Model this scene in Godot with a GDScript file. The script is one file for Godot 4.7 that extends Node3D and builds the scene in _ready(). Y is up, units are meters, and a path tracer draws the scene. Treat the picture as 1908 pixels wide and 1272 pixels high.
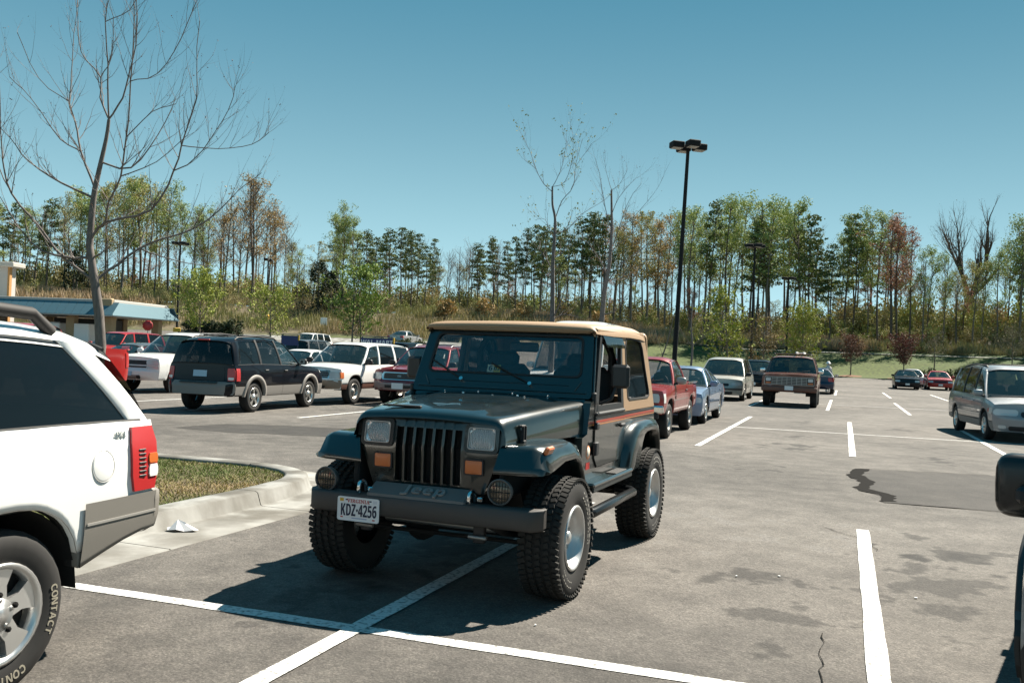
extends Node3D
# A sunny car park in early spring: a dark green open-road vehicle with a tan hard top in front, parked cars, saplings, lamp posts and a wood on a bank behind.
# World: x right, y up, -z away from the camera. The stalls run along V, 19.5 degrees right of the view; U runs across them.

const TH := deg_to_rad(19.5)
var rng := RandomNumberGenerator.new()
var M := {}
var used := {}
var wheel_store := {}

class MB:
	var st := SurfaceTool.new()
	var sg := 1
	var n := 0
	func _init():
		st.begin(Mesh.PRIMITIVE_TRIANGLES)
	func next_group():
		sg += 1
		st.set_smooth_group(sg)
	func flat():
		st.set_smooth_group(-1)
	func tri(a: Vector3, b: Vector3, c: Vector3):
		st.add_vertex(a); st.add_vertex(b); st.add_vertex(c); n += 1
	func quad(a: Vector3, b: Vector3, c: Vector3, d: Vector3):
		tri(a, b, c); tri(a, c, d)
	func otri(a: Vector3, b: Vector3, c: Vector3, o: Vector3):
		if (c - a).cross(b - a).dot(o) < 0.0: tri(a, c, b)
		else: tri(a, b, c)
	func oquad(a: Vector3, b: Vector3, c: Vector3, d: Vector3, o: Vector3):
		otri(a, b, c, o); otri(a, c, d, o)
	func grid(rows: Array, flip := false, closed := false):
		next_group()
		for i in rows.size() - 1:
			var r: PackedVector3Array = rows[i]
			var s: PackedVector3Array = rows[i + 1]
			var m := r.size()
			for j in (m if closed else m - 1):
				var k := (j + 1) % m
				if flip: quad(r[j], s[j], s[k], r[k])
				else: quad(r[j], r[k], s[k], s[j])
	func box(c: Vector3, s: Vector3, bev := 0.0, b := Basis.IDENTITY):
		flat()
		var h := s * 0.5
		bev = minf(bev, minf(h.x, minf(h.y, h.z)) * 0.9)
		var P := func(sx: float, sy: float, sz: float, ax: int) -> Vector3:
			var v := Vector3(sx * h.x, sy * h.y, sz * h.z)
			if ax != 0: v.x -= sx * bev
			if ax != 1: v.y -= sy * bev
			if ax != 2: v.z -= sz * bev
			return c + b * v
		for q in [-1.0, 1.0]:
			oquad(P.call(q, -1, -1, 0), P.call(q, 1, -1, 0), P.call(q, 1, 1, 0), P.call(q, -1, 1, 0), b.x * q)
			oquad(P.call(-1, q, -1, 1), P.call(1, q, -1, 1), P.call(1, q, 1, 1), P.call(-1, q, 1, 1), b.y * q)
			oquad(P.call(-1, -1, q, 2), P.call(1, -1, q, 2), P.call(1, 1, q, 2), P.call(-1, 1, q, 2), b.z * q)
		if bev <= 0.0: return
		for p in [-1.0, 1.0]:
			for q in [-1.0, 1.0]:
				oquad(P.call(p, q, -1, 0), P.call(p, q, -1, 1), P.call(p, q, 1, 1), P.call(p, q, 1, 0), b.x * p + b.y * q)
				oquad(P.call(p, -1, q, 0), P.call(p, -1, q, 2), P.call(p, 1, q, 2), P.call(p, 1, q, 0), b.x * p + b.z * q)
				oquad(P.call(-1, p, q, 1), P.call(-1, p, q, 2), P.call(1, p, q, 2), P.call(1, p, q, 1), b.y * p + b.z * q)
				for r in [-1.0, 1.0]:
					otri(P.call(p, q, r, 0), P.call(p, q, r, 1), P.call(p, q, r, 2), b.x * p + b.y * q + b.z * r)
	func tube(pts: Array, rads: Array, sides := 6, caps := true):
		if pts.size() < 2: return
		next_group()
		var prev := PackedVector3Array()
		var ref := Vector3.UP
		var d0: Vector3 = (pts[1] - pts[0]).normalized()
		if absf(d0.dot(ref)) > 0.9: ref = Vector3.RIGHT
		for i in pts.size():
			var d: Vector3 = (pts[mini(i + 1, pts.size() - 1)] - pts[maxi(i - 1, 0)]).normalized()
			var a := d.cross(ref).normalized()
			if a.length() < 0.5: a = d.cross(Vector3.FORWARD).normalized()
			var b := d.cross(a)
			ref = a.cross(d)
			var ring := PackedVector3Array()
			var rad: float = rads[i]
			for k in sides:
				var t := TAU * k / sides
				ring.append(pts[i] + (a * cos(t) + b * sin(t)) * rad)
			if i > 0:
				for k in sides:
					var l := (k + 1) % sides
					quad(prev[k], ring[k], ring[l], prev[l])
			if caps and (i == 0 or i == pts.size() - 1) and rad > 0.002:
				flat()
				for k in range(1, sides - 1):
					otri(ring[0], ring[k], ring[k + 1], -d if i == 0 else d)
				st.set_smooth_group(sg)
			prev = ring
	func lathe(prof: Array, xf: Transform3D, sides := 24):
		# prof: [radius, height along local z]
		var rows := []
		for p in prof:
			var ring := PackedVector3Array()
			for k in sides:
				var t := TAU * k / sides
				ring.append(xf * Vector3(p[0] * cos(t), p[0] * sin(t), p[1]))
			rows.append(ring)
		grid(rows, false, true)
	func prism(poly: PackedVector2Array, z0: float, z1: float, xf := Transform3D(), smooth_side := false):
		var idx := Geometry2D.triangulate_polygon(poly)
		flat()
		for i in range(0, idx.size(), 3):
			var a := poly[idx[i]]; var b := poly[idx[i + 1]]; var c := poly[idx[i + 2]]
			for q in [[z0, -1.0], [z1, 1.0]]:
				otri(xf * Vector3(a.x, a.y, q[0]), xf * Vector3(b.x, b.y, q[0]), xf * Vector3(c.x, c.y, q[0]), xf.basis.z * q[1] * signf(z1 - z0))
		if smooth_side: next_group()
		var ccw := not Geometry2D.is_polygon_clockwise(poly)
		for i in poly.size():
			var a := poly[i]; var b := poly[(i + 1) % poly.size()]
			var o := Vector2(b.y - a.y, a.x - b.x) * (1.0 if ccw else -1.0)
			oquad(xf * Vector3(a.x, a.y, z0), xf * Vector3(b.x, b.y, z0), xf * Vector3(b.x, b.y, z1), xf * Vector3(a.x, a.y, z1), xf.basis * Vector3(o.x, o.y, 0))
	func frame(outer: PackedVector2Array, inner: PackedVector2Array, z0: float, z1: float, xf := Transform3D()):
		# a flat ring between two outlines with the same number of points
		flat()
		var m := outer.size()
		for i in m:
			var k := (i + 1) % m
			for q in [[z0, -1.0], [z1, 1.0]]:
				oquad(xf * Vector3(outer[i].x, outer[i].y, q[0]), xf * Vector3(outer[k].x, outer[k].y, q[0]), xf * Vector3(inner[k].x, inner[k].y, q[0]), xf * Vector3(inner[i].x, inner[i].y, q[0]), xf.basis.z * q[1] * signf(z1 - z0))
			quad(xf * Vector3(outer[i].x, outer[i].y, z0), xf * Vector3(outer[k].x, outer[k].y, z0), xf * Vector3(outer[k].x, outer[k].y, z1), xf * Vector3(outer[i].x, outer[i].y, z1))
			quad(xf * Vector3(inner[i].x, inner[i].y, z0), xf * Vector3(inner[i].x, inner[i].y, z1), xf * Vector3(inner[k].x, inner[k].y, z1), xf * Vector3(inner[k].x, inner[k].y, z0))
	func sheet(rows: Array, t: Vector3, flip := false):
		# a grid with thickness t
		grid(rows, flip)
		var back := []
		for r in rows:
			var b := PackedVector3Array()
			for p in r: b.append(p + t)
			back.append(b)
		grid(back, not flip)
		flat()
		var R: int = rows.size() - 1
		var m: int = rows[0].size() - 1
		for j in m:
			quad(rows[0][j], back[0][j], back[0][j + 1], rows[0][j + 1])
			quad(rows[R][j], rows[R][j + 1], back[R][j + 1], back[R][j])
		for i in R:
			quad(rows[i][0], rows[i + 1][0], back[i + 1][0], back[i][0])
			quad(rows[i][m], back[i][m], back[i + 1][m], rows[i + 1][m])

func lin(r: float, g: float, b: float) -> Color:
	return Color(r, g, b).linear_to_srgb()

func mat(c: Color, rough := 0.6, metal := 0.0) -> StandardMaterial3D:
	var m := StandardMaterial3D.new()
	m.albedo_color = c; m.roughness = rough; m.metallic = metal
	return m

func paint(c: Color, metal := 0.15) -> StandardMaterial3D:
	var m := mat(c, 0.42, metal)
	m.clearcoat_enabled = true; m.clearcoat = 0.9; m.clearcoat_roughness = 0.05; m.metallic_specular = 0.3
	m.roughness_texture = M.dust_rough; m.roughness_texture_channel = BaseMaterial3D.TEXTURE_CHANNEL_RED
	m.uv1_triplanar = true; m.uv1_scale = Vector3.ONE * 0.7
	return m

func glass(c: Color, alpha: float) -> StandardMaterial3D:
	var m := mat(c, 0.03)
	m.transparency = BaseMaterial3D.TRANSPARENCY_ALPHA
	m.albedo_color.a = alpha
	m.metallic_specular = 0.7
	return m

func grain(size: int, freq: float, octaves: int, seed_: int, lo: Color, hi: Color, kind := FastNoiseLite.TYPE_SIMPLEX_SMOOTH, mid := -1.0) -> ImageTexture:
	var f := FastNoiseLite.new()
	f.seed = seed_; f.frequency = freq; f.fractal_octaves = octaves; f.noise_type = kind
	var im := f.get_seamless_image(size, size)
	im.convert(Image.FORMAT_RGB8)
	var d := im.get_data()
	var lut := PackedByteArray(); lut.resize(768)
	for i in 256:
		var t := i / 255.0
		if mid > 0.0: t = smoothstep(mid - 0.25, mid + 0.25, t)
		var c := lo.lerp(hi, t)
		lut[i * 3] = c.r8; lut[i * 3 + 1] = c.g8; lut[i * 3 + 2] = c.b8
	for i in range(0, d.size(), 3):
		var v := d[i] * 3
		d[i] = lut[v]; d[i + 1] = lut[v + 1]; d[i + 2] = lut[v + 2]
	return ImageTexture.create_from_image(Image.create_from_data(size, size, false, Image.FORMAT_RGB8, d))

func numbered(called: String) -> String:
	var k: int = used.get(called, -1) + 1
	used[called] = k
	return called if k == 0 else "%s_%03d" % [called, k]

func meta(o: Node, label: String, category: String, group := "", kind := ""):
	if label: o.set_meta("label", label)
	if category: o.set_meta("category", category)
	if group: o.set_meta("group", group)
	if kind: o.set_meta("kind", kind)

func thing(called: String, label: String, category: String, at := Vector3.ZERO, turn := 0.0, group := "") -> Node3D:
	var o := Node3D.new()
	o.name = numbered(called)
	add_child(o)
	o.position = at; o.rotation.y = turn
	meta(o, label, category, group)
	return o

func part(mb: MB, called: String, m: Material, parent: Node, xf := Transform3D()) -> MeshInstance3D:
	mb.st.generate_normals()
	mb.st.index()
	return inst(mb.st.commit(), called, m, parent, xf)

func inst(mesh: Mesh, called: String, m: Material, parent: Node, xf := Transform3D()) -> MeshInstance3D:
	var o := MeshInstance3D.new()
	o.name = numbered(called) if parent == self else called
	o.mesh = mesh
	o.material_override = m
	o.transform = xf
	parent.add_child(o, true)
	return o

func structure(mb: MB, called: String, m: Material) -> MeshInstance3D:
	var o := part(mb, called, m, self)
	o.set_meta("kind", "structure")
	return o

func boxp(called: String, c: Vector3, s: Vector3, bev: float, m: Material, parent: Node, b := Basis.IDENTITY) -> MeshInstance3D:
	var mb := MB.new()
	mb.box(c, s, bev, b)
	return part(mb, called, m, parent)

func tubep(called: String, pts: Array, r: float, m: Material, parent: Node, sides := 8) -> MeshInstance3D:
	var mb := MB.new()
	var rr := []
	for p in pts: rr.append(r)
	mb.tube(pts, rr, sides)
	return part(mb, called, m, parent)

func lettering(s: String, height: float, depth: float, font_name: String, bold := false) -> TextMesh:
	var t := TextMesh.new()
	var f := SystemFont.new()
	f.font_names = PackedStringArray([font_name])
	f.font_weight = 700 if bold else 400
	t.font = f
	t.text = s
	t.font_size = 64
	t.pixel_size = height / 47.0
	t.depth = depth
	t.curve_step = 3.0
	return t

# point of the stall grid on the ground
func G(u: float, v: float, y := 0.0) -> Vector3:
	return Vector3(u * cos(TH) + v * sin(TH), y, -(-u * sin(TH) + v * cos(TH)))

func pchip(p: Array, x: float) -> float:
	var n := p.size()
	if x <= p[0][0]: return p[0][1]
	if x >= p[n - 1][0]: return p[n - 1][1]
	var i := 0
	while x > p[i + 1][0]: i += 1
	var h: float = p[i + 1][0] - p[i][0]
	var d: float = (p[i + 1][1] - p[i][1]) / h
	var m0 := d; var m1 := d
	if i > 0:
		var e: float = (p[i][1] - p[i - 1][1]) / (p[i][0] - p[i - 1][0])
		m0 = 0.0 if e * d <= 0.0 else 2.0 * e * d / (e + d)
	if i < n - 2:
		var e: float = (p[i + 2][1] - p[i + 1][1]) / (p[i + 2][0] - p[i + 1][0])
		m1 = 0.0 if e * d <= 0.0 else 2.0 * e * d / (e + d)
	var t: float = (x - p[i][0]) / h
	var t2 := t * t; var t3 := t2 * t
	return (2 * t3 - 3 * t2 + 1) * p[i][1] + (t3 - 2 * t2 + t) * h * m0 + (-2 * t3 + 3 * t2) * p[i + 1][1] + (t3 - t2) * h * m1

# height of the land: the car park is level, then it rises to a bank (higher on the left)
const LEFT_LAND := [[0, 0], [38, 0], [75, 0.5], [90, 1.7], [98, 2.35], [106, 3.7], [118, 6.0], [140, 6.6], [210, 9.0]]
const RIGHT_LAND := [[0, 0], [68, 0], [100, 0.45], [112, 2.7], [118, 3.5], [125, 4.5], [150, 5.4], [210, 8.0]]
func land(x: float, z: float) -> float:
	var r := Vector2(x, z).length()
	if r < 30.0: return 0.0
	var a := atan2(x, -z)
	var w := smoothstep(0.0, 0.26, a)
	return lerpf(pchip(LEFT_LAND, r), pchip(RIGHT_LAND, r), w)

func ground_at(x: float, z: float) -> Vector3:
	return Vector3(x, land(x, z), z)

func make_materials():
	M.dust_rough = grain(256, 0.02, 4, 5, Color(0.75, 0.75, 0.75), Color(1, 1, 1))
	M.tyre = mat(lin(0.012, 0.0115, 0.011), 0.82)
	M.tyre_worn = mat(lin(0.022, 0.021, 0.019), 0.9)
	M.alloy = mat(lin(0.62, 0.62, 0.6), 0.28, 0.9)
	M.bright = mat(lin(0.55, 0.55, 0.545), 0.3, 0.6)
	M.steel = mat(lin(0.30, 0.30, 0.29), 0.4, 0.8)
	M.chrome = mat(lin(0.75, 0.75, 0.74), 0.12, 1.0)
	M.black = mat(lin(0.012, 0.012, 0.013), 0.55)
	M.rubber = mat(lin(0.016, 0.016, 0.016), 0.75)
	M.inside = mat(lin(0.028, 0.027, 0.026), 0.85)
	M.seat = mat(lin(0.02, 0.021, 0.022), 0.9)
	M.seat_tan = mat(lin(0.16, 0.13, 0.10), 0.9)
	M.under = mat(lin(0.010, 0.010, 0.010), 0.9)
	M.glass = glass(lin(0.02, 0.035, 0.035), 0.42)
	M.tint = glass(lin(0.005, 0.007, 0.008), 0.90); M.tint.metallic_specular = 0.45
	M.clear = glass(lin(0.006, 0.012, 0.012), 0.16)
	M.lens = mat(lin(0.5, 0.51, 0.51), 0.2, 0.15)
	M.lens.clearcoat_enabled = true
	M.red_lens = mat(lin(0.42, 0.012, 0.012), 0.15); M.red_lens.clearcoat_enabled = true
	M.amber = mat(lin(0.52, 0.11, 0.006), 0.35); M.amber.clearcoat_enabled = true
	M.white_lens = mat(lin(0.7, 0.7, 0.68), 0.2)
	M.plate = mat(lin(0.72, 0.73, 0.74), 0.45)
	M.plate_blue = mat(lin(0.35, 0.5, 0.62), 0.5)
	M.navy_ink = mat(lin(0.015, 0.02, 0.05), 0.5)
	M.red_ink = mat(lin(0.42, 0.05, 0.04), 0.5)
	M.yellow = mat(lin(0.6, 0.36, 0.03), 0.6)
	M.white_paint = mat(lin(0.78, 0.78, 0.76), 0.5)
	M.grey_clad = mat(lin(0.20, 0.185, 0.17), 0.6)
	M.dark_clad = mat(lin(0.07, 0.068, 0.064), 0.65)
	# asphalt: fine stones on uv1, broad wear and stains on uv2
	var a := StandardMaterial3D.new()
	a.albedo_texture = stones(1024)
	a.roughness = 0.92
	a.heightmap_enabled = true; a.heightmap_texture = grain(512, 0.11, 3, 12, Color.BLACK, Color.WHITE); a.heightmap_scale = 0.35
	a.uv1_triplanar = true; a.uv1_world_triplanar = true; a.uv1_scale = Vector3.ONE * 0.62
	a.detail_enabled = true; a.detail_blend_mode = BaseMaterial3D.BLEND_MODE_MUL
	a.detail_albedo = wear(2048)
	a.detail_uv_layer = BaseMaterial3D.DETAIL_UV_2
	M.asphalt = a
	var b: StandardMaterial3D = a.duplicate()
	b.albedo_color = lin(0.40, 0.395, 0.39)
	M.asphalt_patch = b
	var c := StandardMaterial3D.new()
	c.albedo_texture = grain(512, 0.018, 5, 31, lin(0.225, 0.225, 0.212), lin(0.315, 0.315, 0.30))
	c.roughness = 0.9
	c.uv1_triplanar = true; c.uv1_world_triplanar = true; c.uv1_scale = Vector3.ONE * 0.5
	c.heightmap_enabled = true; c.heightmap_texture = grain(256, 0.12, 3, 32, Color.BLACK, Color.WHITE); c.heightmap_scale = 0.2
	c.detail_enabled = true; c.detail_blend_mode = BaseMaterial3D.BLEND_MODE_MUL
	c.detail_albedo = grain(512, 0.01, 5, 33, Color(0.62, 0.6, 0.57), Color(1, 1, 1), FastNoiseLite.TYPE_SIMPLEX_SMOOTH, 0.42)
	c.detail_uv_layer = BaseMaterial3D.DETAIL_UV_2; c.uv2_triplanar = true; c.uv2_world_triplanar = true; c.uv2_scale = Vector3.ONE * 0.23
	M.concrete = c
	var l := StandardMaterial3D.new()
	l.albedo_texture = grain(1024, 0.045, 6, 44, lin(0.15, 0.145, 0.135), lin(0.60, 0.60, 0.58), FastNoiseLite.TYPE_SIMPLEX_SMOOTH, 0.30)
	l.roughness = 0.75
	l.uv1_triplanar = true; l.uv1_world_triplanar = true; l.uv1_scale = Vector3.ONE * 0.45
	M.line = l
	var s := StandardMaterial3D.new()
	s.vertex_color_use_as_albedo = true
	s.albedo_texture = grain(512, 0.05, 5, 61, Color(0.5, 0.5, 0.46), Color(1.0, 1.0, 0.98))
	s.roughness = 1.0
	s.uv1_triplanar = true; s.uv1_world_triplanar = true; s.uv1_scale = Vector3.ONE * 0.09
	M.soil = s
	var g := StandardMaterial3D.new()
	g.vertex_color_use_as_albedo = true; g.roughness = 0.85
	g.backlight_enabled = true; g.backlight = Color(0.5, 0.5, 0.4)
	M.leaf = g
	var k := StandardMaterial3D.new()
	k.albedo_texture = grain(512, 0.03, 4, 71, lin(0.10, 0.082, 0.062), lin(0.23, 0.195, 0.155))
	k.roughness = 0.95; k.uv1_triplanar = true; k.uv1_scale = Vector3(1.2, 0.4, 1.2)
	M.bark = k
	var k2: StandardMaterial3D = k.duplicate()
	k2.albedo_texture = grain(512, 0.04, 4, 72, lin(0.095, 0.082, 0.075), lin(0.20, 0.175, 0.16))
	M.bark_grey = k2
	var k3: StandardMaterial3D = k.duplicate()
	k3.albedo_texture = grain(256, 0.04, 3, 73, lin(0.065, 0.05, 0.038), lin(0.15, 0.12, 0.095))
	M.bark_dark = k3

# crushed stone showing through worn asphalt
func stones(size: int) -> ImageTexture:
	var f := FastNoiseLite.new()
	f.seed = 21; f.noise_type = FastNoiseLite.TYPE_CELLULAR; f.frequency = 0.16
	f.cellular_return_type = FastNoiseLite.RETURN_CELL_VALUE
	var cells := f.get_seamless_image(size, size)
	var g := FastNoiseLite.new()
	g.seed = 22; g.frequency = 0.02; g.fractal_octaves = 5
	var soft := g.get_seamless_image(size, size)
	var h := FastNoiseLite.new()
	h.seed = 23; h.frequency = 0.28; h.fractal_octaves = 2
	var fine := h.get_seamless_image(size, size)
	var dc := cells.get_data(); var ds := soft.get_data(); var df := fine.get_data()
	var step_ := dc.size() / (size * size)
	var out := PackedByteArray(); out.resize(size * size * 3)
	for i in size * size:
		var c := dc[i * step_] / 255.0
		var v := 0.088 + 0.16 * (c * c * c) + 0.12 * (df[i] / 255.0 - 0.5) + 0.05 * (ds[i] / 255.0 - 0.5)
		var warm := 0.5 + 0.5 * sin(c * 47.0)
		var col := Color(v * (1.02 + 0.07 * warm), v * 0.975, v * (0.92 - 0.06 * warm)).linear_to_srgb()
		out[i * 3] = col.r8; out[i * 3 + 1] = col.g8; out[i * 3 + 2] = col.b8
	return ImageTexture.create_from_image(Image.create_from_data(size, size, false, Image.FORMAT_RGB8, out))

const WEAR_SPAN := 64.0
# oil drips, tyre scuffs and worn patches of the car park, one picture for WEAR_SPAN metres square
func wear(size: int) -> ImageTexture:
	var f := FastNoiseLite.new()
	f.seed = 81; f.frequency = 0.0045; f.fractal_octaves = 6; f.fractal_gain = 0.55
	var base := f.get_seamless_image(size, size)
	var g := FastNoiseLite.new()
	g.seed = 82; g.frequency = 0.05; g.fractal_octaves = 5; g.fractal_gain = 0.6
	var rough := g.get_seamless_image(size, size)
	var db := base.get_data(); var dr := rough.get_data()
	var v := PackedFloat32Array(); v.resize(size * size)
	for i in size * size:
		v[i] = 0.87 + 0.34 * (db[i] / 255.0 - 0.5) + 0.34 * (dr[i] / 255.0 - 0.5)
	# [u, v along the stalls, half length u, half length v, strength]
	var st := [[-3.3, 6.8, 0.9, 1.1, 0.5], [-3.0, 5.2, 0.5, 0.8, 0.35], [0.75, 7.4, 0.6, 1.4, 0.45], [0.9, 9.0, 0.5, 0.7, 0.5], [-0.35, 5.8, 0.35, 0.9, 0.45], [-0.6, 7.2, 0.5, 0.5, 0.5],
		[-1.1, 14.2, 0.7, 1.2, 0.5], [-1.0, 18.6, 0.5, 1.0, 0.55], [-0.9, 21.2, 0.5, 0.9, 0.5], [1.6, 17.8, 0.6, 1.1, 0.6], [1.7, 20.8, 0.7, 0.8, 0.45], [1.4, 26.0, 0.6, 1.0, 0.5],
		[-1.1, 26.6, 0.5, 1.0, 0.5], [-1.2, 36.0, 0.8, 1.2, 0.5], [1.0, 38.0, 0.7, 1.0, 0.5], [4.2, 19.0, 0.6, 1.2, 0.4], [1.8, 4.2, 0.5, 0.6, 0.35], [1.2, 2.9, 0.5, 0.5, 0.3], [-9.0, 22.0, 0.8, 1.3, 0.5],
		[-11.7, 21.0, 0.8, 1.2, 0.4], [-0.2, 3.4, 0.25, 0.3, 0.35], [-8.9, 4.0, 0.6, 1.0, 0.4]]
	var px := size / WEAR_SPAN
	for s in st:
		var c := G(s[0], s[1])
		var rad: float = maxf(s[2], s[3]) * 1.6
		var n := int(rad * px)
		var ci := int(fposmod(c.x * px, size)); var cj := int(fposmod(c.z * px, size))
		for j in range(-n, n + 1):
			for i in range(-n, n + 1):
				var dx := i / px; var dz := -j / px
				var u := (dx * cos(TH) - dz * sin(TH)) / float(s[2]); var w := (dx * sin(TH) + dz * cos(TH)) / float(s[3])
				var q := posmod(ci + i, size) + posmod(cj + j, size) * size
				var t := 1.0 - sqrt(u * u + w * w) + 3.6 * (dr[q] / 255.0 - 0.5) + 1.2 * (db[q] / 255.0 - 0.5)
				v[q] *= 1.0 - 0.8 * float(s[4]) * smoothstep(0.6, 1.1, t)
	var out := PackedByteArray(); out.resize(size * size * 3)
	for i in size * size:
		var k := v[i]
		out[i * 3] = clampi(int(k * 255), 0, 255); out[i * 3 + 1] = clampi(int(k * 253), 0, 255); out[i * 3 + 2] = clampi(int(k * 250), 0, 255)
	return ImageTexture.create_from_image(Image.create_from_data(size, size, false, Image.FORMAT_RGB8, out))

# a sheet over the land between two radii and two bearings
func fan(r_list: Array, a0: float, a1: float, na: int, lift: float, tinted := false) -> MB:
	var mb := MB.new()
	mb.next_group()
	for i in r_list.size() - 1:
		for j in na:
			var q := []
			for p in [[i, j], [i, j + 1], [i + 1, j + 1], [i + 1, j]]:
				var a := lerpf(a0, a1, float(p[1]) / na)
				var x: float = sin(a) * r_list[p[0]]; var z: float = -cos(a) * r_list[p[0]]
				q.append(Vector3(x, land(x, z) + lift, z))
			for k in [0, 1, 2, 0, 2, 3]:
				var w: Vector3 = q[k]
				if tinted: mb.st.set_color(ground_color(w))
				mb.st.set_uv2(Vector2(w.x, w.z) / WEAR_SPAN)
				mb.st.add_vertex(w)
	return mb

func radii(r0: float, r1: float, k: float, least: float) -> Array:
	var out := [r0]
	while out[-1] < r1:
		out.append(minf(r1, out[-1] + maxf(least, out[-1] * k)))
	return out

# a strip on flat ground between grid points, slightly uneven along its edges
func stripe(called: String, a: Vector3, b: Vector3, w: float, lift: float, m: Material) -> MeshInstance3D:
	var mb := MB.new()
	var d := (b - a).normalized(); var s := d.cross(Vector3.UP)
	var n := maxi(2, int(a.distance_to(b) / 0.25))
	var rows := []
	for i in n + 1:
		var p := a.lerp(b, float(i) / n)
		var e0 := w * 0.5 + rng.randf_range(-0.004, 0.004); var e1 := w * 0.5 + rng.randf_range(-0.004, 0.004)
		var p0 := p - s * e0; var p1 := p + s * e1
		p0.y = land(p0.x, p0.z) + lift; p1.y = land(p1.x, p1.z) + lift
		rows.append(PackedVector3Array([p0, p1]))
	mb.grid(rows)
	return structure(mb, called, m)

func ground_color(p: Vector3) -> Color:
	var r := Vector2(p.x, p.z).length()
	var a := atan2(p.x, -p.z)
	var n := M.land_noise as FastNoiseLite
	var v := n.get_noise_2d(p.x, p.z)
	var v2 := n.get_noise_2d(p.x * 4.0 + 90.0, p.z * 4.0)
	var green := Color(0.05, 0.105, 0.014).lerp(Color(0.105, 0.14, 0.03), clampf(0.5 + v * 1.2 + v2 * 0.6, 0, 1))
	var dry := Color(0.20, 0.155, 0.10).lerp(Color(0.12, 0.11, 0.055), clampf(0.5 + v * 1.4 + v2, 0, 1))
	var bank := lerpf(98.5, 120.0, smoothstep(0.0, 0.26, a)) + v * 7.0
	var floor_ := Color(0.10, 0.075, 0.045)
	var c := green.lerp(dry, smoothstep(bank - 2.0, bank + 4.0, r))
	return c.lerp(floor_, smoothstep(119.0, 126.0, r + v * 4.0))

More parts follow.
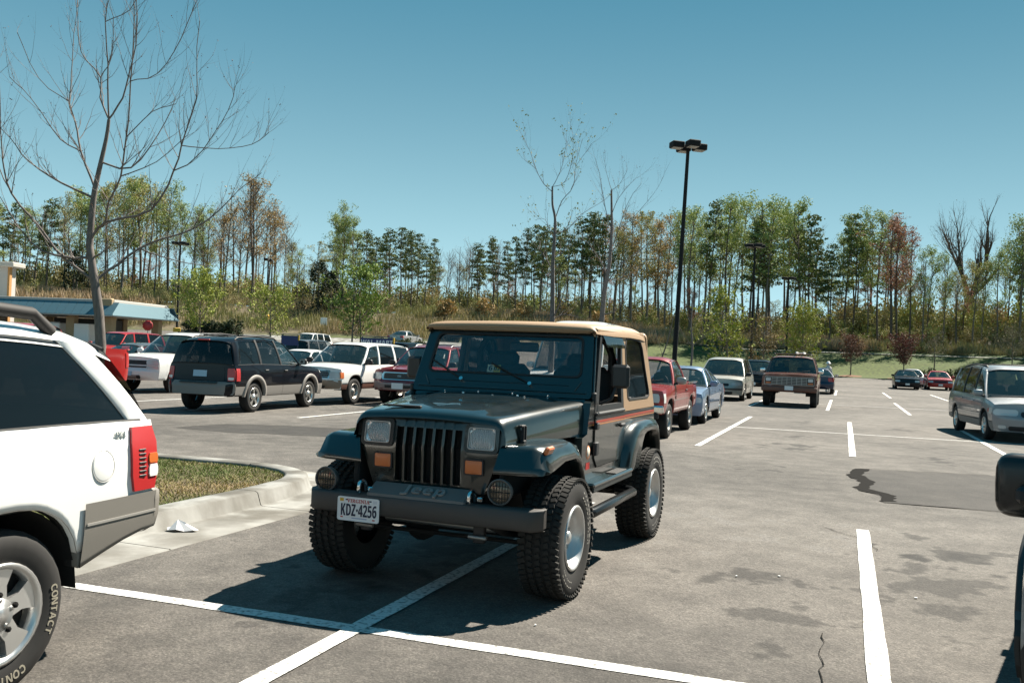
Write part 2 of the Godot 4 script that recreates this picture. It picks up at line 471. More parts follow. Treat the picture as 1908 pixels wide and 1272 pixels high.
func make_setting():
	var n := FastNoiseLite.new()
	n.seed = 7; n.frequency = 0.035; n.fractal_octaves = 4
	M.land_noise = n
	structure(fan(radii(0.01, 99.0, 0.05, 1.0), -PI, PI, 120, 0.0), "parking_lot", M.asphalt)
	structure(fan(radii(55.0, 240.0, 0.012, 0.8) + [420.0, 900.0], -PI, PI, 360, -0.05, true), "terrain", M.soil)
	# grass verges lie over the edge of the car park
	structure(fan(radii(86.0, 92.5, 0.01, 0.6), -0.36, -0.265, 24, 0.05, true), "grass_verge", M.soil)
	structure(fan(radii(98.5, 103.0, 0.01, 0.6), -0.6, 0.9, 120, 0.03, true), "grass_verge", M.soil)
	structure(fan(radii(93.0, 98.2, 0.02, 1.0), -0.30, 0.02, 40, 0.03), "far_road", M.concrete)
	structure(fan([113.8, 114.0, 114.2, 114.4], 0.13, 0.75, 90, 0.06), "footpath", M.concrete)
	# painted lines
	var W := 0.115
	stripe("parking_line", G(-2.54, -0.4), G(-2.54, 9.9), W, 0.008, M.line)
	stripe("parking_line", G(0.22, -0.4), G(0.22, 9.75), W, 0.008, M.line)
	stripe("parking_line", G(3.0, -0.4), G(3.0, 9.75), W, 0.008, M.line)
	stripe("parking_line", G(-4.6, 4.74), G(7.5, 4.74), W, 0.004, M.line)
	for u in [-2.5, 0.19, 2.95, 5.7, 8.4]:
		stripe("parking_line", G(u, 17.5), G(u, 28.0), W, 0.008, M.line)
	stripe("parking_line", G(-2.6, 23.3), G(9.5, 23.3), W * 0.8, 0.004, M.line)
	for u in [-3.15, -0.5, 2.15, 4.85, 7.6]:
		stripe("parking_line", G(u, 34.4), G(u, 45.0), W, 0.008, M.line)
	stripe("parking_line", G(-3.2, 39.8), G(8.5, 39.8), W * 0.8, 0.004, M.line)
	for u in [-0.4, 2.3, 5.0, 7.8]:
		stripe("parking_line", G(u, 52.0), G(u, 62.5), W, 0.008, M.line)
	for u in [-16.7, -13.9, -11.05, -8.15]:
		stripe("parking_line", G(u, 17.6), G(u, 27.6), W, 0.008, M.line)
	# repair patches in the asphalt
	for q in [[[5.45, 14.5], [6.5, 14.4], [7.5, 14.25], [7.4, 12.4], [6.4, 10.2], [5.55, 10.7], [4.42, 11.05], [4.62, 11.6], [4.5, 12.2], [4.86, 12.9], [5.0, 13.7]],
			[[-6.0, 17.0], [-5.45, 18.1], [-4.3, 18.2], [-2.2, 17.9], [-2.1, 16.5], [-3.35, 16.45], [-4.95, 16.5]]]:
		var mb := MB.new()
		var poly := PackedVector2Array()
		for i in q.size():
			var p := Vector2(q[i][0], q[i][1]); var e := Vector2(q[(i + 1) % q.size()][0], q[(i + 1) % q.size()][1])
			for k in 5: poly.append(p.lerp(e, k / 5.0) + Vector2(rng.randf_range(-0.03, 0.03), rng.randf_range(-0.03, 0.03)))
		mb.flat()
		var idx := Geometry2D.triangulate_polygon(poly)
		for i in range(0, idx.size(), 3):
			var t := []
			for k in 3: t.append(Vector3(poly[idx[i + k]].x, 0.0035, -poly[idx[i + k]].y))
			for k in 3: mb.st.set_uv2(Vector2(t[k].x, t[k].z) / WEAR_SPAN)
			if (t[2] - t[0]).cross(t[1] - t[0]).y < 0: t.reverse()
			for k in 3:
				mb.st.set_uv2(Vector2(t[k].x, t[k].z) / WEAR_SPAN)
				mb.st.add_vertex(t[k])
		structure(mb, "asphalt_patch", M.asphalt_patch)
	# dark bitumen seam along the edge of the right patch and cracks
	var dark := mat(lin(0.022, 0.021, 0.02), 0.95)
	dark.metallic_specular = 0.1
	for c in [[[5.50, 14.52], [5.08, 13.7], [4.95, 12.9], [4.60, 12.2], [4.70, 11.6], [4.46, 11.02]], [[5.42, 14.54], [6.5, 14.43], [7.5, 14.28]], [[4.42, 11.03], [5.5, 10.68], [6.4, 10.17]],
			[[-6.05, 17.0], [-5.45, 18.15], [-4.3, 18.25], [-2.2, 17.95]]]:
		var mb := MB.new()
		var rows := []
		var wide: bool = c.size() > 5
		for i in c.size() - 1:
			for k in 6:
				var p := Vector2(c[i][0], c[i][1]).lerp(Vector2(c[i + 1][0], c[i + 1][1]), k / 6.0)
				var w0 := rng.randf_range(0.05, 0.16) if wide else rng.randf_range(0.008, 0.02)
				var w1 := rng.randf_range(0.05, 0.12) if wide else rng.randf_range(0.008, 0.02)
				if wide: rows.append(PackedVector3Array([Vector3(p.x - w0, 0.0075, -p.y), Vector3(p.x + w1, 0.0075, -p.y)]))
				else: rows.append(PackedVector3Array([Vector3(p.x, 0.0075, -p.y + w0), Vector3(p.x, 0.0075, -p.y - w1)]))
		mb.grid(rows)
		structure(mb, "bitumen_seam", dark)
	# cracks
	for c in [[[1.88, 5.55], [1.80, 5.3], [1.74, 5.05], [1.62, 4.8], [1.60, 4.3]], [[3.1, 9.2], [3.3, 8.6], [3.2, 8.0]], [[-6.8, 16.0], [-5.0, 15.4], [-2.6, 15.6], [0.4, 14.8]], [[12.0, 31.5], [17.0, 30.2], [24.0, 27.6]], [[6.0, 19.6], [9.0, 18.3], [12.5, 17.6]]]:
		var mb := MB.new()
		var rows := []
		for i in c.size() - 1:
			var n2 := int(Vector2(c[i + 1][0] - c[i][0], c[i + 1][1] - c[i][1]).length() / 0.12) + 1
			for k in n2:
				var q := Vector2(c[i][0], c[i][1]).lerp(Vector2(c[i + 1][0], c[i + 1][1]), k / float(n2)) + Vector2(rng.randf_range(-0.025, 0.025), rng.randf_range(-0.025, 0.025))
				var w := rng.randf_range(0.001, 0.006)
				rows.append(PackedVector3Array([Vector3(q.x - w, 0.0068, -q.y), Vector3(q.x + w, 0.0068, -q.y - w)]))
		mb.grid(rows)
		structure(mb, "asphalt_crack", dark)
	# bits of white litter on the asphalt
	for q in [[2.05, 7.0, 0.014], [1.72, 6.95, 0.012], [2.85, 6.5, 0.014], [0.98, 9.75, 0.01], [0.2, 5.5, 0.01], [3.3, 8.8, 0.01]]:
		var lb := MB.new()
		lb.box(Vector3(q[0], 0.008, -q[1]), Vector3(q[2] * 1.5, 0.006, q[2]), 0.001, Basis(Vector3.UP, rng.randf() * TAU))
		meta(part(lb, "litter_scrap", M.white_paint, self), "tiny white scrap of litter lying on the asphalt", "litter", "litter scraps on the asphalt")
	make_island()

# planted island with a rounded end: kerb with a gutter pan, turf inside
func turf_y(w: Vector2) -> float:
	return 0.115 + 0.11 * smoothstep(-5.55, -8.5, w.x) * smoothstep(9.55, 7.5, w.y)

func make_island():
	# outline of the kerb's inner edge in grid coordinates: right side, round corner, far side, left side
	var line := []
	for p in [[-5.57, -9.0], [-5.57, -5.0], [-5.57, 0.0], [-5.57, 4.0], [-5.57, 6.5], [-5.57, 7.7], [-5.6, 8.3], [-5.68, 8.75], [-5.9, 9.15], [-6.25, 9.4], [-6.8, 9.52], [-8.0, 9.5], [-10.0, 9.5], [-12.4, 9.5], [-13.3, 9.2], [-13.7, 8.4], [-13.7, 4.0], [-13.7, -3.0], [-13.7, -9.0]]: line.append(Vector2(p[0], p[1]))
	var cv := Curve2D.new()
	for i in line.size():
		var a: Vector2 = line[maxi(i - 1, 0)]; var b: Vector2 = line[mini(i + 1, line.size() - 1)]
		var t := (b - a) / 6.0
		cv.add_point(line[i], -t, t)
	cv.bake_interval = 0.12
	var pts := cv.get_baked_points()
	# kerb profile: [offset outwards, height]
	var prof := [[-0.02, -0.1], [0.0, 0.135], [0.03, 0.152], [0.22, 0.15], [0.25, 0.135], [0.29, 0.02], [0.31, 0.012], [0.82, 0.007], [0.83, -0.05]]
	# one casting between two joints at a time
	var joint := 24
	var i0 := 0
	while i0 < pts.size() - 1:
		var i1 := mini(i0 + joint, pts.size() - 1)
		var rows := []
		for i in range(i0, i1 + 1):
			var d := (pts[mini(i + 1, pts.size() - 1)] - pts[maxi(i - 1, 0)]).normalized()
			var o := Vector2(d.y, -d.x)
			var row := PackedVector3Array()
			var trim := 0.0
			var q := pts[i]
			if i == i0: q += d * 0.006
			if i == i1: q -= d * 0.006
			for p in prof:
				var w: Vector2 = q + o * p[0]
				row.append(G(w.x, w.y, p[1]))
			rows.append(row)
		var mb := MB.new()
		mb.grid(rows, true)
		structure(mb, "kerb", M.concrete)
		i0 = i1
	# turf
	var poly := PackedVector2Array()
	for i in range(0, pts.size(), 3): poly.append(pts[i])
	var mb2 := MB.new()
	mb2.next_group()
	var n := M.land_noise as FastNoiseLite
	var blades := []
	var du := 0.14
	for i in int(8.4 / du):
		for j in int(9.7 / du):
			var q := []
			var inside := 0
			for c in [[0, 0], [1, 0], [1, 1], [0, 1]]:
				var w := Vector2(-13.8 + (i + c[0]) * du, 0.0 + (j + c[1]) * du)
				q.append(w)
				if Geometry2D.is_point_in_polygon(w, poly): inside += 1
			if inside == 0: continue
			for k in [0, 1, 2, 0, 2, 3]:
				var w: Vector2 = q[k]
				if not Geometry2D.is_point_in_polygon(w, poly):
					w = cv.get_closest_point(w)
				var v := n.get_noise_2d(w.x * 9.0, w.y * 9.0)
				var y := turf_y(w) + v * 0.015
				mb2.st.set_color(Color(0.20, 0.145, 0.085).lerp(Color(0.12, 0.115, 0.05), clampf(0.5 + v * 1.6, 0, 1)))
				mb2.st.add_vertex(G(w.x, w.y, y))
			if q[0].y > 4.0: blades.append(q[0])
	structure(mb2, "island_soil", M.soil)
	var gm := MB.new()
	gm.flat()
	for w in blades:
		var v := n.get_noise_2d(w.x * 9.0, w.y * 9.0)
		var count := int(34 + 46 * clampf(v * 1.5 + 0.45, 0.0, 1.0))
		for k in count:
			var p := Vector2(w.x + rng.randf() * du, w.y + rng.randf() * du)
			if not Geometry2D.is_point_in_polygon(p, poly): continue
			var h := rng.randf_range(0.012, 0.038); var t := rng.randf() * TAU
			var b := G(p.x, p.y, turf_y(p) - 0.005)
			var s := Vector3(cos(t), 0, sin(t)) * rng.randf_range(0.004, 0.008)
			var top := b + Vector3(rng.randf_range(-0.03, 0.03), h, rng.randf_range(-0.03, 0.03))
			var dryness := clampf(0.06 - v * 1.7 + rng.randf_range(-0.25, 0.25), 0, 1)
			gm.st.set_color(Color(0.10, 0.145, 0.03).lerp(Color(0.33, 0.24, 0.11), dryness))
			gm.tri(b - s, top, b + s)
	var g := part(gm, "island_grass", M.leaf, self)
	meta(g, "patchy green and straw coloured turf inside the kerbed island", "grass", "", "stuff")
	# crumpled paper by the gutter
	var lm := MB.new()
	lm.flat()
	var ctr := G(-5.12, 6.45, 0.03)
	var ring := []
	for k in 11:
		var t := TAU * k / 11.0
		ring.append(ctr + Vector3(cos(t) * rng.randf_range(0.10, 0.15), rng.randf_range(-0.02, 0.012), sin(t) * rng.randf_range(0.05, 0.085)))
	var peak := ctr + Vector3(-0.03, 0.075, 0.0)
	var peak2 := ctr + Vector3(0.045, 0.05, 0.01)
	for k in 11:
		lm.tri(ring[k], ring[(k + 1) % 11], peak if k < 4 or k > 8 else peak2)
	lm.tri(ring[4], peak, peak2); lm.tri(ring[9], peak2, peak)
	meta(part(lm, "paper_litter", mat(lin(0.8, 0.78, 0.78), 0.8), self), "crumpled white paper lying on the concrete gutter", "litter")

func v(e: float, l: float, z: float) -> Vector3:
	return Vector3(e, z, -l)

func rrect(x0: float, x1: float, y0: float, y1: float, r: float, n := 5) -> PackedVector2Array:
	var out := PackedVector2Array()
	for q in [[x1 - r, y1 - r, 0.0], [x0 + r, y1 - r, 0.5], [x0 + r, y0 + r, 1.0], [x1 - r, y0 + r, 1.5]]:
		for k in n:
			var t: float = (q[2] + 0.5 * k / (n - 1)) * PI
			out.append(Vector2(q[0] + r * cos(t), q[1] + r * sin(t)))
	return out

func arc_lettering(s: String, r: float, mid: float, height: float, z: float, squeeze := 1.0) -> ArrayMesh:
	# raised letters round a tyre wall, reading clockwise from outside; mid is the angle of the middle of the word
	var st := SurfaceTool.new()
	st.begin(Mesh.PRIMITIVE_TRIANGLES)
	var adv := height * 0.92 * squeeze / r
	for i in s.length():
		if s[i] == " ": continue
		var t := mid - (i - (s.length() - 1) * 0.5) * adv
		var tm := lettering(s[i], height, 0.006, "Droid Sans", true)
		var b := Basis(Vector3(sin(t), -cos(t), 0), Vector3(cos(t), sin(t), 0), Vector3(0, 0, 1))
		st.append_from(tm, 0, Transform3D(b, Vector3(cos(t) * r, sin(t) * r, z)))
	return st.commit()

# wheel with its outer face towards +z; kinds: alloy5, steel, dish, cover, five_window
func wheel_parts(R: float, w: float, rim_r: float, style: String) -> Array:
	var key := "%s %.3f %.3f" % [style, R, w]
	if wheel_store.has(key): return wheel_store[key]
	var ty := MB.new()
	var I := Transform3D()
	var h := w * 0.5
	var chunky := style == "dish"
	var crown := R - (0.011 if chunky else 0.0)
	ty.lathe([[rim_r - 0.012, -h * 0.8], [rim_r + 0.012, -h * 0.9], [lerpf(rim_r, R, 0.45), -h], [lerpf(rim_r, R, 0.75), -h * 0.97], [R - 0.022, -h * 0.86], [crown - 0.004, -h * 0.74], [crown, -h * 0.6], [crown, h * 0.6], [crown - 0.004, h * 0.74], [R - 0.022, h * 0.86],
		[lerpf(rim_r, R, 0.75), h * 0.97], [lerpf(rim_r, R, 0.45), h], [rim_r + 0.012, h * 0.9], [rim_r - 0.012, h * 0.8]], I, 48 if chunky else 32)
	var rm := MB.new()
	var dk := MB.new()
	var z := h * 0.84
	if style == "dish":
		# deep polished dish with a small hub cap
		rm.lathe([[rim_r - 0.004, h * 0.72], [rim_r + 0.006, h * 0.92], [rim_r - 0.004, h * 0.98], [rim_r - 0.016, h * 0.94], [rim_r - 0.03, h * 0.55], [rim_r - 0.04, h * 0.3], [rim_r - 0.055, h * 0.2], [rim_r * 0.52, h * 0.24], [rim_r * 0.42, h * 0.16], [0.055, h * 0.18], [0.05, h * 0.26], [0.042, h * 0.62], [0.03, h * 0.68], [0.0, h * 0.7]], I, 48)
		for k in 8:
			var t := TAU * k / 8.0
			rm.box(Vector3(cos(t), sin(t), 0) * rim_r * 0.7 + Vector3(0, 0, h * 0.22), Vector3(0.05, 0.03, 0.012), 0.004, Basis(Vector3.BACK, t))
		for k in 5:
			var t := TAU * k / 5.0 + 0.3
			dk.lathe([[0.012, h * 0.14], [0.012, h * 0.27], [0.0, h * 0.28]], Transform3D(Basis(), Vector3(cos(t), sin(t), 0) * 0.073), 6)
	elif style == "steel":
		rm.lathe([[rim_r, h * 0.8], [rim_r + 0.004, h * 0.95], [rim_r - 0.012, h * 0.9], [rim_r - 0.025, h * 0.5], [rim_r * 0.7, h * 0.35], [rim_r * 0.6, h * 0.6], [rim_r * 0.35, h * 0.5], [rim_r * 0.3, h * 0.75], [0.0, h * 0.8]], I, 28)
		for k in 8:
			var t := TAU * k / 8.0
			dk.box(Vector3(cos(t), sin(t), 0) * rim_r * 0.78 + Vector3(0, 0, h * 0.42), Vector3(0.03, 0.05, 0.02), 0.006, Basis(Vector3.BACK, t))
	else:
		rm.lathe([[rim_r - 0.004, -h * 0.6], [rim_r - 0.02, h * 0.5], [rim_r - 0.012, h * 0.82], [rim_r + 0.006, h * 0.96], [rim_r - 0.006, h * 0.99], [rim_r * 0.9, h * 0.9], [rim_r * 0.86, h * 0.6]], I, 32)
		dk.lathe([[rim_r - 0.02, h * 0.25], [0.0, h * 0.2]], I, 24)
		var arms := 5
		for k in arms:
			var t := TAU * k / arms + PI / 2
			var b := Basis(Vector3.BACK, t)
			var wide := 0.30 if style == "cover" else (0.36 if style == "five_window" else 0.24)
			var poly := PackedVector2Array([Vector2(rim_r * 0.16, -rim_r * wide * 0.55), Vector2(rim_r * 0.55, -rim_r * wide * 0.5), Vector2(rim_r * 0.9, -rim_r * wide * 0.95), Vector2(rim_r * 0.94, 0), Vector2(rim_r * 0.9, rim_r * wide * 0.95), Vector2(rim_r * 0.55, rim_r * wide * 0.5), Vector2(rim_r * 0.16, rim_r * wide * 0.55)])
			rm.prism(poly, h * 0.45, z + 0.004 * (k % 2), Transform3D(b, Vector3.ZERO))
			if style == "five_window":
				for q in [-1.0, 1.0]:
					dk.lathe([[0.013, z - 0.02], [0.013, z + 0.012], [0.0, z + 0.014]], Transform3D(Basis(), b * Vector3(rim_r * 0.4, 0, 0)), 6)
		rm.lathe([[rim_r * 0.34, h * 0.5], [rim_r * 0.33, z + 0.008], [rim_r * 0.2, z + 0.012], [rim_r * 0.18, z + 0.02], [0.0, z + 0.022]], I, 20)
	var out := []
	for q in [ty, rm, dk]:
		q.st.generate_normals(); q.st.index()
		out.append(q.st.commit() if q.n > 0 else null)
	if chunky:
		# tread blocks: five staggered rows
		var tb := MB.new()
		var rows := [[-0.42, 0.30, 0.0, 0.5], [-0.21, 0.16, 0.35, -0.5], [0.0, 0.15, 0.0, 0.6], [0.21, 0.16, 0.35, 0.5], [0.42, 0.30, 0.0, -0.5]]
		var count := 58
		for r in rows:
			for k in count:
				var t: float = TAU * (k + r[2]) / count
				var zz: float = r[0] * w
				var rad := R - 0.006 - (0.006 if absf(r[0]) > 0.3 else 0.0)
				var b := Basis(Vector3.BACK, t) * Basis(Vector3.RIGHT, r[3] * 0.55)
				tb.box(Vector3(cos(t) * rad, sin(t) * rad, zz), Vector3(0.016, TAU * R / count * (0.62 if k % 3 else 0.7), w * r[1] * (0.78 if absf(r[0]) < 0.3 else 0.62)), 0.0, b)
		for q in [-1.0, 1.0]:
			for k in 58:
				var t: float = TAU * k / 58.0
				tb.box(Vector3(cos(t) * (R - 0.03), sin(t) * (R - 0.03), q * h * 0.89), Vector3(0.022, 0.016, 0.009), 0.0, Basis(Vector3.BACK, t) * Basis(Vector3.UP, -q * 0.5))
		tb.st.generate_normals(); tb.st.index()
		out.append(tb.st.commit())
	wheel_store[key] = out
	return out

func wheel(parent: Node, at: Vector3, R: float, w: float, rim_r: float, style: String, out: float, rim_mat: Material, turn := 0.0, called := "wheel") -> Node3D:
	var o := Node3D.new()
	o.name = called
	parent.add_child(o, true)
	o.position = at
	o.rotation.y = (0.0 if out > 0 else PI) + turn
	var p := wheel_parts(R, w, rim_r, style)
	inst(p[0], "tyre", M.tyre, o)
	inst(p[1], "rim", rim_mat, o)
	if p[2]: inst(p[2], "lug_nuts" if style == "dish" else "rim_recess", M.steel if style == "dish" else M.under, o).set_meta("kind", "stuff")
	if p.size() > 3: inst(p[3], "tread", M.tyre_worn, o).set_meta("kind", "stuff")
	return o

func front_flare(sd: float) -> MB:
	# stations from the front bottom edge over the wheel to the sill: inner, shoulder, outer, lip
	var S := [
		[[0.452, 0.47, 0.825], [0.462, 0.73, 0.832], [0.455, 0.795, 0.838], [0.435, 0.828, 0.848]],
		[[0.458, 0.475, 0.868], [0.468, 0.73, 0.872], [0.46, 0.792, 0.876], [0.425, 0.836, 0.856]],
		[[0.45, 0.478, 0.874], [0.460, 0.728, 0.878], [0.45, 0.788, 0.884], [0.41, 0.838, 0.858]],
		[[0.428, 0.50, 0.985], [0.436, 0.715, 0.988], [0.424, 0.762, 0.974], [0.385, 0.838, 0.862]],
		[[0.40, 0.51, 1.004], [0.40, 0.715, 1.008], [0.385, 0.768, 0.99], [0.335, 0.84, 0.868]],
		[[0.30, 0.52, 1.01], [0.30, 0.72, 1.014], [0.29, 0.775, 0.995], [0.25, 0.842, 0.885]],
		[[0.10, 0.54, 1.014], [0.10, 0.73, 1.018], [0.10, 0.785, 1.0], [0.12, 0.842, 0.908]],
		[[-0.10, 0.56, 1.018], [-0.10, 0.74, 1.022], [-0.10, 0.79, 1.005], [-0.12, 0.842, 0.908]],
		[[-0.24, 0.60, 0.99], [-0.24, 0.745, 0.99], [-0.235, 0.80, 0.972], [-0.22, 0.842, 0.868]],
		[[-0.34, 0.66, 0.90], [-0.34, 0.755, 0.90], [-0.33, 0.805, 0.885], [-0.29, 0.842, 0.79]],
		[[-0.43, 0.72, 0.77], [-0.43, 0.76, 0.77], [-0.42, 0.805, 0.755], [-0.36, 0.84, 0.70]],
		[[-0.49, 0.74, 0.66], [-0.49, 0.76, 0.66], [-0.475, 0.80, 0.652], [-0.42, 0.835, 0.635]]]
	return flare_shell(S, sd)

func rear_flare(sd: float) -> MB:
	var S := [
		[[-1.60, 0.755, 0.665], [-1.62, 0.80, 0.665], [-1.66, 0.84, 0.665], [-1.90, 0.845, 0.662]],
		[[-1.63, 0.755, 0.80], [-1.65, 0.795, 0.80], [-1.69, 0.838, 0.80], [-1.935, 0.85, 0.775]],
		[[-1.69, 0.755, 0.93], [-1.71, 0.79, 0.93], [-1.75, 0.835, 0.925], [-1.985, 0.852, 0.87]],
		[[-1.80, 0.755, 1.015], [-1.81, 0.785, 1.012], [-1.84, 0.828, 0.998], [-2.06, 0.852, 0.935]],
		[[-1.98, 0.755, 1.045], [-1.98, 0.785, 1.042], [-2.0, 0.825, 1.025], [-2.16, 0.852, 0.955]],
		[[-2.30, 0.755, 1.05], [-2.30, 0.785, 1.047], [-2.30, 0.825, 1.03], [-2.34, 0.852, 0.962]],
		[[-2.58, 0.755, 1.045], [-2.58, 0.785, 1.042], [-2.57, 0.825, 1.025], [-2.53, 0.852, 0.955]],
		[[-2.74, 0.755, 0.98], [-2.73, 0.785, 0.98], [-2.72, 0.822, 0.965], [-2.65, 0.85, 0.90]],
		[[-2.82, 0.755, 0.85], [-2.81, 0.785, 0.85], [-2.79, 0.815, 0.84], [-2.72, 0.845, 0.80]],
		[[-2.84, 0.755, 0.74], [-2.83, 0.785, 0.74], [-2.81, 0.81, 0.735], [-2.75, 0.84, 0.72]]]
	return flare_shell(S, sd)

func flare_shell(S: Array, sd: float) -> MB:
	var mb := MB.new()
	var fine := []
	for i in S.size():
		var row := PackedVector3Array()
		for p in S[i]: row.append(v(p[0], sd * p[1], p[2]))
		# roll of the lip and its inner wall
		var lip: Vector3 = row[3]
		row.append(lip + v(0, -sd * 0.012, -0.012) * 1.0)
		row.append(lip + v(0, -sd * 0.09, 0.0))
		fine.append(row)
	mb.grid(fine, sd < 0)
	return mb

func make_jeep() -> Node3D:
	var J := thing("off_road_vehicle", "dark green off-road vehicle with tan hard top and round fog lamps", "off-road vehicle", Vector3(-0.363, 0, -6.464), -PI / 2 - deg_to_rad(21.1))
	var green := paint(lin(0.0065, 0.0125, 0.0118), 0.12)
	green.roughness = 0.34; green.clearcoat = 1.0; green.clearcoat_roughness = 0.025; green.metallic_specular = 0.5
	var tan := mat(lin(0.315, 0.205, 0.118), 0.62)
	tan.heightmap_enabled = true; tan.heightmap_texture = grain(256, 0.2, 2, 91, Color.BLACK, Color.WHITE); tan.heightmap_scale = 0.08; tan.uv1_triplanar = true; tan.uv1_scale = Vector3.ONE * 4.0
	var charcoal := mat(lin(0.048, 0.044, 0.041), 0.6)
	charcoal.heightmap_enabled = true; charcoal.heightmap_texture = tan.heightmap_texture; charcoal.heightmap_scale = 0.05; charcoal.uv1_triplanar = true; charcoal.uv1_scale = Vector3.ONE * 5.0
	var dark: Material = M.black
	# ---- wheels
	var R := 0.394
	for s in [1.0, -1.0]:
		for e in [0.0, -2.362]:
			var w := wheel(J, v(e, s * 0.76, R), R, 0.262, 0.208, "dish", -s, M.bright)
			inst(arc_lettering("DISCOVERER", 0.297, 0.25, 0.046, 0.1265), "lettering", mat(lin(0.40, 0.38, 0.34), 0.8), w)
			inst(arc_lettering("COOPER", 0.297, -2.3, 0.042, 0.1265), "lettering", mat(lin(0.34, 0.32, 0.29), 0.8), w)
			w.rotate_object_local(Vector3.BACK, [0.15, 0.9][0 if e > -1 else 1])
	# ---- running gear
	for e in [0.0, -2.362]:
		var ax := tubep("axle", [v(e, -0.66, R), v(e, 0.66, R)], 0.04, M.under, J)
		var mb := MB.new()
		mb.lathe([[0.0, -0.12], [0.07, -0.10], [0.12, -0.03], [0.125, 0.03], [0.08, 0.10], [0.0, 0.12]], Transform3D(Basis(Vector3.UP, PI / 2), v(e, -0.22, R)), 14)
		part(mb, "differential", M.under, ax)
	for s in [1.0, -1.0]:
		boxp("frame_rail", v(-1.1, s * 0.36, 0.56), Vector3(3.2, 0.12, 0.07), 0.01, M.under, J)
		for e in [0.0, -2.362]:
			tubep("leaf_spring", [v(e + 0.52, s * 0.5, 0.52), v(e + 0.25, s * 0.5, 0.43), v(e, s * 0.5, 0.41), v(e - 0.25, s * 0.5, 0.43), v(e - 0.52, s * 0.5, 0.52)], 0.028, M.under, J, 6)
			tubep("shock_absorber", [v(e - 0.08, s * 0.56, 0.38), v(e - 0.02, s * 0.46, 0.86)], 0.028, M.under, J)
		# spring shackles hang below the bumper
		boxp("spring_shackle", v(0.46, s * 0.40, 0.455), Vector3(0.05, 0.13, 0.075), 0.008, dark, J)
		tubep("shackle_bolt", [v(0.495, s * 0.34, 0.43), v(0.495, s * 0.46, 0.43)], 0.014, M.steel, J)
	tubep("steering_stabiliser", [v(0.2, -0.4, 0.44), v(0.24, 0.42, 0.44)], 0.022, M.steel, J)
	tubep("tie_rod", [v(0.16, -0.62, 0.36), v(0.16, 0.62, 0.36)], 0.015, M.under, J)
	boxp("steering_box", v(0.40, 0.33, 0.56), Vector3(0.14, 0.12, 0.1), 0.02, M.under, J)
	boxp("transmission_skid", v(-1.2, 0, 0.5), Vector3(0.6, 0.1, 0.6), 0.02, M.under, J)
	tubep("exhaust_pipe", [v(-0.4, -0.2, 0.5), v(-1.4, -0.28, 0.46), v(-2.2, -0.3, 0.6), v(-2.8, -0.35, 0.5)], 0.026, M.steel, J)
	boxp("fuel_tank", v(-2.55, 0, 0.56), Vector3(0.45, 0.2, 0.8), 0.04, M.under, J)
	# ---- bumper: a channel with rounded ends
	var bm := MB.new()
	var rows := []
	for sec in [[-0.06, 0.0], [-0.012, 0.0], [0.0, 0.012], [0.0, 0.118], [-0.012, 0.13], [-0.11, 0.13]]:
		var row := PackedVector3Array()
		for k in 29:
			var l := lerpf(-1, 1, k / 28.0)
			var y := l * 0.825
			var back := 0.0
			var edge := absf(y) - 0.74
			if edge > 0:
				var t := minf(edge / 0.085, 1.0)
				back = 0.085 * (1.0 - sqrt(maxf(0.0, 1.0 - t * t)))
			row.append(v(0.563 - back + sec[0] * (1.0 if absf(l) < 0.95 else 0.6), y, 0.507 + sec[1]))
		rows.append(row)
	bm.grid(rows)
	for s in [1.0, -1.0]:
		bm.box(v(0.44, s * 0.80, 0.572), Vector3(0.1, 0.128, 0.03), 0.008)
	var bumper := part(bm, "front_bumper", charcoal, J)
	boxp("bumper_cover", v(0.487, -0.02, 0.668), Vector3(0.15, 0.03, 0.70), 0.012, mat(lin(0.135, 0.125, 0.118), 0.65), bumper, Basis(Vector3.BACK, -0.5))
	var word := inst(lettering("Jeep", 0.075, 0.012, "Droid Sans", true), "lettering", mat(lin(0.30, 0.29, 0.28), 0.4, 0.3), bumper)
	# laid on the sloping cover, read from the front
	word.transform = Transform3D(Basis(Vector3(0, 0, -1), Vector3(-0.878, 0.479, 0), Vector3(0.479, 0.878, 0)) * Basis.from_scale(Vector3(1.35, 1.0, 1)), v(0.497, 0.03, 0.689))
	for s in [[1.0, 0.365], [-1.0, -0.41]]:
		var c: float = s[1]
		var hk := tubep("tow_hook", [v(0.47, c, 0.65), v(0.49, c, 0.70), v(0.53, c, 0.722), v(0.567, c, 0.705), v(0.575, c, 0.668), v(0.553, c, 0.65)], 0.0135, M.chrome, J, 8)
		boxp("hook_bolt", v(0.485, c + 0.045, 0.665), Vector3(0.05, 0.03, 0.04), 0.006, M.chrome, hk)
	for s in [[0.54, 0.725], [-0.70, 0.705]]:
		# round fog lamps with stone guards
		var F := Node3D.new(); F.name = "fog_lamp"; J.add_child(F, true)
		F.position = v(0.50, s[0], s[1])
		F.rotation.y = PI / 2
		var hm := MB.new()
		hm.lathe([[0.0, -0.085], [0.045, -0.08], [0.07, -0.05], [0.08, -0.01], [0.083, 0.004], [0.08, 0.012], [0.071, 0.01], [0.07, 0.0]], Transform3D(), 28)
		hm.tube([Vector3(0, -0.07, -0.03), Vector3(0, -0.10, -0.03)], [0.014, 0.014], 8)
		part(hm, "housing", mat(lin(0.09, 0.088, 0.085), 0.5), F)
		var lm := MB.new()
		lm.lathe([[0.071, 0.0], [0.05, 0.008], [0.0, 0.013]], Transform3D(), 24)
		part(lm, "lens", mat(lin(0.16, 0.13, 0.10), 0.15, 0.4), F)
		var gm := MB.new()
		for k in range(-3, 4):
			var q := k * 0.019
			var hh := sqrt(0.0052 - q * q)
			gm.tube([Vector3(q, -hh, 0.014), Vector3(q, hh, 0.014)], [0.0022, 0.0022], 4)
			if k % 2 == 0: gm.tube([Vector3(-hh, q, 0.017), Vector3(hh, q, 0.017)], [0.0022, 0.0022], 4)
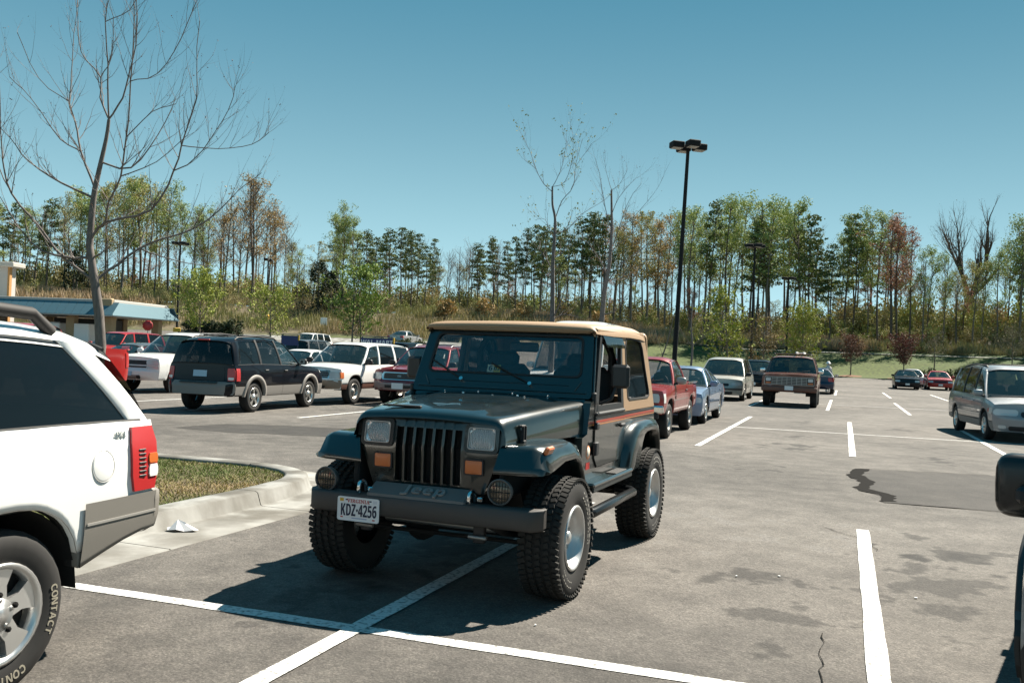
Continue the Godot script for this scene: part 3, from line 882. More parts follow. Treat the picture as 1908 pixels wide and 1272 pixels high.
		part(gm, "stone_guard", M.black, F)
	# ---- licence plate
	var PL := Node3D.new(); PL.name = "licence_plate"; J.add_child(PL, true)
	PL.transform = Transform3D(Basis(Vector3(0, 0, -1), Vector3(0, 1, 0), Vector3(1, 0, 0)), v(0.572, -0.408, 0.538))
	var pm := MB.new()
	pm.prism(rrect(-0.153, 0.153, -0.077, 0.077, 0.014, 4), -0.002, 0.002)
	part(pm, "plate_sheet", M.plate, PL)
	var fm := MB.new()
	fm.frame(rrect(-0.153, 0.153, -0.077, 0.077, 0.014, 4), rrect(-0.148, 0.148, -0.072, 0.072, 0.011, 4), 0.002, 0.004)
	part(fm, "plate_rim", M.plate, PL)
	var reg := inst(lettering("KDZ·4256", 0.082, 0.003, "Droid Sans", true), "registration", M.navy_ink, PL, Transform3D(Basis().scaled(Vector3(0.55, 0.95, 1)), Vector3(0.002, -0.008, 0.0035)))
	inst(lettering("VIRGINIA", 0.026, 0.002, "Droid Serif", true), "state_name", M.red_ink, PL, Transform3D(Basis().scaled(Vector3(0.95, 0.9, 1)), Vector3(0.0, 0.052, 0.003)))
	boxp("month_sticker", Vector3(-0.122, 0.056, 0.0028), Vector3(0.028, 0.02, 0.0012), 0, M.yellow, PL)
	boxp("year_sticker", Vector3(0.122, 0.054, 0.0028), Vector3(0.028, 0.02, 0.0012), 0, mat(lin(0.6, 0.62, 0.66), 0.5), PL)
	boxp("slogan_line", Vector3(0.01, -0.058, 0.0026), Vector3(0.11, 0.007, 0.0008), 0, mat(lin(0.35, 0.4, 0.55), 0.5), PL)
	for q in [[-0.12, -0.055], [0.115, -0.06], [-0.085, 0.058], [0.088, 0.058]]:
		boxp("emblem", Vector3(q[0], q[1], 0.0026), Vector3(0.018, 0.008, 0.0008), 0, M.red_ink if q[1] < 0 else M.navy_ink, PL)
	# ---- grille with seven open slots
	make_grille(J, green)
	# ---- hood
	make_hood(J, green)
	# ---- fenders and flares
	for s in [1.0, -1.0]:
		var fl := part(front_flare(s), "front_fender", green, J)
		var am := MB.new()
		am.box(v(0.33 if s > 0 else 0.12, s * (0.792 if s > 0 else 0.81), 0.985 if s > 0 else 0.955), Vector3(0.115, 0.05, 0.03), 0.008, Basis(Vector3.RIGHT, -s * 0.45))
		part(am, "side_marker", M.amber, fl)
		part(rear_flare(s), "rear_flare", green, J)
		# inner wings close the wheel wells
		boxp("inner_wing", v(-0.1, s * 0.52, 0.83), Vector3(1.05, 0.32, 0.04), 0.01, M.under, J)
		boxp("inner_wing", v(-2.36, s * 0.56, 0.87), Vector3(1.0, 0.44, 0.03), 0.01, M.under, J)
		boxp("wheel_well_top", v(-2.36, s * 0.66, 1.0), Vector3(0.86, 0.02, 0.2), 0.0, M.under, J)
		boxp("wheel_well_back", v(-0.55, s * 0.62, 0.80), Vector3(0.03, 0.36, 0.24), 0.0, M.under, J)
	boxp("engine_block", v(-0.1, 0, 0.78), Vector3(0.9, 0.45, 0.8), 0.05, M.under, J)
	make_tub(J, green, tan, dark)
	make_windshield(J, green)
	make_cabin(J)
	return J

func make_grille(J: Node3D, green: Material):
	var hwz := [[0.685, 0.395], [0.76, 0.425], [0.84, 0.455], [0.90, 0.478], [0.96, 0.512], [1.02, 0.532], [1.08, 0.536], [1.12, 0.525], [1.15, 0.49], [1.168, 0.43]]
	var zs := [0.685, 0.705, 0.72, 0.728, 0.75, 0.84, 0.90, 0.955, 1.0, 1.05, 1.066, 1.078, 1.086, 1.12, 1.15, 1.168]
	var cols := []   # [lateral, forward offset, kind] kind: f fixed, s stretched
	for q in [-1.0, -0.75, -0.4, -0.1]: cols.append([q, 0.0, "s"])
	var pitch := 0.0695
	for k in 7:
		var c := (k - 3) * pitch
		cols.append([c - 0.0245, 0.004, "f"]); cols.append([c + 0.0245, 0.004, "f"])
		if k < 6: cols.append([c + pitch * 0.5, 0.016, "f"])
	for q in [0.1, 0.4, 0.75, 1.0]: cols.append([q, 0.0, "s"])
	var P := func(i: int, j: int, back: float) -> Vector3:
		var c = cols[j]
		var z: float = zs[i]
		var l: float = c[0]
		if c[2] == "s": l = signf(c[0]) * lerpf(0.235, pchip(hwz, z), absf(c[0]))
		var e: float = 0.425 + (c[1] if z > 0.715 and z < 1.09 else 0.0) - maxf(0.0, z - 0.955) * 0.16 - maxf(0.0, 0.955 - z) * 0.03 - absf(l) * absf(l) * 0.06 - back
		return v(e, l, z)
	var solid := func(i: int, j: int) -> bool:
		if i < 0 or j < 0 or i >= zs.size() - 1 or j >= cols.size() - 1: return false
		var a = cols[j]; var b = cols[j + 1]
		if a[2] == "f" and b[2] == "f" and absf(b[0] - a[0]) > 0.045:
			var z0: float = zs[i]; var z1: float = zs[i + 1]
			return z1 < 0.7281 or z0 > 1.0779
		return true
	var mb := MB.new()
	mb.next_group()
	for i in zs.size() - 1:
		for j in cols.size() - 1:
			if solid.call(i, j): mb.quad(P.call(i, j, 0), P.call(i + 1, j, 0), P.call(i + 1, j + 1, 0), P.call(i, j + 1, 0))
	mb.flat()
	for i in zs.size() - 1:
		for j in cols.size() - 1:
			if not solid.call(i, j): continue
			for d in [[-1, 0, 0, 0, 0, 1], [1, 0, 1, 0, 1, 1], [0, -1, 0, 0, 1, 0], [0, 1, 0, 1, 1, 1]]:
				if not solid.call(i + d[0], j + d[1]):
					mb.quad(P.call(i + d[2], j + d[3], 0), P.call(i + d[4], j + d[5], 0), P.call(i + d[4], j + d[5], 0.04), P.call(i + d[2], j + d[3], 0.04))
	var g := part(mb, "grille", green, J)
	boxp("radiator", v(0.335, 0, 0.90), Vector3(0.02, 0.44, 0.62), 0, M.under, J)
	for s in [1.0, -1.0]:
		# square headlamp: dark bezel, bright bowl, fluted lens
		var H := Node3D.new(); H.name = "headlamp"; J.add_child(H, true)
		H.transform = Transform3D(Basis(Vector3(0, 0, -1), Vector3(-0.14, 0.99, 0), Vector3(0.99, 0.14, 0)), v(0.408, s * 0.372, 1.033))
		var bz := MB.new()
		bz.frame(rrect(-0.118, 0.118, -0.092, 0.092, 0.03), rrect(-0.093, 0.093, -0.070, 0.070, 0.018), -0.01, 0.014)
		part(bz, "bezel", green, H)
		var bz2 := MB.new()
		bz2.frame(rrect(-0.0935, 0.0935, -0.0705, 0.0705, 0.018), rrect(-0.087, 0.087, -0.064, 0.064, 0.015), -0.012, 0.017)
		part(bz2, "retaining_ring", M.steel, H)
		var bowl := []
		for i in 13:
			var row := PackedVector3Array()
			for j in 17:
				var x := lerpf(-1, 1, j / 16.0); var y := lerpf(-1, 1, i / 12.0)
				row.append(Vector3(x * 0.089, y * 0.066, -0.055 + 0.055 * minf(1.0, x * x * 0.9 + y * y * 0.7) + 0.004 * sin(x * 9.0) * cos(y * 7.0)))
			bowl.append(row)
		var bw := MB.new()
		bw.grid(bowl)
		part(bw, "reflector", mat(lin(0.9, 0.9, 0.9), 0.10, 0.9), H)
		var bl := MB.new()
		bl.box(Vector3(0, 0.0, -0.03), Vector3(0.03, 0.02, 0.03), 0.008)
		part(bl, "bulb_shield", M.steel, H)
		var lens := []
		for i in 9:
			var row := PackedVector3Array()
			for j in 73:
				var x := lerpf(-1, 1, j / 72.0); var y := lerpf(-1, 1, i / 8.0)
				row.append(Vector3(x * 0.088, y * 0.065, 0.006 + 0.008 * (1 - x * x) * (1 - y * y) + (0.0026 if j % 6 < 3 else 0.0)))
			lens.append(row)
		var lm := MB.new()
		lm.grid(lens)
		var lg := glass(lin(0.85, 0.87, 0.88), 0.30)
		lg.roughness = 0.06
		part(lm, "lens", lg, H)
		# turn signal
		var T := Node3D.new(); T.name = "turn_signal"; J.add_child(T, true)
		T.transform = Transform3D(Basis(Vector3(0, 0, -1), Vector3(0.03, 1, 0), Vector3(1, -0.03, 0)), v(0.418, s * 0.325, 0.852))
		var t0 := MB.new()
		t0.frame(rrect(-0.068, 0.068, -0.052, 0.052, 0.012), rrect(-0.058, 0.058, -0.042, 0.042, 0.009), -0.005, 0.009)
		part(t0, "surround", M.black, T)
		var t1 := MB.new()
		var rows := []
		for i in 7:
			var row := PackedVector3Array()
			for j in 15:
				var x := lerpf(-1, 1, j / 14.0); var y := lerpf(-1, 1, i / 6.0)
				row.append(Vector3(x * 0.058, y * 0.042, 0.007 + 0.006 * (1 - x * x * x * x) * (1 - y * y * y * y) + (0.001 if (i + j) % 2 else 0.0)))
			rows.append(row)
		t1.grid(rows)
		part(t1, "lens", M.amber, T)

func make_hood(J: Node3D, green: Material):
	# section: share of the half width, drop below the top
	var mb := MB.new()
	var st := [[0.452, 1.135, 0.50], [0.448, 1.155, 0.50], [0.435, 1.170, 0.50], [0.415, 1.179, 0.502], [0.38, 1.185, 0.508], [0.25, 1.197, 0.532], [0.1, 1.209, 0.558], [-0.1, 1.223, 0.592], [-0.3, 1.236, 0.625], [-0.5, 1.248, 0.658], [-0.65, 1.257, 0.683], [-0.74, 1.262, 0.698]]
	var rows := []
	for q in st:
		var row := PackedVector3Array()
		var W: float = q[2]; var zt: float = q[1]
		var low := 1.0 if q[0] > 0.3 else 1.008
		for k in 37:
			var t := lerpf(-1, 1, k / 36.0)
			var a := absf(t)
			var l := 0.0; var z := 0.0
			if a > 0.72:       # side wall down to the fender
				var u := (a - 0.72) / 0.28
				l = W + 0.030 + 0.012 * sin(u * PI * 0.5)
				z = lerpf(zt - 0.095, low, u)
			elif a > 0.5:      # rounded edge
				var u := (a - 0.5) / 0.22 * PI * 0.5
				l = W - 0.055 + 0.085 * sin(u)
				z = zt - 0.095 + 0.085 * cos(u)
			else:
				var u := a / 0.5
				l = (W - 0.055) * u
				z = zt - 0.010
				z += 0.018 * (1.0 - u * u)
				# raised centre panel
				z += 0.013 * smoothstep(0.80, 0.68, u) * smoothstep(0.43, 0.30, q[0])
			row.append(v(q[0] - absf(l) * absf(l) * 0.05 * smoothstep(0.0, 0.4, q[0]), signf(t) * l, z))
		rows.append(row)
	mb.grid(rows)
	var h := part(mb, "hood", green, J)
	# dark bump strip near the front edge, catches, hinges, washer nozzles
	boxp("hood_bumper", v(0.34, -0.24, 1.208), Vector3(0.03, 0.014, 0.28), 0.005, M.rubber, h)
	for s in [1.0, -1.0]:
		var L := Node3D.new(); L.name = "hood_catch"; J.add_child(L, true)
		L.position = v(0.24, s * 0.585, 1.03)
		boxp("base", v(0, 0, -0.01), Vector3(0.05, 0.02, 0.03), 0.004, M.black, L)
		boxp("strap", v(0.012, 0, 0.04), Vector3(0.012, 0.1, 0.02), 0.003, M.rubber, L)
		boxp("strap", v(-0.02, s * 0.004, 0.04), Vector3(0.012, 0.1, 0.02), 0.003, M.rubber, L)
		boxp("hook", v(0.0, -s * 0.012, 0.088), Vector3(0.07, 0.016, 0.03), 0.004, M.black, L)
	for l in [-0.42, -0.14, 0.14, 0.42]:
		var hg := boxp("hood_hinge", v(-0.72, l, 1.268 - 0.03 * l * l), Vector3(0.05, 0.02, 0.035), 0.005, M.steel if absf(l) < 0.3 else M.chrome, J)
		boxp("hinge_bolt", v(-0.70, l, 1.284 - 0.03 * l * l), Vector3(0.012, 0.008, 0.012), 0.002, M.chrome, hg)
	for l in [-0.22, 0.22]:
		boxp("washer_nozzle", v(-0.60, l, 1.272), Vector3(0.02, 0.014, 0.02), 0.004, M.chrome, J)
	for l in [0.05, 0.30]:
		boxp("rubber_stop", v(-0.52, l, 1.268), Vector3(0.018, 0.012, 0.018), 0.004, M.steel, J)
	# cowl between hood and windshield
	var cm := MB.new()
	cm.box(v(-0.80, 0, 1.20), Vector3(0.14, 0.12, 1.42), 0.02)
	part(cm, "cowl", green, J)

func make_tub(J: Node3D, green: Material, tan: Material, dark: Material):
	for s in [1.0, -1.0]:
		var T := Transform3D(Basis(Vector3(1, 0, 0), Vector3(0, 1, 0), Vector3(0, 0, -s)), Vector3.ZERO)   # (e, z, lateral)
		var side := func(pts: Array, l0: float, l1: float) -> MB:
			var mb := MB.new()
			var poly := PackedVector2Array()
			for p in pts: poly.append(Vector2(p[0], p[1]))
			mb.prism(poly, l0, l1, T)
			return mb
		part(side.call([[-0.50, 0.62], [-0.50, 1.0], [-0.62, 1.02], [-0.68, 1.24], [-0.782, 1.262], [-0.782, 0.83], [-0.86, 0.755], [-0.86, 0.62]], 0.70, 0.757), "cowl_side", green, J)
		part(side.call([[-0.862, 0.62], [-0.862, 0.757], [-1.53, 0.757], [-1.65, 0.85], [-1.66, 0.62]], 0.70, 0.756), "rocker_panel", green, J)
		part(side.call([[-1.66, 1.135], [-2.80, 1.135], [-2.82, 0.62], [-2.76, 0.62], [-2.72, 0.80], [-2.6, 0.95], [-2.4, 0.985], [-2.15, 0.965], [-1.98, 0.86], [-1.90, 0.62], [-1.662, 0.62]], 0.70, 0.758), "rear_quarter", green, J)
		# door: lower panel, recessed pull, handle, hinges
		var D := part(side.call([[-0.79, 1.14], [-0.79, 0.835], [-0.866, 0.765], [-1.525, 0.765], [-1.645, 0.855], [-1.652, 1.14]], 0.715, 0.768), "door", green, J)
		boxp("door_handle", v(-1.52, s * 0.785, 1.04), Vector3(0.13, 0.03, 0.03), 0.01, M.black, D)
		for z in [0.905, 1.07]:
			boxp("hinge", v(-0.79, s * 0.778, z), Vector3(0.075, 0.10 if z < 1 else 0.05, 0.028), 0.008, M.black, D)
		boxp("check_strap", v(-0.755, s * 0.775, 0.905), Vector3(0.025, 0.095, 0.022), 0.005, M.black, D)
		# upper door: frame and smoked rain visor; the window is wound down
		var lean := Transform3D(Basis(Vector3(1, 0, 0), Vector3(0, 1, s * 0.075), Vector3(0, 0, -s)), Vector3(0, 0, s * 1.14 * -0.075))
		var fo := PackedVector2Array(); var fi := PackedVector2Array()
		for p in [[-0.80, 1.142], [-0.845, 1.262], [-1.04, 1.742], [-1.10, 1.765], [-1.66, 1.765], [-1.70, 1.74], [-1.665, 1.3], [-1.66, 1.142]]: fo.append(Vector2(p[0], p[1]))
		for p in [[-0.92, 1.215], [-0.935, 1.27], [-1.085, 1.70], [-1.115, 1.722], [-1.62, 1.722], [-1.645, 1.70], [-1.60, 1.3], [-1.60, 1.215]]: fi.append(Vector2(p[0], p[1]))
		var fm := MB.new()
		fm.frame(fo, fi, 0.725, 0.757, lean)
		var U := part(fm, "upper_door", dark, J)
		var vm := MB.new()
		var vis := []
		for i in 5:
			var row := PackedVector3Array()
			for j in 9:
				var e := lerpf(-1.09, -1.66, j / 8.0)
				row.append(lean * Vector3(e, lerpf(1.745, 1.655, i / 4.0), 0.762 + 0.028 * sin(i / 4.0 * PI * 0.5)))
			vis.append(row)
		vm.grid(vis)
		part(vm, "rain_visor", M.tint, U)
		boxp("door_sill_cap", v(-1.22, s * 0.752, 1.155), Vector3(0.84, 0.03, 0.05), 0.01, M.black, U)
		# mirror on its arm
		var mr := Node3D.new(); mr.name = "mirror"; J.add_child(mr, true)
		mr.position = v(-0.94, 0.905 if s > 0 else -0.805, 1.44)
		boxp("mirror_head", Vector3.ZERO, Vector3(0.055, 0.178, 0.138), 0.02, mat(lin(0.02, 0.019, 0.018), 0.45), mr)
		boxp("mirror_glass", Vector3(-0.030, 0, 0), Vector3(0.004, 0.155, 0.116), 0.0, M.chrome, mr)
		tubep("mirror_arm", [v(0, -s * 0.03, -0.07), v(0.02, -s * 0.06, -0.17), v(0.03, -s * 0.14, -0.21)], 0.013, M.black, mr)
		# stripes: dark line, red, orange
		for q in [[1.122, 0.016, M.black], [1.100, 0.018, mat(lin(0.36, 0.045, 0.02), 0.4)], [1.080, 0.009, mat(lin(0.42, 0.16, 0.05), 0.4)]]:
			for seg in [[-0.63, -0.776], [-0.80, -1.645], [-1.67, -2.79]]:
				var dl := 0.0106 if seg[0] == -0.80 else 0.0
				boxp("stripe", v((seg[0] + seg[1]) * 0.5, s * (0.7585 + dl), q[0]), Vector3(absf(seg[1] - seg[0]), q[1], 0.0022), 0, q[2], J)
		# round decal and red lettering on the cowl side
		var dm := MB.new()
		dm.lathe([[0.0, 0.7588], [0.05, 0.7588], [0.052, 0.757]], Transform3D(Basis(Vector3(1, 0, 0), Vector3(0, 1, 0), Vector3(0, 0, -s)), v(-0.655, 0, 0.885)), 24)
		var dec := part(dm, "round_decal", mat(lin(0.62, 0.22, 0.10), 0.5), J)
		var dm2 := MB.new()
		dm2.lathe([[0.0, 0.7604], [0.036, 0.7604], [0.037, 0.759]], Transform3D(Basis(Vector3(1, 0, 0), Vector3(0, 1, 0), Vector3(0, 0, -s)), v(-0.655, 0, 0.89)), 24)
		part(dm2, "decal_centre", mat(lin(0.66, 0.6, 0.5), 0.5), dec)
		for k in 3:
			boxp("decal_letter", v(-0.62 - 0.034 * k, s * 0.7585, 0.79), Vector3(0.024, 0.05, 0.0022), 0, mat(lin(0.45, 0.03, 0.025), 0.5), J, Basis(Vector3.BACK, 0.15))
		# side step: tread plate with pockets over a bright-edged tube
		var stp := MB.new()
		stp.box(v(-1.05, s * 0.80, 0.672), Vector3(1.14, 0.035, 0.13), 0.012)
		var step_ := part(stp, "step_board", green, J)
		boxp("step_pocket", v(-1.28, s * 0.81, 0.692), Vector3(0.34, 0.012, 0.085), 0.004, M.rubber, step_)
		boxp("step_skirt", v(-1.05, s * 0.848, 0.645), Vector3(1.12, 0.05, 0.02), 0.008, charcoal_of(), step_)
		var tm := MB.new()
		var pts := [v(-0.42, s * 0.70, 0.50), v(-0.42, s * 0.82, 0.495), v(-0.46, s * 0.86, 0.49), v(-1.64, s * 0.86, 0.49), v(-1.69, s * 0.83, 0.495), v(-1.70, s * 0.70, 0.50)]
		tm.tube(pts, [0.036, 0.037, 0.037, 0.037, 0.037, 0.036], 14)
		part(tm, "side_tube", mat(lin(0.02, 0.022, 0.024), 0.22, 0.3), J)
		# hard top side
		var ht := Transform3D(Basis(Vector3(1, 0, 0), Vector3(0, 1, s * 0.075), Vector3(0, 0, -s)), Vector3(0, 0, s * 1.14 * -0.075))
		var ho := PackedVector2Array(); var hi := PackedVector2Array()
		for p in [[-1.668, 1.14], [-1.668, 1.45], [-1.69, 1.68], [-1.715, 1.80], [-2.1, 1.80], [-2.48, 1.80], [-2.58, 1.70], [-2.66, 1.5], [-2.76, 1.25], [-2.80, 1.14], [-2.5, 1.14], [-2.0, 1.14]]: ho.append(Vector2(p[0], p[1]))
		for p in [[-1.80, 1.25], [-1.775, 1.45], [-1.775, 1.68], [-1.83, 1.745], [-2.1, 1.748], [-2.34, 1.735], [-2.41, 1.67], [-2.50, 1.47], [-2.60, 1.29], [-2.60, 1.245], [-2.54, 1.225], [-1.86, 1.225]]: hi.append(Vector2(p[0], p[1]))
		var hm := MB.new()
		hm.frame(ho, hi, 0.728, 0.757, ht)
		var HS := part(hm, "hardtop_side", tan, J)
		var sm := MB.new()
		var sl := PackedVector2Array(); var so := PackedVector2Array()
		for p in hi:
			so.append(p); sl.append(p.lerp(Vector2(-2.18, 1.49), 0.045))
		sm.frame(so, sl, 0.740, 0.762, ht)
		part(sm, "window_seal", M.rubber, HS)
		var gm := MB.new()
		gm.prism(hi, 0.744, 0.749, ht)
		part(gm, "side_window", M.tint, HS)
	# tub floor, tailgate, dash
	boxp("floor_pan", v(-1.7, 0, 0.62), Vector3(2.2, 0.05, 1.42), 0, M.under, J)
	boxp("firewall", v(-0.72, 0, 0.92), Vector3(0.03, 0.6, 1.42), 0, M.under, J)
	boxp("tailgate", v(-2.80, 0, 0.88), Vector3(0.04, 0.5, 1.44), 0.01, green, J)
	# roof shell of the hard top
	var mb := MB.new()
	var rows := []
	for q in [[-0.925, 1.765, 0.670, 0.0], [-0.915, 1.778, 0.672, 0.015], [-0.925, 1.795, 0.675, 0.035], [-0.96, 1.812, 0.678, 0.05], [-1.05, 1.822, 0.68, 0.06], [-1.4, 1.838, 0.685, 0.075], [-1.9, 1.85, 0.688, 0.08], [-2.3, 1.845, 0.686, 0.08], [-2.46, 1.83, 0.68, 0.075], [-2.54, 1.805, 0.675, 0.06], [-2.58, 1.765, 0.67, 0.04]]:
		var row := PackedVector3Array()
		for k in 25:
			var t := lerpf(-1, 1, k / 24.0)
			var a := absf(t)
			var l := 0.0; var z: float = q[1]
			if a > 0.6:
				var u := (a - 0.6) / 0.4 * PI * 0.5
				l = q[2] - q[3] + (q[3] + 0.038) * sin(u)
				z = q[1] - q[3] * 1.25 * (1.0 - cos(u))
			else:
				l = (q[2] - q[3]) * a / 0.6
				z += 0.012 * (1.0 - pow(a / 0.6, 2.0))
			row.append(v(q[0], signf(t) * l, z))
		rows.append(row)
	mb.grid(rows)
	var lower := []
	for r in rows.slice(2, 10):
		var row := PackedVector3Array()
		for p in r: row.append(Vector3(p.x, p.y - 0.02, p.z * 0.97))
		lower.append(row)
	mb.grid(lower, true)
	for s in [1.0, -1.0]:
		mb.box(v(-1.35, s * 0.695, 1.772), Vector3(0.80, 0.05, 0.035), 0.01)
	mb.box(v(-0.955, 0, 1.772), Vector3(0.05, 0.04, 1.33), 0.012)
	part(mb, "hardtop_roof", tan, J)
	# rear of the hard top
	var rt := Transform3D(Basis(Vector3(0, 0, 1), Vector3(0.34, 1, 0).normalized(), Vector3(-1, 0.34, 0).normalized()), v(-2.78, 0, 1.15))
	var rm := MB.new()
	rm.frame(rrect(-0.72, 0.72, 0.0, 0.70, 0.05), rrect(-0.56, 0.56, 0.08, 0.60, 0.06), -0.03, 0.0, rt)
	var RR := part(rm, "hardtop_rear", tan, J)
	var rg := MB.new()
	rg.prism(rrect(-0.56, 0.56, 0.08, 0.60, 0.06), -0.018, -0.014, rt)
	part(rg, "rear_window", M.clear, RR)

var _charcoal: StandardMaterial3D
func charcoal_of() -> StandardMaterial3D:
	if _charcoal == null: _charcoal = mat(lin(0.02, 0.025, 0.026), 0.45)
	return _charcoal

func make_windshield(J: Node3D, green: Material):
	# the frame lies in a plane that leans back; x across (towards its left), y up the slope, z outwards
	var up := (v(-0.985, 0, 1.768) - v(-0.775, 0, 1.262)).normalized()
	var T := Transform3D(Basis(Vector3(0, 0, -1), up, Vector3(0, 0, -1).cross(up)), v(-0.775, 0, 1.262))
	var H := 0.548
	var fo := PackedVector2Array(); var fi := PackedVector2Array()
	var inner := rrect(-0.632, 0.632, 0.165, 0.498, 0.05, 6)
	for i in inner.size():
		var p := inner[i]
		fi.append(Vector2(p.x * lerpf(1.0, 0.955, (p.y - 0.165) / 0.333), p.y))
	var outer := rrect(-0.735, 0.735, 0.0, H, 0.03, 6)
	for p in outer: fo.append(Vector2(p.x * lerpf(1.0, 0.925, p.y / H), p.y))
	var mb := MB.new()
	mb.frame(fo, fi, -0.03, 0.012, T)
	var F := part(mb, "windshield_frame", green, J)
	var sm := MB.new()
	var sl := PackedVector2Array(); var so := PackedVector2Array()
	for p in fi:
		sl.append(Vector2(p.x * 0.982, 0.33 + (p.y - 0.33) * 0.95)); so.append(Vector2(p.x * 1.012, 0.33 + (p.y - 0.33) * 1.035))
	sm.frame(so, sl, 0.002, 0.018, T)
	part(sm, "glass_seal", M.rubber, F)
	var gm := MB.new()
	gm.prism(fi, 0.002, 0.006, T)
	part(gm, "glass", M.clear, F)
	# pressed rib across the lower frame, corner brackets
	var rb := MB.new()
	rb.box(T * Vector3(0, 0.045, 0.014), Vector3(0.012, 0.02, 1.38), 0.004, Basis(T.basis.z, T.basis.y, -T.basis.x))
	rb.box(T * Vector3(0, 0.10, 0.012), Vector3(0.008, 0.012, 1.10), 0.003, Basis(T.basis.z, T.basis.y, -T.basis.x))
	part(rb, "pressed_rib", green, F)
	for s in [1.0, -1.0]:
		tubep("corner_bracket", [T * Vector3(s * 0.60, 0.06, 0.014), T * Vector3(s * 0.64, 0.13, 0.014)], 0.006, green, F)
		boxp("windshield_hinge", v(-0.80, s * 0.748, 1.27), Vector3(0.05, 0.09, 0.03), 0.008, M.black, F)
		tubep("frame_edge_trim", [T * Vector3(s * 0.742, 0.01, -0.01), T * Vector3(s * 0.688, H - 0.01, -0.01)], 0.010, green, F)
	# wipers: pivot, arm, blade
	for w in [[-0.325, 0.105, -0.60, 0.255], [0.245, 0.09, -0.10, 0.25]]:
		var W := Node3D.new(); W.name = "wiper"; J.add_child(W, true)
		var a := T * Vector3(w[0], w[1], 0.03)
		var b := T * Vector3(lerpf(w[0], w[2], 0.55), lerpf(w[1], w[3], 0.55), 0.032)
		tubep("pivot", [T * Vector3(w[0], w[1] - 0.005, 0.012), T * Vector3(w[0], w[1], 0.044)], 0.016, M.chrome, W)
		tubep("arm", [a, b], 0.006, M.black, W)
		tubep("blade", [T * Vector3(lerpf(w[0], w[2], 0.30), lerpf(w[1], w[3], 0.30), 0.022), T * Vector3(w[2], w[3], 0.022)], 0.008, M.rubber, W)
	# inspection sticker inside the glass, bottom centre
	var S := Node3D.new(); S.name = "inspection_sticker"; J.add_child(S, true)
	S.transform = T * Transform3D(Basis(), Vector3(-0.085, 0.215, -0.004))
	boxp("sticker_half", Vector3(-0.0275, 0, 0), Vector3(0.053, 0.062, 0.002), 0, mat(lin(0.62, 0.62, 0.45), 0.6), S)
	boxp("sticker_half", Vector3(0.0275, 0, 0), Vector3(0.053, 0.062, 0.002), 0, mat(lin(0.6, 0.45, 0.06), 0.6), S)
	inst(lettering("6", 0.045, 0.001, "Droid Sans", true), "month_number", M.navy_ink, S, Transform3D(Basis(), Vector3(-0.0275, 0, 0.002)))
	inst(lettering("07", 0.036, 0.001, "Droid Sans", true), "year_number", M.navy_ink, S, Transform3D(Basis(), Vector3(0.0275, 0, 0.002)))
	# rear view mirror
	var rv := boxp("rear_view_mirror", T * Vector3(0.10, 0.44, -0.09), Vector3(0.03, 0.075, 0.24), 0.015, M.black, J)
	tubep("mirror_stem", [T * Vector3(0.02, 0.50, -0.02), T * Vector3(0.08, 0.45, -0.08)], 0.008, M.black, rv)

func make_cabin(J: Node3D):
	boxp("dashboard", v(-0.93, 0, 1.18), Vector3(0.28, 0.22, 1.36), 0.05, M.inside, J)
	for s in [1.0, -1.0]:
		var S := Node3D.new(); S.name = "front_seat"; J.add_child(S, true)
		S.position = v(-1.48, s * 0.36, 0.0)
		boxp("cushion", v(0.1, 0, 0.88), Vector3(0.5, 0.14, 0.50), 0.06, M.seat, S)
		boxp("backrest", v(-0.22, 0, 1.20), Vector3(0.14, 0.60, 0.50), 0.06, M.seat, S, Basis(Vector3.BACK, 0.22))
		boxp("headrest", v(-0.29, 0, 1.52), Vector3(0.09, 0.16, 0.28), 0.04, M.seat, S, Basis(Vector3.BACK, 0.22))
	boxp("rear_seat", v(-2.35, 0, 1.10), Vector3(0.14, 0.42, 0.96), 0.05, M.seat, J, Basis(Vector3.BACK, 0.2))
	# steering wheel
	var W := Node3D.new(); W.name = "steering_wheel"; J.add_child(W, true)
	var ring := []
	for k in 25:
		var t := TAU * k / 24.0
		ring.append(Vector3(0, cos(t) * 0.19, sin(t) * 0.19))
	W.transform = Transform3D(Basis(Vector3.BACK, -0.45), v(-1.16, 0.36, 1.22))
	tubep("rim", ring, 0.014, M.black, W, 8)
	boxp("spoke", Vector3.ZERO, Vector3(0.03, 0.05, 0.34), 0.01, M.black, W)
	tubep("column", [Vector3.ZERO, Vector3(0.25, -0.03, 0)], 0.03, M.inside, W)
	# roll bar
	var bars := MB.new()
	for s in [1.0, -1.0]:
		bars.tube([v(-1.80, s * 0.60, 0.65), v(-1.80, s * 0.60, 1.60), v(-1.80, s * 0.54, 1.71), v(-1.80, s * 0.44, 1.735)], [0.03, 0.03, 0.03, 0.03], 10)
		bars.tube([v(-1.82, s * 0.56, 1.70), v(-2.5, s * 0.58, 1.05)], [0.03, 0.03], 10)
		bars.tube([v(-0.98, s * 0.60, 1.72), v(-1.80, s * 0.56, 1.725)], [0.022, 0.022], 8)
	bars.tube([v(-1.80, -0.46, 1.735), v(-1.80, 0.46, 1.735)], [0.03, 0.03], 10)
	part(bars, "roll_bar", M.black, J)
	# spare wheel on the tailgate
	var sp := wheel(J, v(-2.97, 0.16, 0.98), 0.394, 0.262, 0.208, "dish", 1.0, M.bright, 0.0, "spare_wheel")
	sp.rotation = Vector3(0, -PI / 2, 0)

# ---------- cars: x forward, y up, z to the car's right, origin on the ground midway between the axles
const SECT := [[0.0, 0.958], [0.12, 0.978], [0.42, 1.0], [0.62, 1.0], [0.82, 0.988], [1.0, 0.95]]

class Car:
	var d := {}
	var node: Node3D

func cget(c: Dictionary, key: String, fallback):
	return c[key] if c.has(key) else fallback

func sh_at(c: Dictionary, x: float) -> float:
	return pchip(c.sh, x)

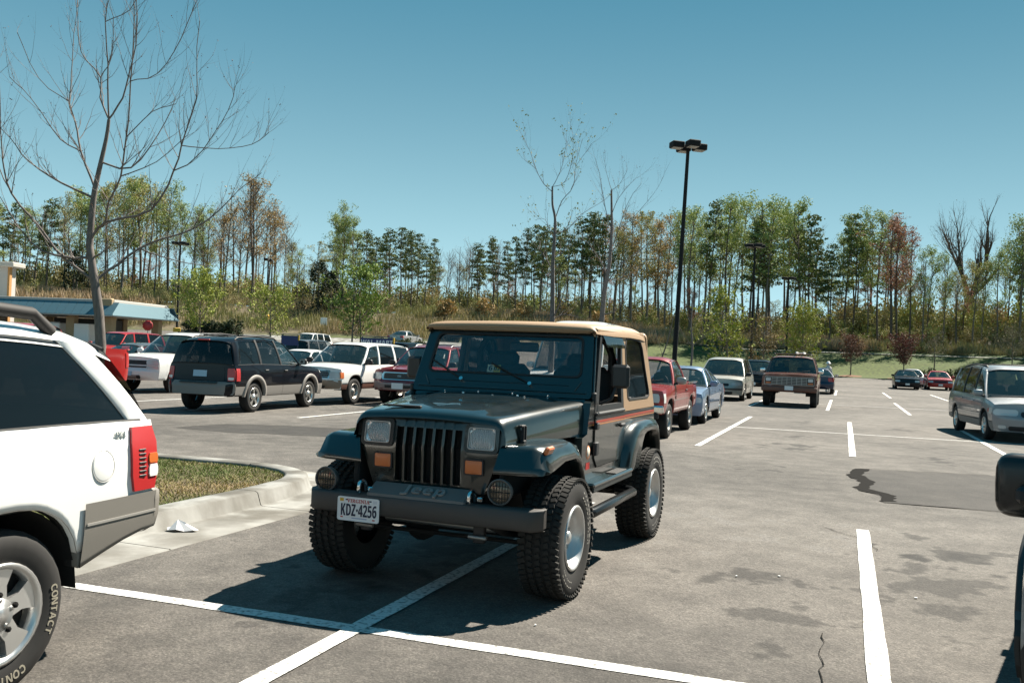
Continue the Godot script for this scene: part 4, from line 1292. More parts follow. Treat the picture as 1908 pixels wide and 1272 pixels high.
func half_at(c: Dictionary, x: float, y: float) -> float:
	var t := clampf((y - c.sill) / maxf(0.05, sh_at(c, x) - c.sill), 0.0, 1.0)
	var w: float = c.hw * pchip(SECT, t)
	var f0: float = c.wb * 0.5 - 0.25
	if x > f0: w *= 1.0 - cget(c, "ftaper", 0.06) * pow((x - f0) / (c.xf - f0), 2.0)
	var r0: float = -c.wb * 0.5 + 0.15
	if x < r0: w *= 1.0 - cget(c, "rtaper", 0.045) * pow((r0 - x) / (r0 - c.xr), 2.0)
	return w

func bottom_at(c: Dictionary, x: float) -> float:
	var y: float = c.sill
	if x > c.wb * 0.5: y = lerpf(c.sill, c.fbot, smoothstep(c.wb * 0.5, c.xf - c.cf, x))
	if x < -c.wb * 0.5: y = lerpf(c.sill, c.rbot, smoothstep(-c.wb * 0.5, c.xr + c.cr, x))
	for xa in [c.wb * 0.5, -c.wb * 0.5]:
		var a: float = c.arch
		var q := absf(x - xa)
		if q < a:
			var k := q / a
			y = maxf(y, c.R + c.arch * pow(1.0 - pow(k, cget(c, "square", 2.2)), 1.0 / cget(c, "square", 2.2)) + 0.02)
	return y

func side_pt(c: Dictionary, x: float, y: float, s: float, off := 0.0) -> Vector3:
	return Vector3(x, y, s * (half_at(c, x, y) + off))

func front_pt(c: Dictionary, s: float, y: float, off := 0.0) -> Vector3:
	var x0: float = c.xf - c.cf
	var p: float = cget(c, "fp", 3.5)
	return Vector3(x0 + (c.cf + pchip(c.fprof, y)) * (1.0 - pow(absf(s), p)) + off, y, s * half_at(c, x0, y))

func rear_pt(c: Dictionary, s: float, y: float, off := 0.0) -> Vector3:
	var x0: float = c.xr + c.cr
	var p: float = cget(c, "rp", 4.0)
	return Vector3(x0 - (c.cr + pchip(c.rprof, y)) * (1.0 - pow(absf(s), p)) - off, y, s * half_at(c, x0, y))

func crown_at(c: Dictionary, s: float) -> float:
	return c.crown * (1.0 - pow(absf(s), 2.6))

func xs_between(c: Dictionary, a: float, b: float) -> Array:
	var xs := [a, b]
	var step := 0.14
	var x := ceilf(a / step) * step
	while x < b:
		if x > a + 0.02 and x < b - 0.02: xs.append(x)
		x += step
	for xa in [c.wb * 0.5, -c.wb * 0.5]:
		for k in [-1.0, -0.998, -0.985, -0.95, -0.88, -0.78, -0.64, -0.48, -0.3, -0.1, 0.1, 0.3, 0.48, 0.64, 0.78, 0.88, 0.95, 0.985, 0.998, 1.0]:
			var q: float = xa + k * c.arch
			if q > a + 0.001 and q < b - 0.001: xs.append(q)
	xs.sort()
	return xs

func side_piece(c: Dictionary, a: float, b: float, s: float, called: String, m: Material, parent: Node, y0 := -1.0, y1 := 9.0, off := 0.0) -> MeshInstance3D:
	var rows := []
	for x in xs_between(c, a, b):
		var lo := maxf(bottom_at(c, x), y0); var hi := minf(sh_at(c, x), y1)
		hi = maxf(hi, lo + 0.002)
		var row := PackedVector3Array()
		for i in 11: row.append(side_pt(c, x, lerpf(lo, hi, i / 10.0), s, off))
		# folded in along the bottom edge
		var e := row[0]
		row.insert(0, Vector3(e.x, e.y + 0.004, e.z - s * 0.05))
		rows.append(row)
	var mb := MB.new()
	mb.grid(rows, s > 0)
	return part(mb, called, m, parent)

# raised panel on a curved face: pt.call(u, v, offset)
func face_patch(c: Dictionary, where: String, u0: float, u1: float, v0: float, v1: float, off: float, called: String, m: Material, parent: Node, round_ := 0.0, nu := 9, nv := 5) -> MeshInstance3D:
	var rows := []; var back := []
	var sg := signf(where.length() - 5.5)
	for i in nv:
		var row := PackedVector3Array(); var bk := PackedVector3Array()
		var tv := i / float(nv - 1)
		var inset := 0.0
		if round_ > 0.0:
			var d := minf(tv, 1.0 - tv) * absf(v1 - v0)
			if d < round_: inset = (round_ - sqrt(maxf(0.0, round_ * round_ - (round_ - d) * (round_ - d)))) / maxf(0.01, absf(u1 - u0)) * 0.9
			if where in ["front", "rear"]: inset /= c.hw
		for j in nu:
			var tu := lerpf(inset, 1.0 - inset, j / float(nu - 1))
			var u := lerpf(u0, u1, tu); var vv := lerpf(v0, v1, tv)
			row.append(on_face(c, where, u, vv, off)); bk.append(on_face(c, where, u, vv, -0.025))
		rows.append(row); back.append(bk)
	var mb := MB.new()
	mb.grid(rows)
	mb.flat()
	for j in nu - 1:
		mb.quad(rows[0][j], back[0][j], back[0][j + 1], rows[0][j + 1])
		mb.quad(rows[nv - 1][j], rows[nv - 1][j + 1], back[nv - 1][j + 1], back[nv - 1][j])
	for i in nv - 1:
		mb.quad(rows[i][0], rows[i + 1][0], back[i + 1][0], back[i][0])
		mb.quad(rows[i][nu - 1], back[i][nu - 1], back[i + 1][nu - 1], rows[i + 1][nu - 1])
	return part(mb, called, m, parent)

func on_face(c: Dictionary, where: String, u: float, vv: float, off: float) -> Vector3:
	match where:
		"front": return front_pt(c, u, vv, off)
		"rear": return rear_pt(c, u, vv, off)
		"left": return side_pt(c, u, vv, -1.0, off)
	return side_pt(c, u, vv, 1.0, off)

func gb(c: Dictionary, x: float, s: float) -> Vector3:
	return Vector3(x, sh_at(c, x) - 0.004, s * (half_at(c, clampf(x, c.xr + c.cr, c.xf - c.cf), sh_at(c, x)) - 0.01))

func gt(c: Dictionary, x: float, s: float) -> Vector3:
	return Vector3(x, pchip(c.roof, x) - cget(c, "edge", 0.055), s * c.rhw)

# builds a whole car; c holds its measures and colours
func build_car(c: Dictionary, called: String, label: String, at: Vector3, turn: float, group := "") -> Node3D:
	var o := thing(called, label, c.category, at, turn, group)
	var P: Material = c.paint
	var full: bool = cget(c, "full", true)
	c.merge({"arch": c.R + 0.055, "crown": 0.06, "cf": 0.16, "cr": 0.12, "fbot": c.sill, "rbot": c.sill + 0.04, "fprof": [[0.0, 0.0], [2.0, 0.0]], "rprof": [[0.0, 0.0], [2.0, 0.0]], "seams": [], "lower": 0.0, "rim": "alloy5", "rim_mat": M.alloy, "tw": 0.21, "glassm": M.glass, "rear_glass": M.glass})
	var x0: float = c.xr + c.cr; var x1: float = c.xf - c.cf
	var lower: float = c.lower
	var LM: Material = cget(c, "lower_mat", P)
	# --- sides, cut at the door seams
	var cuts: Array = [x0] + c.seams + [x1]
	for s in [1.0, -1.0]:
		for i in cuts.size() - 1:
			var a: float = cuts[i] + (0.004 if i > 0 else 0.0); var b: float = cuts[i + 1] - (0.004 if i < cuts.size() - 2 else 0.0)
			var is_door: bool = i > 0 and i < cuts.size() - 2
			var nm := "door" if is_door else ("rear_quarter" if i == 0 else "front_wing")
			var p: MeshInstance3D
			if lower > 0.0:
				p = side_piece(c, a, b, s, nm, P, o, lower)
				side_piece(c, a, b, s, "lower_body", LM, p, -1.0, lower, 0.004)
			else:
				p = side_piece(c, a, b, s, nm, P, o)
			if is_door and full:
				var hx := a + 0.12
				var hy: float = sh_at(c, hx) - 0.13
				boxp("handle", side_pt(c, hx, hy, s, 0.012), Vector3(0.15, 0.03, 0.03), 0.01, cget(c, "handle_mat", P), p)
		# dark body behind the seams
		side_piece(c, x0 + 0.03, x1 - 0.03, s, "inner_panel", M.under, o, -1.0, 9.0, -0.03)
		if c.has("flare"):
			for xa in [c.wb * 0.5, -c.wb * 0.5]:
				var rows := []
				for k in 21:
					var t := PI * k / 20.0
					var row := PackedVector3Array()
					for q in [[0.0, -0.05], [0.0, 0.022], [0.04, 0.026], [0.085, 0.02], [0.09, -0.01]]:
						var rr: float = c.arch + 0.004 + q[0]
						var y: float = maxf(c.R + 0.02 + rr * sin(t), c.sill)
						var x: float = xa + rr * cos(t)
						row.append(side_pt(c, clampf(x, x0, x1), minf(y, sh_at(c, x) - 0.02), s, q[1]) + Vector3(x - clampf(x, x0, x1), 0, 0))
					rows.append(row)
				var fm := MB.new()
				fm.grid(rows, s > 0)
				part(fm, "wheel_arch_trim", c.flare, o)
		if c.has("moulding"):
			var y: float = c.moulding
			face_patch(c, "right" if s > 0 else "left", -c.wb * 0.5 + c.arch + 0.06, c.wb * 0.5 - c.arch - 0.06, y - 0.035, y + 0.035, 0.012, "side_moulding", cget(c, "moulding_mat", P), o)
	# --- front and rear ends
	for end in ["front", "rear"]:
		var bot: float = c.fbot if end == "front" else c.rbot
		var xe := x1 if end == "front" else x0
		var rows := []
		for i in 13:
			var row := PackedVector3Array()
			for j in 21:
				var s := lerpf(-1, 1, j / 20.0)
				var top: float = sh_at(c, xe) + crown_at(c, s) * (0.75 if end == "front" else cget(c, "rcrown", 0.75))
				var y := lerpf(bot, top, i / 12.0)
				var p := on_face(c, end, s, minf(y, sh_at(c, xe)), 0.0)
				p.y = y
				row.append(p)
			rows.append(row)
		var mb := MB.new()
		mb.grid(rows, end == "rear")
		part(mb, end + "_panel", P, o)
	# --- bonnet
	var cowl: float = c.cowl
	make_deck(c, cowl, true, "hood", P, o)
	if c.has("bed"):
		make_bed(c, P, o)
	else:
		make_deck(c, c.rbx, false, "trunk_lid" if c.category == "sedan" else "tailgate_sill", P, o)
	# --- roof
	var roof_rows := []; var liner := []
	for i in 15:
		var x := lerpf(c.wsx + 0.03, c.rrx - 0.03, i / 14.0)
		var row := PackedVector3Array(); var lr := PackedVector3Array()
		for j in 21:
			var s := lerpf(-1, 1, j / 20.0)
			var bow: float = 0.10 * (1.0 - s * s)
			var xx := x + (bow * smoothstep(0.25, 0.0, i / 14.0) if i < 7 else -bow * 0.6 * smoothstep(0.75, 1.0, i / 14.0))
			var y: float = pchip(c.roof, x) - (cget(c, "edge", 0.055) + 0.03) * pow(absf(s), 5.0)
			row.append(Vector3(xx, y, s * (c.rhw + 0.012)))
			lr.append(Vector3(xx, y - 0.035, s * (c.rhw - 0.01)))
		roof_rows.append(row); liner.append(lr)
	var rf := MB.new()
	rf.grid(roof_rows, true)
	var roof := part(rf, "roof", cget(c, "roof_mat", P), o)
	var ln := MB.new()
	ln.grid(liner)
	part(ln, "headliner", M.seat_tan if cget(c, "tan_inside", false) else M.inside, o)
	# --- pillars and side glass
	var pl: Array = c.pillars    # [x at belt, x at roof, width at belt, width at roof]
	for s in [1.0, -1.0]:
		for i in pl.size():
			var q = pl[i]
			var mb := MB.new()
			var b0 := gb(c, q[0] + q[2] * 0.5, s); var b1 := gb(c, q[0] - q[2] * 0.5, s)
			var t0 := gt(c, q[1] + q[3] * 0.5, s); var t1 := gt(c, q[1] - q[3] * 0.5, s)
			var rows := []
			for k in 7:
				var t := k / 6.0
				var p0 := b0.lerp(t0, t); var p1 := b1.lerp(t1, t)
				var bulge := Vector3(0, 0, s * 0.02 * sin(t * PI))
				rows.append(PackedVector3Array([p0 + bulge + Vector3(-0.004, 0, -s * 0.045), p0 + bulge + Vector3(0, 0, -s * 0.012), p0 + bulge + Vector3(-0.012, 0, 0), p1 + bulge + Vector3(0.012, 0, 0), p1 + bulge + Vector3(0, 0, -s * 0.012), p1 + bulge + Vector3(0.004, 0, -s * 0.045)]))
			mb.grid(rows, s < 0)
			var pm: Material = P
			if q.size() > 4: pm = q[4]
			part(mb, "pillar", pm, o)
		for i in pl.size() - 1:
			var a = pl[i]; var b = pl[i + 1]
			var rows := []
			for k in 6:
				var t := k / 5.0
				var row := PackedVector3Array()
				for j in 5:
					var u := j / 4.0
					var pb := gb(c, lerpf(a[0] - a[2] * 0.4, b[0] + b[2] * 0.4, u), s); var pt := gt(c, lerpf(a[1] - a[3] * 0.4, b[1] + b[3] * 0.4, u), s)
					row.append(pb.lerp(pt, t) + Vector3(0, 0, s * (0.02 * sin(t * PI) - 0.013)))
				rows.append(row)
			var mb := MB.new()
			mb.grid(rows, s > 0)
			var gm: Material = c.glassm if i == 0 else c.rear_glass
			part(mb, "side_window", gm, o)
		# dark rubber along the belt
		var bl := []
		for k in 9:
			var x := lerpf(pl[0][0], pl[-1][0], k / 8.0)
			bl.append(gb(c, x, s) + Vector3(0, 0.004, s * 0.004))
		tubep("belt_trim", bl, 0.008, M.rubber, o, 4)
	# --- windscreen and back glass
	for end in [1.0, -1.0]:
		if end < 0 and c.rbx >= c.rrx + 9.0: continue
		var rows := []
		var bx: float = c.cowl if end > 0 else c.rbx
		var tx: float = c.wsx if end > 0 else c.rrx
		var frm := MB.new()
		for k in 8:
			var t := k / 7.0
			var row := PackedVector3Array()
			for j in 15:
				var s := lerpf(-1, 1, j / 14.0)
				var bow := (1.0 - s * s)
				var hb: float = half_at(c, clampf(bx, x0, x1), sh_at(c, bx)) - 0.03
				var pb := Vector3(bx + end * 0.13 * bow, sh_at(c, bx) + crown_at(c, s) * (0.9 if end > 0 else 0.5), s * hb)
				var pt := Vector3(tx + end * 0.10 * bow * (1.0 if end > 0 else 0.6), pchip(c.roof, tx) - 0.015 - 0.05 * s * s * s * s, s * (c.rhw - 0.02))
				var q := pb.lerp(pt, t)
				q.x += end * 0.03 * sin(t * PI)
				row.append(q)
			rows.append(row)
		var mb := MB.new()
		mb.grid(rows, end < 0)
		part(mb, "windscreen" if end > 0 else "rear_window", c.glassm if end > 0 else c.rear_glass, o)
		for edge in [rows[0], rows[7]]:
			var line := []
			for p in edge: line.append(p)
			tubep("glass_seal", line, 0.012, M.rubber, o, 5)
		if end > 0 and full:
			for w in [[0.35, -0.35], [-0.2, -0.85]]:
				var q := MB.new()
				var pa := Vector3(c.cowl + 0.12, sh_at(c, c.cowl) + 0.045, w[0] * c.hw * 0.8); var pb2 := Vector3(c.cowl + 0.02, sh_at(c, c.cowl) + 0.12, w[1] * c.hw * 0.8)
				q.tube([pa, pb2], [0.008, 0.006], 4)
				part(q, "wiper", M.black, o)
	# --- inside
	var belt: float = sh_at(c, (c.cowl + c.rbx) * 0.5)
	boxp("cabin_floor", Vector3((c.cowl + c.rbx) * 0.5, belt - 0.34, 0), Vector3(c.cowl - c.rbx, 0.05, c.hw * 1.84), 0, M.inside, o)
	boxp("dashboard", Vector3(c.cowl - 0.28, belt - 0.06, 0), Vector3(0.42, 0.16, c.hw * 1.7), 0.05, M.inside, o)
	var seat_m: Material = M.seat_tan if cget(c, "tan_inside", false) else M.seat
	for sx in cget(c, "seats", [c.wsx - 0.55]):
		for s in [1.0, -1.0]:
			var st := boxp("seat", Vector3(sx, belt - 0.05, s * c.hw * 0.46), Vector3(0.16, 0.58, c.hw * 0.62), 0.06, seat_m, o, Basis(Vector3.BACK, 0.2))
			boxp("headrest", Vector3(sx - 0.08, belt + 0.30, s * c.hw * 0.46), Vector3(0.09, 0.15, 0.26), 0.04, seat_m, st)
	if full:
		var ring := []
		for k in 17:
			var t := TAU * k / 16.0
			ring.append(Vector3(c.cowl - 0.52 - 0.06 * sin(t), belt + 0.02 + 0.17 * sin(t), -c.hw * 0.46 + 0.18 * cos(t)))
		tubep("steering_wheel", ring, 0.014, M.black, o, 6)
	# --- underside and wheels
	boxp("underbody", Vector3((c.xf + c.xr) * 0.5, c.sill + 0.11, 0), Vector3(c.xf - c.xr - 0.5, 0.22, c.hw * 2.0 - c.tw * 2.0 - 0.16), 0.03, M.under, o)
	for s in [1.0, -1.0]:
		for xa in [c.wb * 0.5, -c.wb * 0.5]:
			wheel(o, Vector3(xa, c.R, s * (c.hw - c.tw * 0.5 - cget(c, "tuck", 0.025))), c.R, c.tw, c.R * cget(c, "rim_share", 0.60), c.rim, s, c.rim_mat)
			var lr := []
			for k in 13:
				var t := PI * k / 12.0
				var row := PackedVector3Array()
				for z in [c.hw - 0.05, c.hw - 0.42]: row.append(Vector3(xa + (c.arch + 0.012) * cos(t), c.R + 0.02 + (c.arch + 0.012) * sin(t), s * z))
				lr.append(row)
			var mb := MB.new()
			mb.grid(lr)
			part(mb, "wheel_well", M.under, o)
	# --- mirrors
	if cget(c, "mirrors", true):
		for s in [1.0, -1.0]:
			var q = pl[0]
			var mx: float = q[0] - 0.12
			var mp := gb(c, mx, s) + Vector3(0, 0.10, s * 0.12)
			var pb3 := MB.new()
			pebble(pb3, mp, Vector3(0.055, 0.075, 0.105), 0.55)
			var mm := part(pb3, "mirror", cget(c, "mirror_mat", P), o)
			boxp("mirror_foot", mp + Vector3(0.02, -0.06, -s * 0.10), Vector3(0.08, 0.05, 0.08), 0.015, M.black, mm)
			boxp("mirror_glass", mp + Vector3(-0.052, 0, 0), Vector3(0.004, 0.11, 0.16), 0, M.chrome, mm)
	# --- lamps, bumpers, grille and other fittings: [face, name, u0, u1, v0, v1, proud, material, rounding, both sides]
	for f in cget(c, "fit", []):
		face_patch(c, f[0], f[2], f[3], f[4], f[5], f[6], f[1], f[7], o, f[8] if f.size() > 8 else 0.0)
		if f.size() > 9 and f[9]:
			if f[0] in ["front", "rear"]: face_patch(c, f[0], -f[3], -f[2], f[4], f[5], f[6], f[1], f[7], o, f[8])
			else: face_patch(c, "right" if f[0] == "left" else "left", f[2], f[3], f[4], f[5], f[6], f[1], f[7], o, f[8])
	if c.has("bars"):       # grille bars: [count, s half width, y0, y1, material]
		var b = c.bars
		for k in b[0]:
			var y := lerpf(b[2], b[3], (k + 0.5) / b[0])
			face_patch(c, "front", -b[1], b[1], y - 0.012, y + 0.012, 0.03, "grille_bar", b[4], o, 0.0, 13, 3)
	if c.has("rack"):
		var k = c.rack    # [x front, x rear, height, material]
		for s in [1.0, -1.0]:
			var z: float = s * c.rhw * 0.86
			var y0 := pchip(c.roof, k[0]) - 0.04; var y1 := pchip(c.roof, k[1]) - 0.04
			tubep("roof_rail", [Vector3(k[0], y0, z), Vector3(k[0] - 0.12, y0 + k[2], z), Vector3((k[0] + k[1]) * 0.5, pchip(c.roof, (k[0] + k[1]) * 0.5) - 0.03 + k[2], z), Vector3(k[1] + 0.12, y1 + k[2], z), Vector3(k[1], y1, z)], cget(c, "rail_r", 0.018), k[3], o, 8)
		for x in [lerpf(k[0], k[1], 0.22), lerpf(k[0], k[1], 0.75)]:
			tubep("cross_bar", [Vector3(x, pchip(c.roof, x) - 0.03 + k[2], -c.rhw * 0.86), Vector3(x, pchip(c.roof, x) - 0.03 + k[2], c.rhw * 0.86)], 0.014, k[3], o, 6)
	return o

func make_deck(c: Dictionary, base: float, front: bool, called: String, P: Material, o: Node3D):
	var x0: float = c.xr + c.cr; var x1: float = c.xf - c.cf
	var rows := []
	for i in 10:
		var t := i / 9.0
		var row := PackedVector3Array()
		for j in 21:
			var s := lerpf(-1, 1, j / 20.0)
			var bow := 0.13 * (1.0 - s * s)
			var xb := base + (bow if front else -bow)
			var xe: float = front_pt(c, s, sh_at(c, x1)).x if front else rear_pt(c, s, sh_at(c, x0)).x
			var x := lerpf(xb, xe, t)
			var xc := clampf(x, x0, x1)
			var k := 0.75 if front else cget(c, "rcrown", 0.75) as float
			row.append(Vector3(x, sh_at(c, xc) + crown_at(c, s) * lerpf(0.9 if front else 0.5, k, t), s * half_at(c, xc, sh_at(c, xc))))
		rows.append(row)
	var mb := MB.new()
	mb.grid(rows, not front)
	part(mb, called, P, o)

func make_bed(c: Dictionary, P: Material, o: Node3D):
	var a: float = c.rbx - 0.06; var b: float = c.xr + 0.06
	var y: float = sh_at(c, (a + b) * 0.5)
	boxp("bed_floor", Vector3((a + b) * 0.5, y - 0.42, 0), Vector3(a - b, 0.04, c.hw * 1.8), 0, M.under, o)
	for s in [1.0, -1.0]:
		boxp("bed_wall", Vector3((a + b) * 0.5, y - 0.20, s * (c.hw - 0.115)), Vector3(a - b, 0.42, 0.07), 0.01, P, o)
		boxp("bed_rail", Vector3((a + b) * 0.5, y + 0.004, s * (c.hw - 0.085)), Vector3(a - b + 0.1, 0.03, 0.10), 0.012, P, o)
	boxp("bulkhead", Vector3(a, y - 0.2, 0), Vector3(0.04, 0.44, c.hw * 1.8), 0.01, P, o)
	boxp("tailgate", Vector3(b, y - 0.2, 0), Vector3(0.05, 0.42, c.hw * 1.74), 0.015, P, o)
	boxp("cab_back", Vector3(c.rbx - 0.02, y - 0.12, 0), Vector3(0.05, 0.30, c.hw * 1.84), 0.015, P, o)

# ---------- measures of the body shapes
func suv_small(p: Material) -> Dictionary:
	return {"category": "suv", "paint": p, "wb": 2.62, "xf": 2.18, "xr": -2.20, "hw": 0.885, "R": 0.345, "tw": 0.225, "sill": 0.36, "fbot": 0.33, "rbot": 0.40, "rim_share": 0.63,
		"sh": [[-2.2, 1.07], [-1.2, 1.09], [0.3, 1.07], [0.85, 1.06], [1.3, 1.03], [1.8, 0.97], [2.05, 0.90], [2.18, 0.84]],
		"fprof": [[0.3, -0.02], [0.42, 0.06], [0.62, 0.06], [0.7, 0.0], [0.85, -0.05]], "rprof": [[0.35, 0.03], [0.42, 0.07], [0.66, 0.07], [0.70, 0.0], [1.1, -0.04]], "cr": 0.10, "rp": 7.0,
		"cowl": 0.92, "wsx": 0.26, "rrx": -2.0, "rbx": -2.12, "roof": [[-2.05, 1.60], [-1.85, 1.66], [-1.4, 1.70], [-0.4, 1.715], [0.05, 1.69], [0.3, 1.63]], "rhw": 0.64,
		"pillars": [[0.86, 0.24, 0.09, 0.08], [-0.10, -0.22, 0.09, 0.08, M.black], [-1.02, -1.05, 0.10, 0.09, M.black], [-1.98, -1.88, 0.26, 0.24]],
		"seams": [-0.98, -0.08, 0.92], "seats": [-0.15, -0.95], "rear_glass": M.tint}

func suv_mid(p: Material) -> Dictionary:
	return {"category": "suv", "paint": p, "wb": 2.84, "xf": 2.27, "xr": -2.47, "hw": 0.89, "R": 0.365, "tw": 0.235, "sill": 0.42, "fbot": 0.42, "rbot": 0.46, "rim_share": 0.58, "square": 2.5,
		"sh": [[-2.47, 1.07], [-1.2, 1.10], [0.4, 1.08], [0.95, 1.07], [1.5, 1.04], [2.05, 0.98], [2.27, 0.92]],
		"fprof": [[0.4, 0.0], [0.48, 0.09], [0.66, 0.09], [0.70, 0.0], [0.95, -0.06]], "rprof": [[0.42, 0.03], [0.5, 0.09], [0.66, 0.09], [0.70, 0.0], [1.1, -0.03]], "cr": 0.08, "rp": 8.0,
		"cowl": 1.02, "wsx": 0.34, "rrx": -2.28, "rbx": -2.42, "roof": [[-2.35, 1.62], [-2.1, 1.68], [-1.4, 1.71], [-0.4, 1.72], [0.1, 1.70], [0.38, 1.64]], "rhw": 0.66,
		"pillars": [[0.95, 0.32, 0.09, 0.08], [-0.06, -0.18, 0.10, 0.09], [-1.10, -1.14, 0.14, 0.12], [-2.28, -2.14, 0.16, 0.18]],
		"seams": [-1.08, -0.02, 1.02], "seats": [-0.1, -1.0], "rear_glass": M.tint}

func suv_large(p: Material) -> Dictionary:
	var c := suv_mid(p)
	c.merge({"wb": 2.88, "xf": 2.36, "xr": -2.52, "hw": 0.945, "R": 0.375, "sill": 0.40, "fbot": 0.38, "square": 2.2, "fp": 3.0,
		"sh": [[-2.52, 1.13], [-1.2, 1.15], [0.4, 1.13], [0.95, 1.12], [1.5, 1.10], [2.1, 1.04], [2.36, 0.95]],
		"roof": [[-2.4, 1.70], [-2.1, 1.78], [-1.4, 1.81], [-0.4, 1.82], [0.1, 1.80], [0.38, 1.73]], "rhw": 0.70}, true)
	return c

func sedan(p: Material) -> Dictionary:
	return {"category": "sedan", "paint": p, "wb": 2.70, "xf": 2.28, "xr": -2.42, "hw": 0.88, "R": 0.315, "tw": 0.20, "sill": 0.26, "fbot": 0.22, "rbot": 0.30, "rim_share": 0.62, "crown": 0.05,
		"sh": [[-2.42, 0.86], [-2.2, 0.93], [-1.5, 0.95], [-0.3, 0.93], [0.8, 0.90], [1.3, 0.87], [1.9, 0.79], [2.28, 0.67]], "cf": 0.24, "cr": 0.18, "fp": 2.6, "rp": 3.0,
		"fprof": [[0.2, 0.0], [0.35, 0.06], [0.52, 0.07], [0.62, 0.0], [0.8, -0.05]], "rprof": [[0.3, 0.0], [0.4, 0.07], [0.58, 0.07], [0.64, 0.02], [1.0, -0.02]],
		"cowl": 1.02, "wsx": 0.22, "rrx": -1.05, "rbx": -1.75, "roof": [[-1.2, 1.30], [-0.85, 1.38], [-0.3, 1.42], [0.05, 1.405], [0.28, 1.34]], "rhw": 0.57,
		"pillars": [[0.98, 0.20, 0.08, 0.07], [-0.16, -0.28, 0.08, 0.07], [-1.45, -0.98, 0.30, 0.16]],
		"seams": [-1.10, -0.14, 0.98], "seats": [-0.2, -1.05], "tuck": 0.035}

func minivan(p: Material) -> Dictionary:
	return {"category": "minivan", "paint": p, "wb": 2.92, "xf": 2.36, "xr": -2.50, "hw": 0.965, "R": 0.325, "tw": 0.21, "sill": 0.28, "fbot": 0.24, "rbot": 0.34, "rim_share": 0.6, "crown": 0.07,
		"sh": [[-2.5, 1.02], [-1.4, 1.03], [0.3, 1.0], [1.1, 0.98], [1.5, 0.95], [2.0, 0.86], [2.36, 0.70]], "cf": 0.28, "cr": 0.14, "fp": 2.5, "rp": 4.5, "ftaper": 0.09,
		"fprof": [[0.2, 0.0], [0.35, 0.07], [0.55, 0.07], [0.64, 0.0], [0.9, -0.05]], "rprof": [[0.3, 0.02], [0.42, 0.07], [0.6, 0.07], [0.66, 0.0], [1.1, -0.03]],
		"cowl": 1.42, "wsx": 0.55, "rrx": -2.30, "rbx": -2.45, "roof": [[-2.4, 1.60], [-2.1, 1.70], [-1.3, 1.745], [-0.2, 1.75], [0.35, 1.71], [0.62, 1.63]], "rhw": 0.70,
		"pillars": [[1.36, 0.52, 0.09, 0.08], [0.30, 0.10, 0.08, 0.07, M.black], [-0.85, -0.92, 0.09, 0.08, M.black], [-2.28, -2.12, 0.16, 0.20]],
		"seams": [-0.85, 0.32, 1.34], "seats": [0.1, -0.8], "rear_glass": M.tint}

func pickup(p: Material) -> Dictionary:
	return {"category": "pickup", "paint": p, "wb": 2.66, "xf": 2.02, "xr": -2.28, "hw": 0.825, "R": 0.35, "tw": 0.235, "sill": 0.48, "fbot": 0.50, "rbot": 0.52, "rim_share": 0.56, "square": 2.6, "arch": 0.43, "crown": 0.04,
		"sh": [[-2.28, 1.06], [-1.0, 1.06], [0.3, 1.05], [0.75, 1.04], [1.3, 1.01], [1.9, 0.96], [2.02, 0.93]], "cf": 0.08, "cr": 0.05, "fp": 6.0, "rp": 9.0,
		"fprof": [[0.4, 0.0], [0.9, 0.0]], "rprof": [[0.4, 0.0], [1.1, 0.0]],
		"cowl": 0.82, "wsx": 0.34, "rrx": -0.62, "rbx": -0.74, "roof": [[-0.7, 1.55], [-0.5, 1.60], [-0.1, 1.625], [0.2, 1.61], [0.42, 1.55]], "rhw": 0.60,
		"pillars": [[0.76, 0.30, 0.09, 0.08], [-0.66, -0.56, 0.16, 0.14]],
		"seams": [-0.62, -0.60, 0.80], "seats": [-0.35], "bed": true}

func big_pickup(p: Material) -> Dictionary:
	var c := pickup(p)
	c.merge({"wb": 3.4, "xf": 2.65, "xr": -2.75, "hw": 0.98, "R": 0.39, "arch": 0.46, "sill": 0.52, "sh": [[-2.75, 1.28], [-0.9, 1.28], [0.3, 1.25], [1.3, 1.22], [2.2, 1.16], [2.65, 1.10]],
		"cowl": 1.25, "wsx": 0.65, "rrx": -0.7, "rbx": -0.82, "roof": [[-0.8, 1.78], [-0.6, 1.84], [-0.1, 1.87], [0.4, 1.85], [0.72, 1.79]], "rhw": 0.72, "pillars": [[1.2, 0.6, 0.09, 0.08], [-0.74, -0.62, 0.16, 0.14]], "seams": [-0.70, -0.68, 1.22], "seats": [-0.3]}, true)
	return c

func boxy(p: Material) -> Dictionary:
	return {"category": "suv", "paint": p, "wb": 2.66, "xf": 2.16, "xr": -2.32, "hw": 0.985, "R": 0.385, "tw": 0.25, "sill": 0.54, "fbot": 0.56, "rbot": 0.56, "rim_share": 0.55, "square": 3.0, "arch": 0.46, "crown": 0.035, "ftaper": 0.02, "rtaper": 0.02,
		"sh": [[-2.32, 1.22], [0.3, 1.22], [0.8, 1.22], [1.5, 1.20], [2.1, 1.17], [2.16, 1.16]], "cf": 0.05, "cr": 0.05, "fp": 9.0, "rp": 10.0,
		"cowl": 0.95, "wsx": 0.50, "rrx": -2.16, "rbx": -2.28, "roof": [[-2.2, 1.80], [-1.9, 1.86], [-0.4, 1.89], [0.3, 1.87], [0.6, 1.81]], "rhw": 0.76,
		"pillars": [[0.90, 0.47, 0.09, 0.08], [-0.30, -0.36, 0.16, 0.14], [-2.16, -2.05, 0.20, 0.2]],
		"seams": [-0.34, 0.92], "seats": [-0.2], "rear_glass": M.tint}

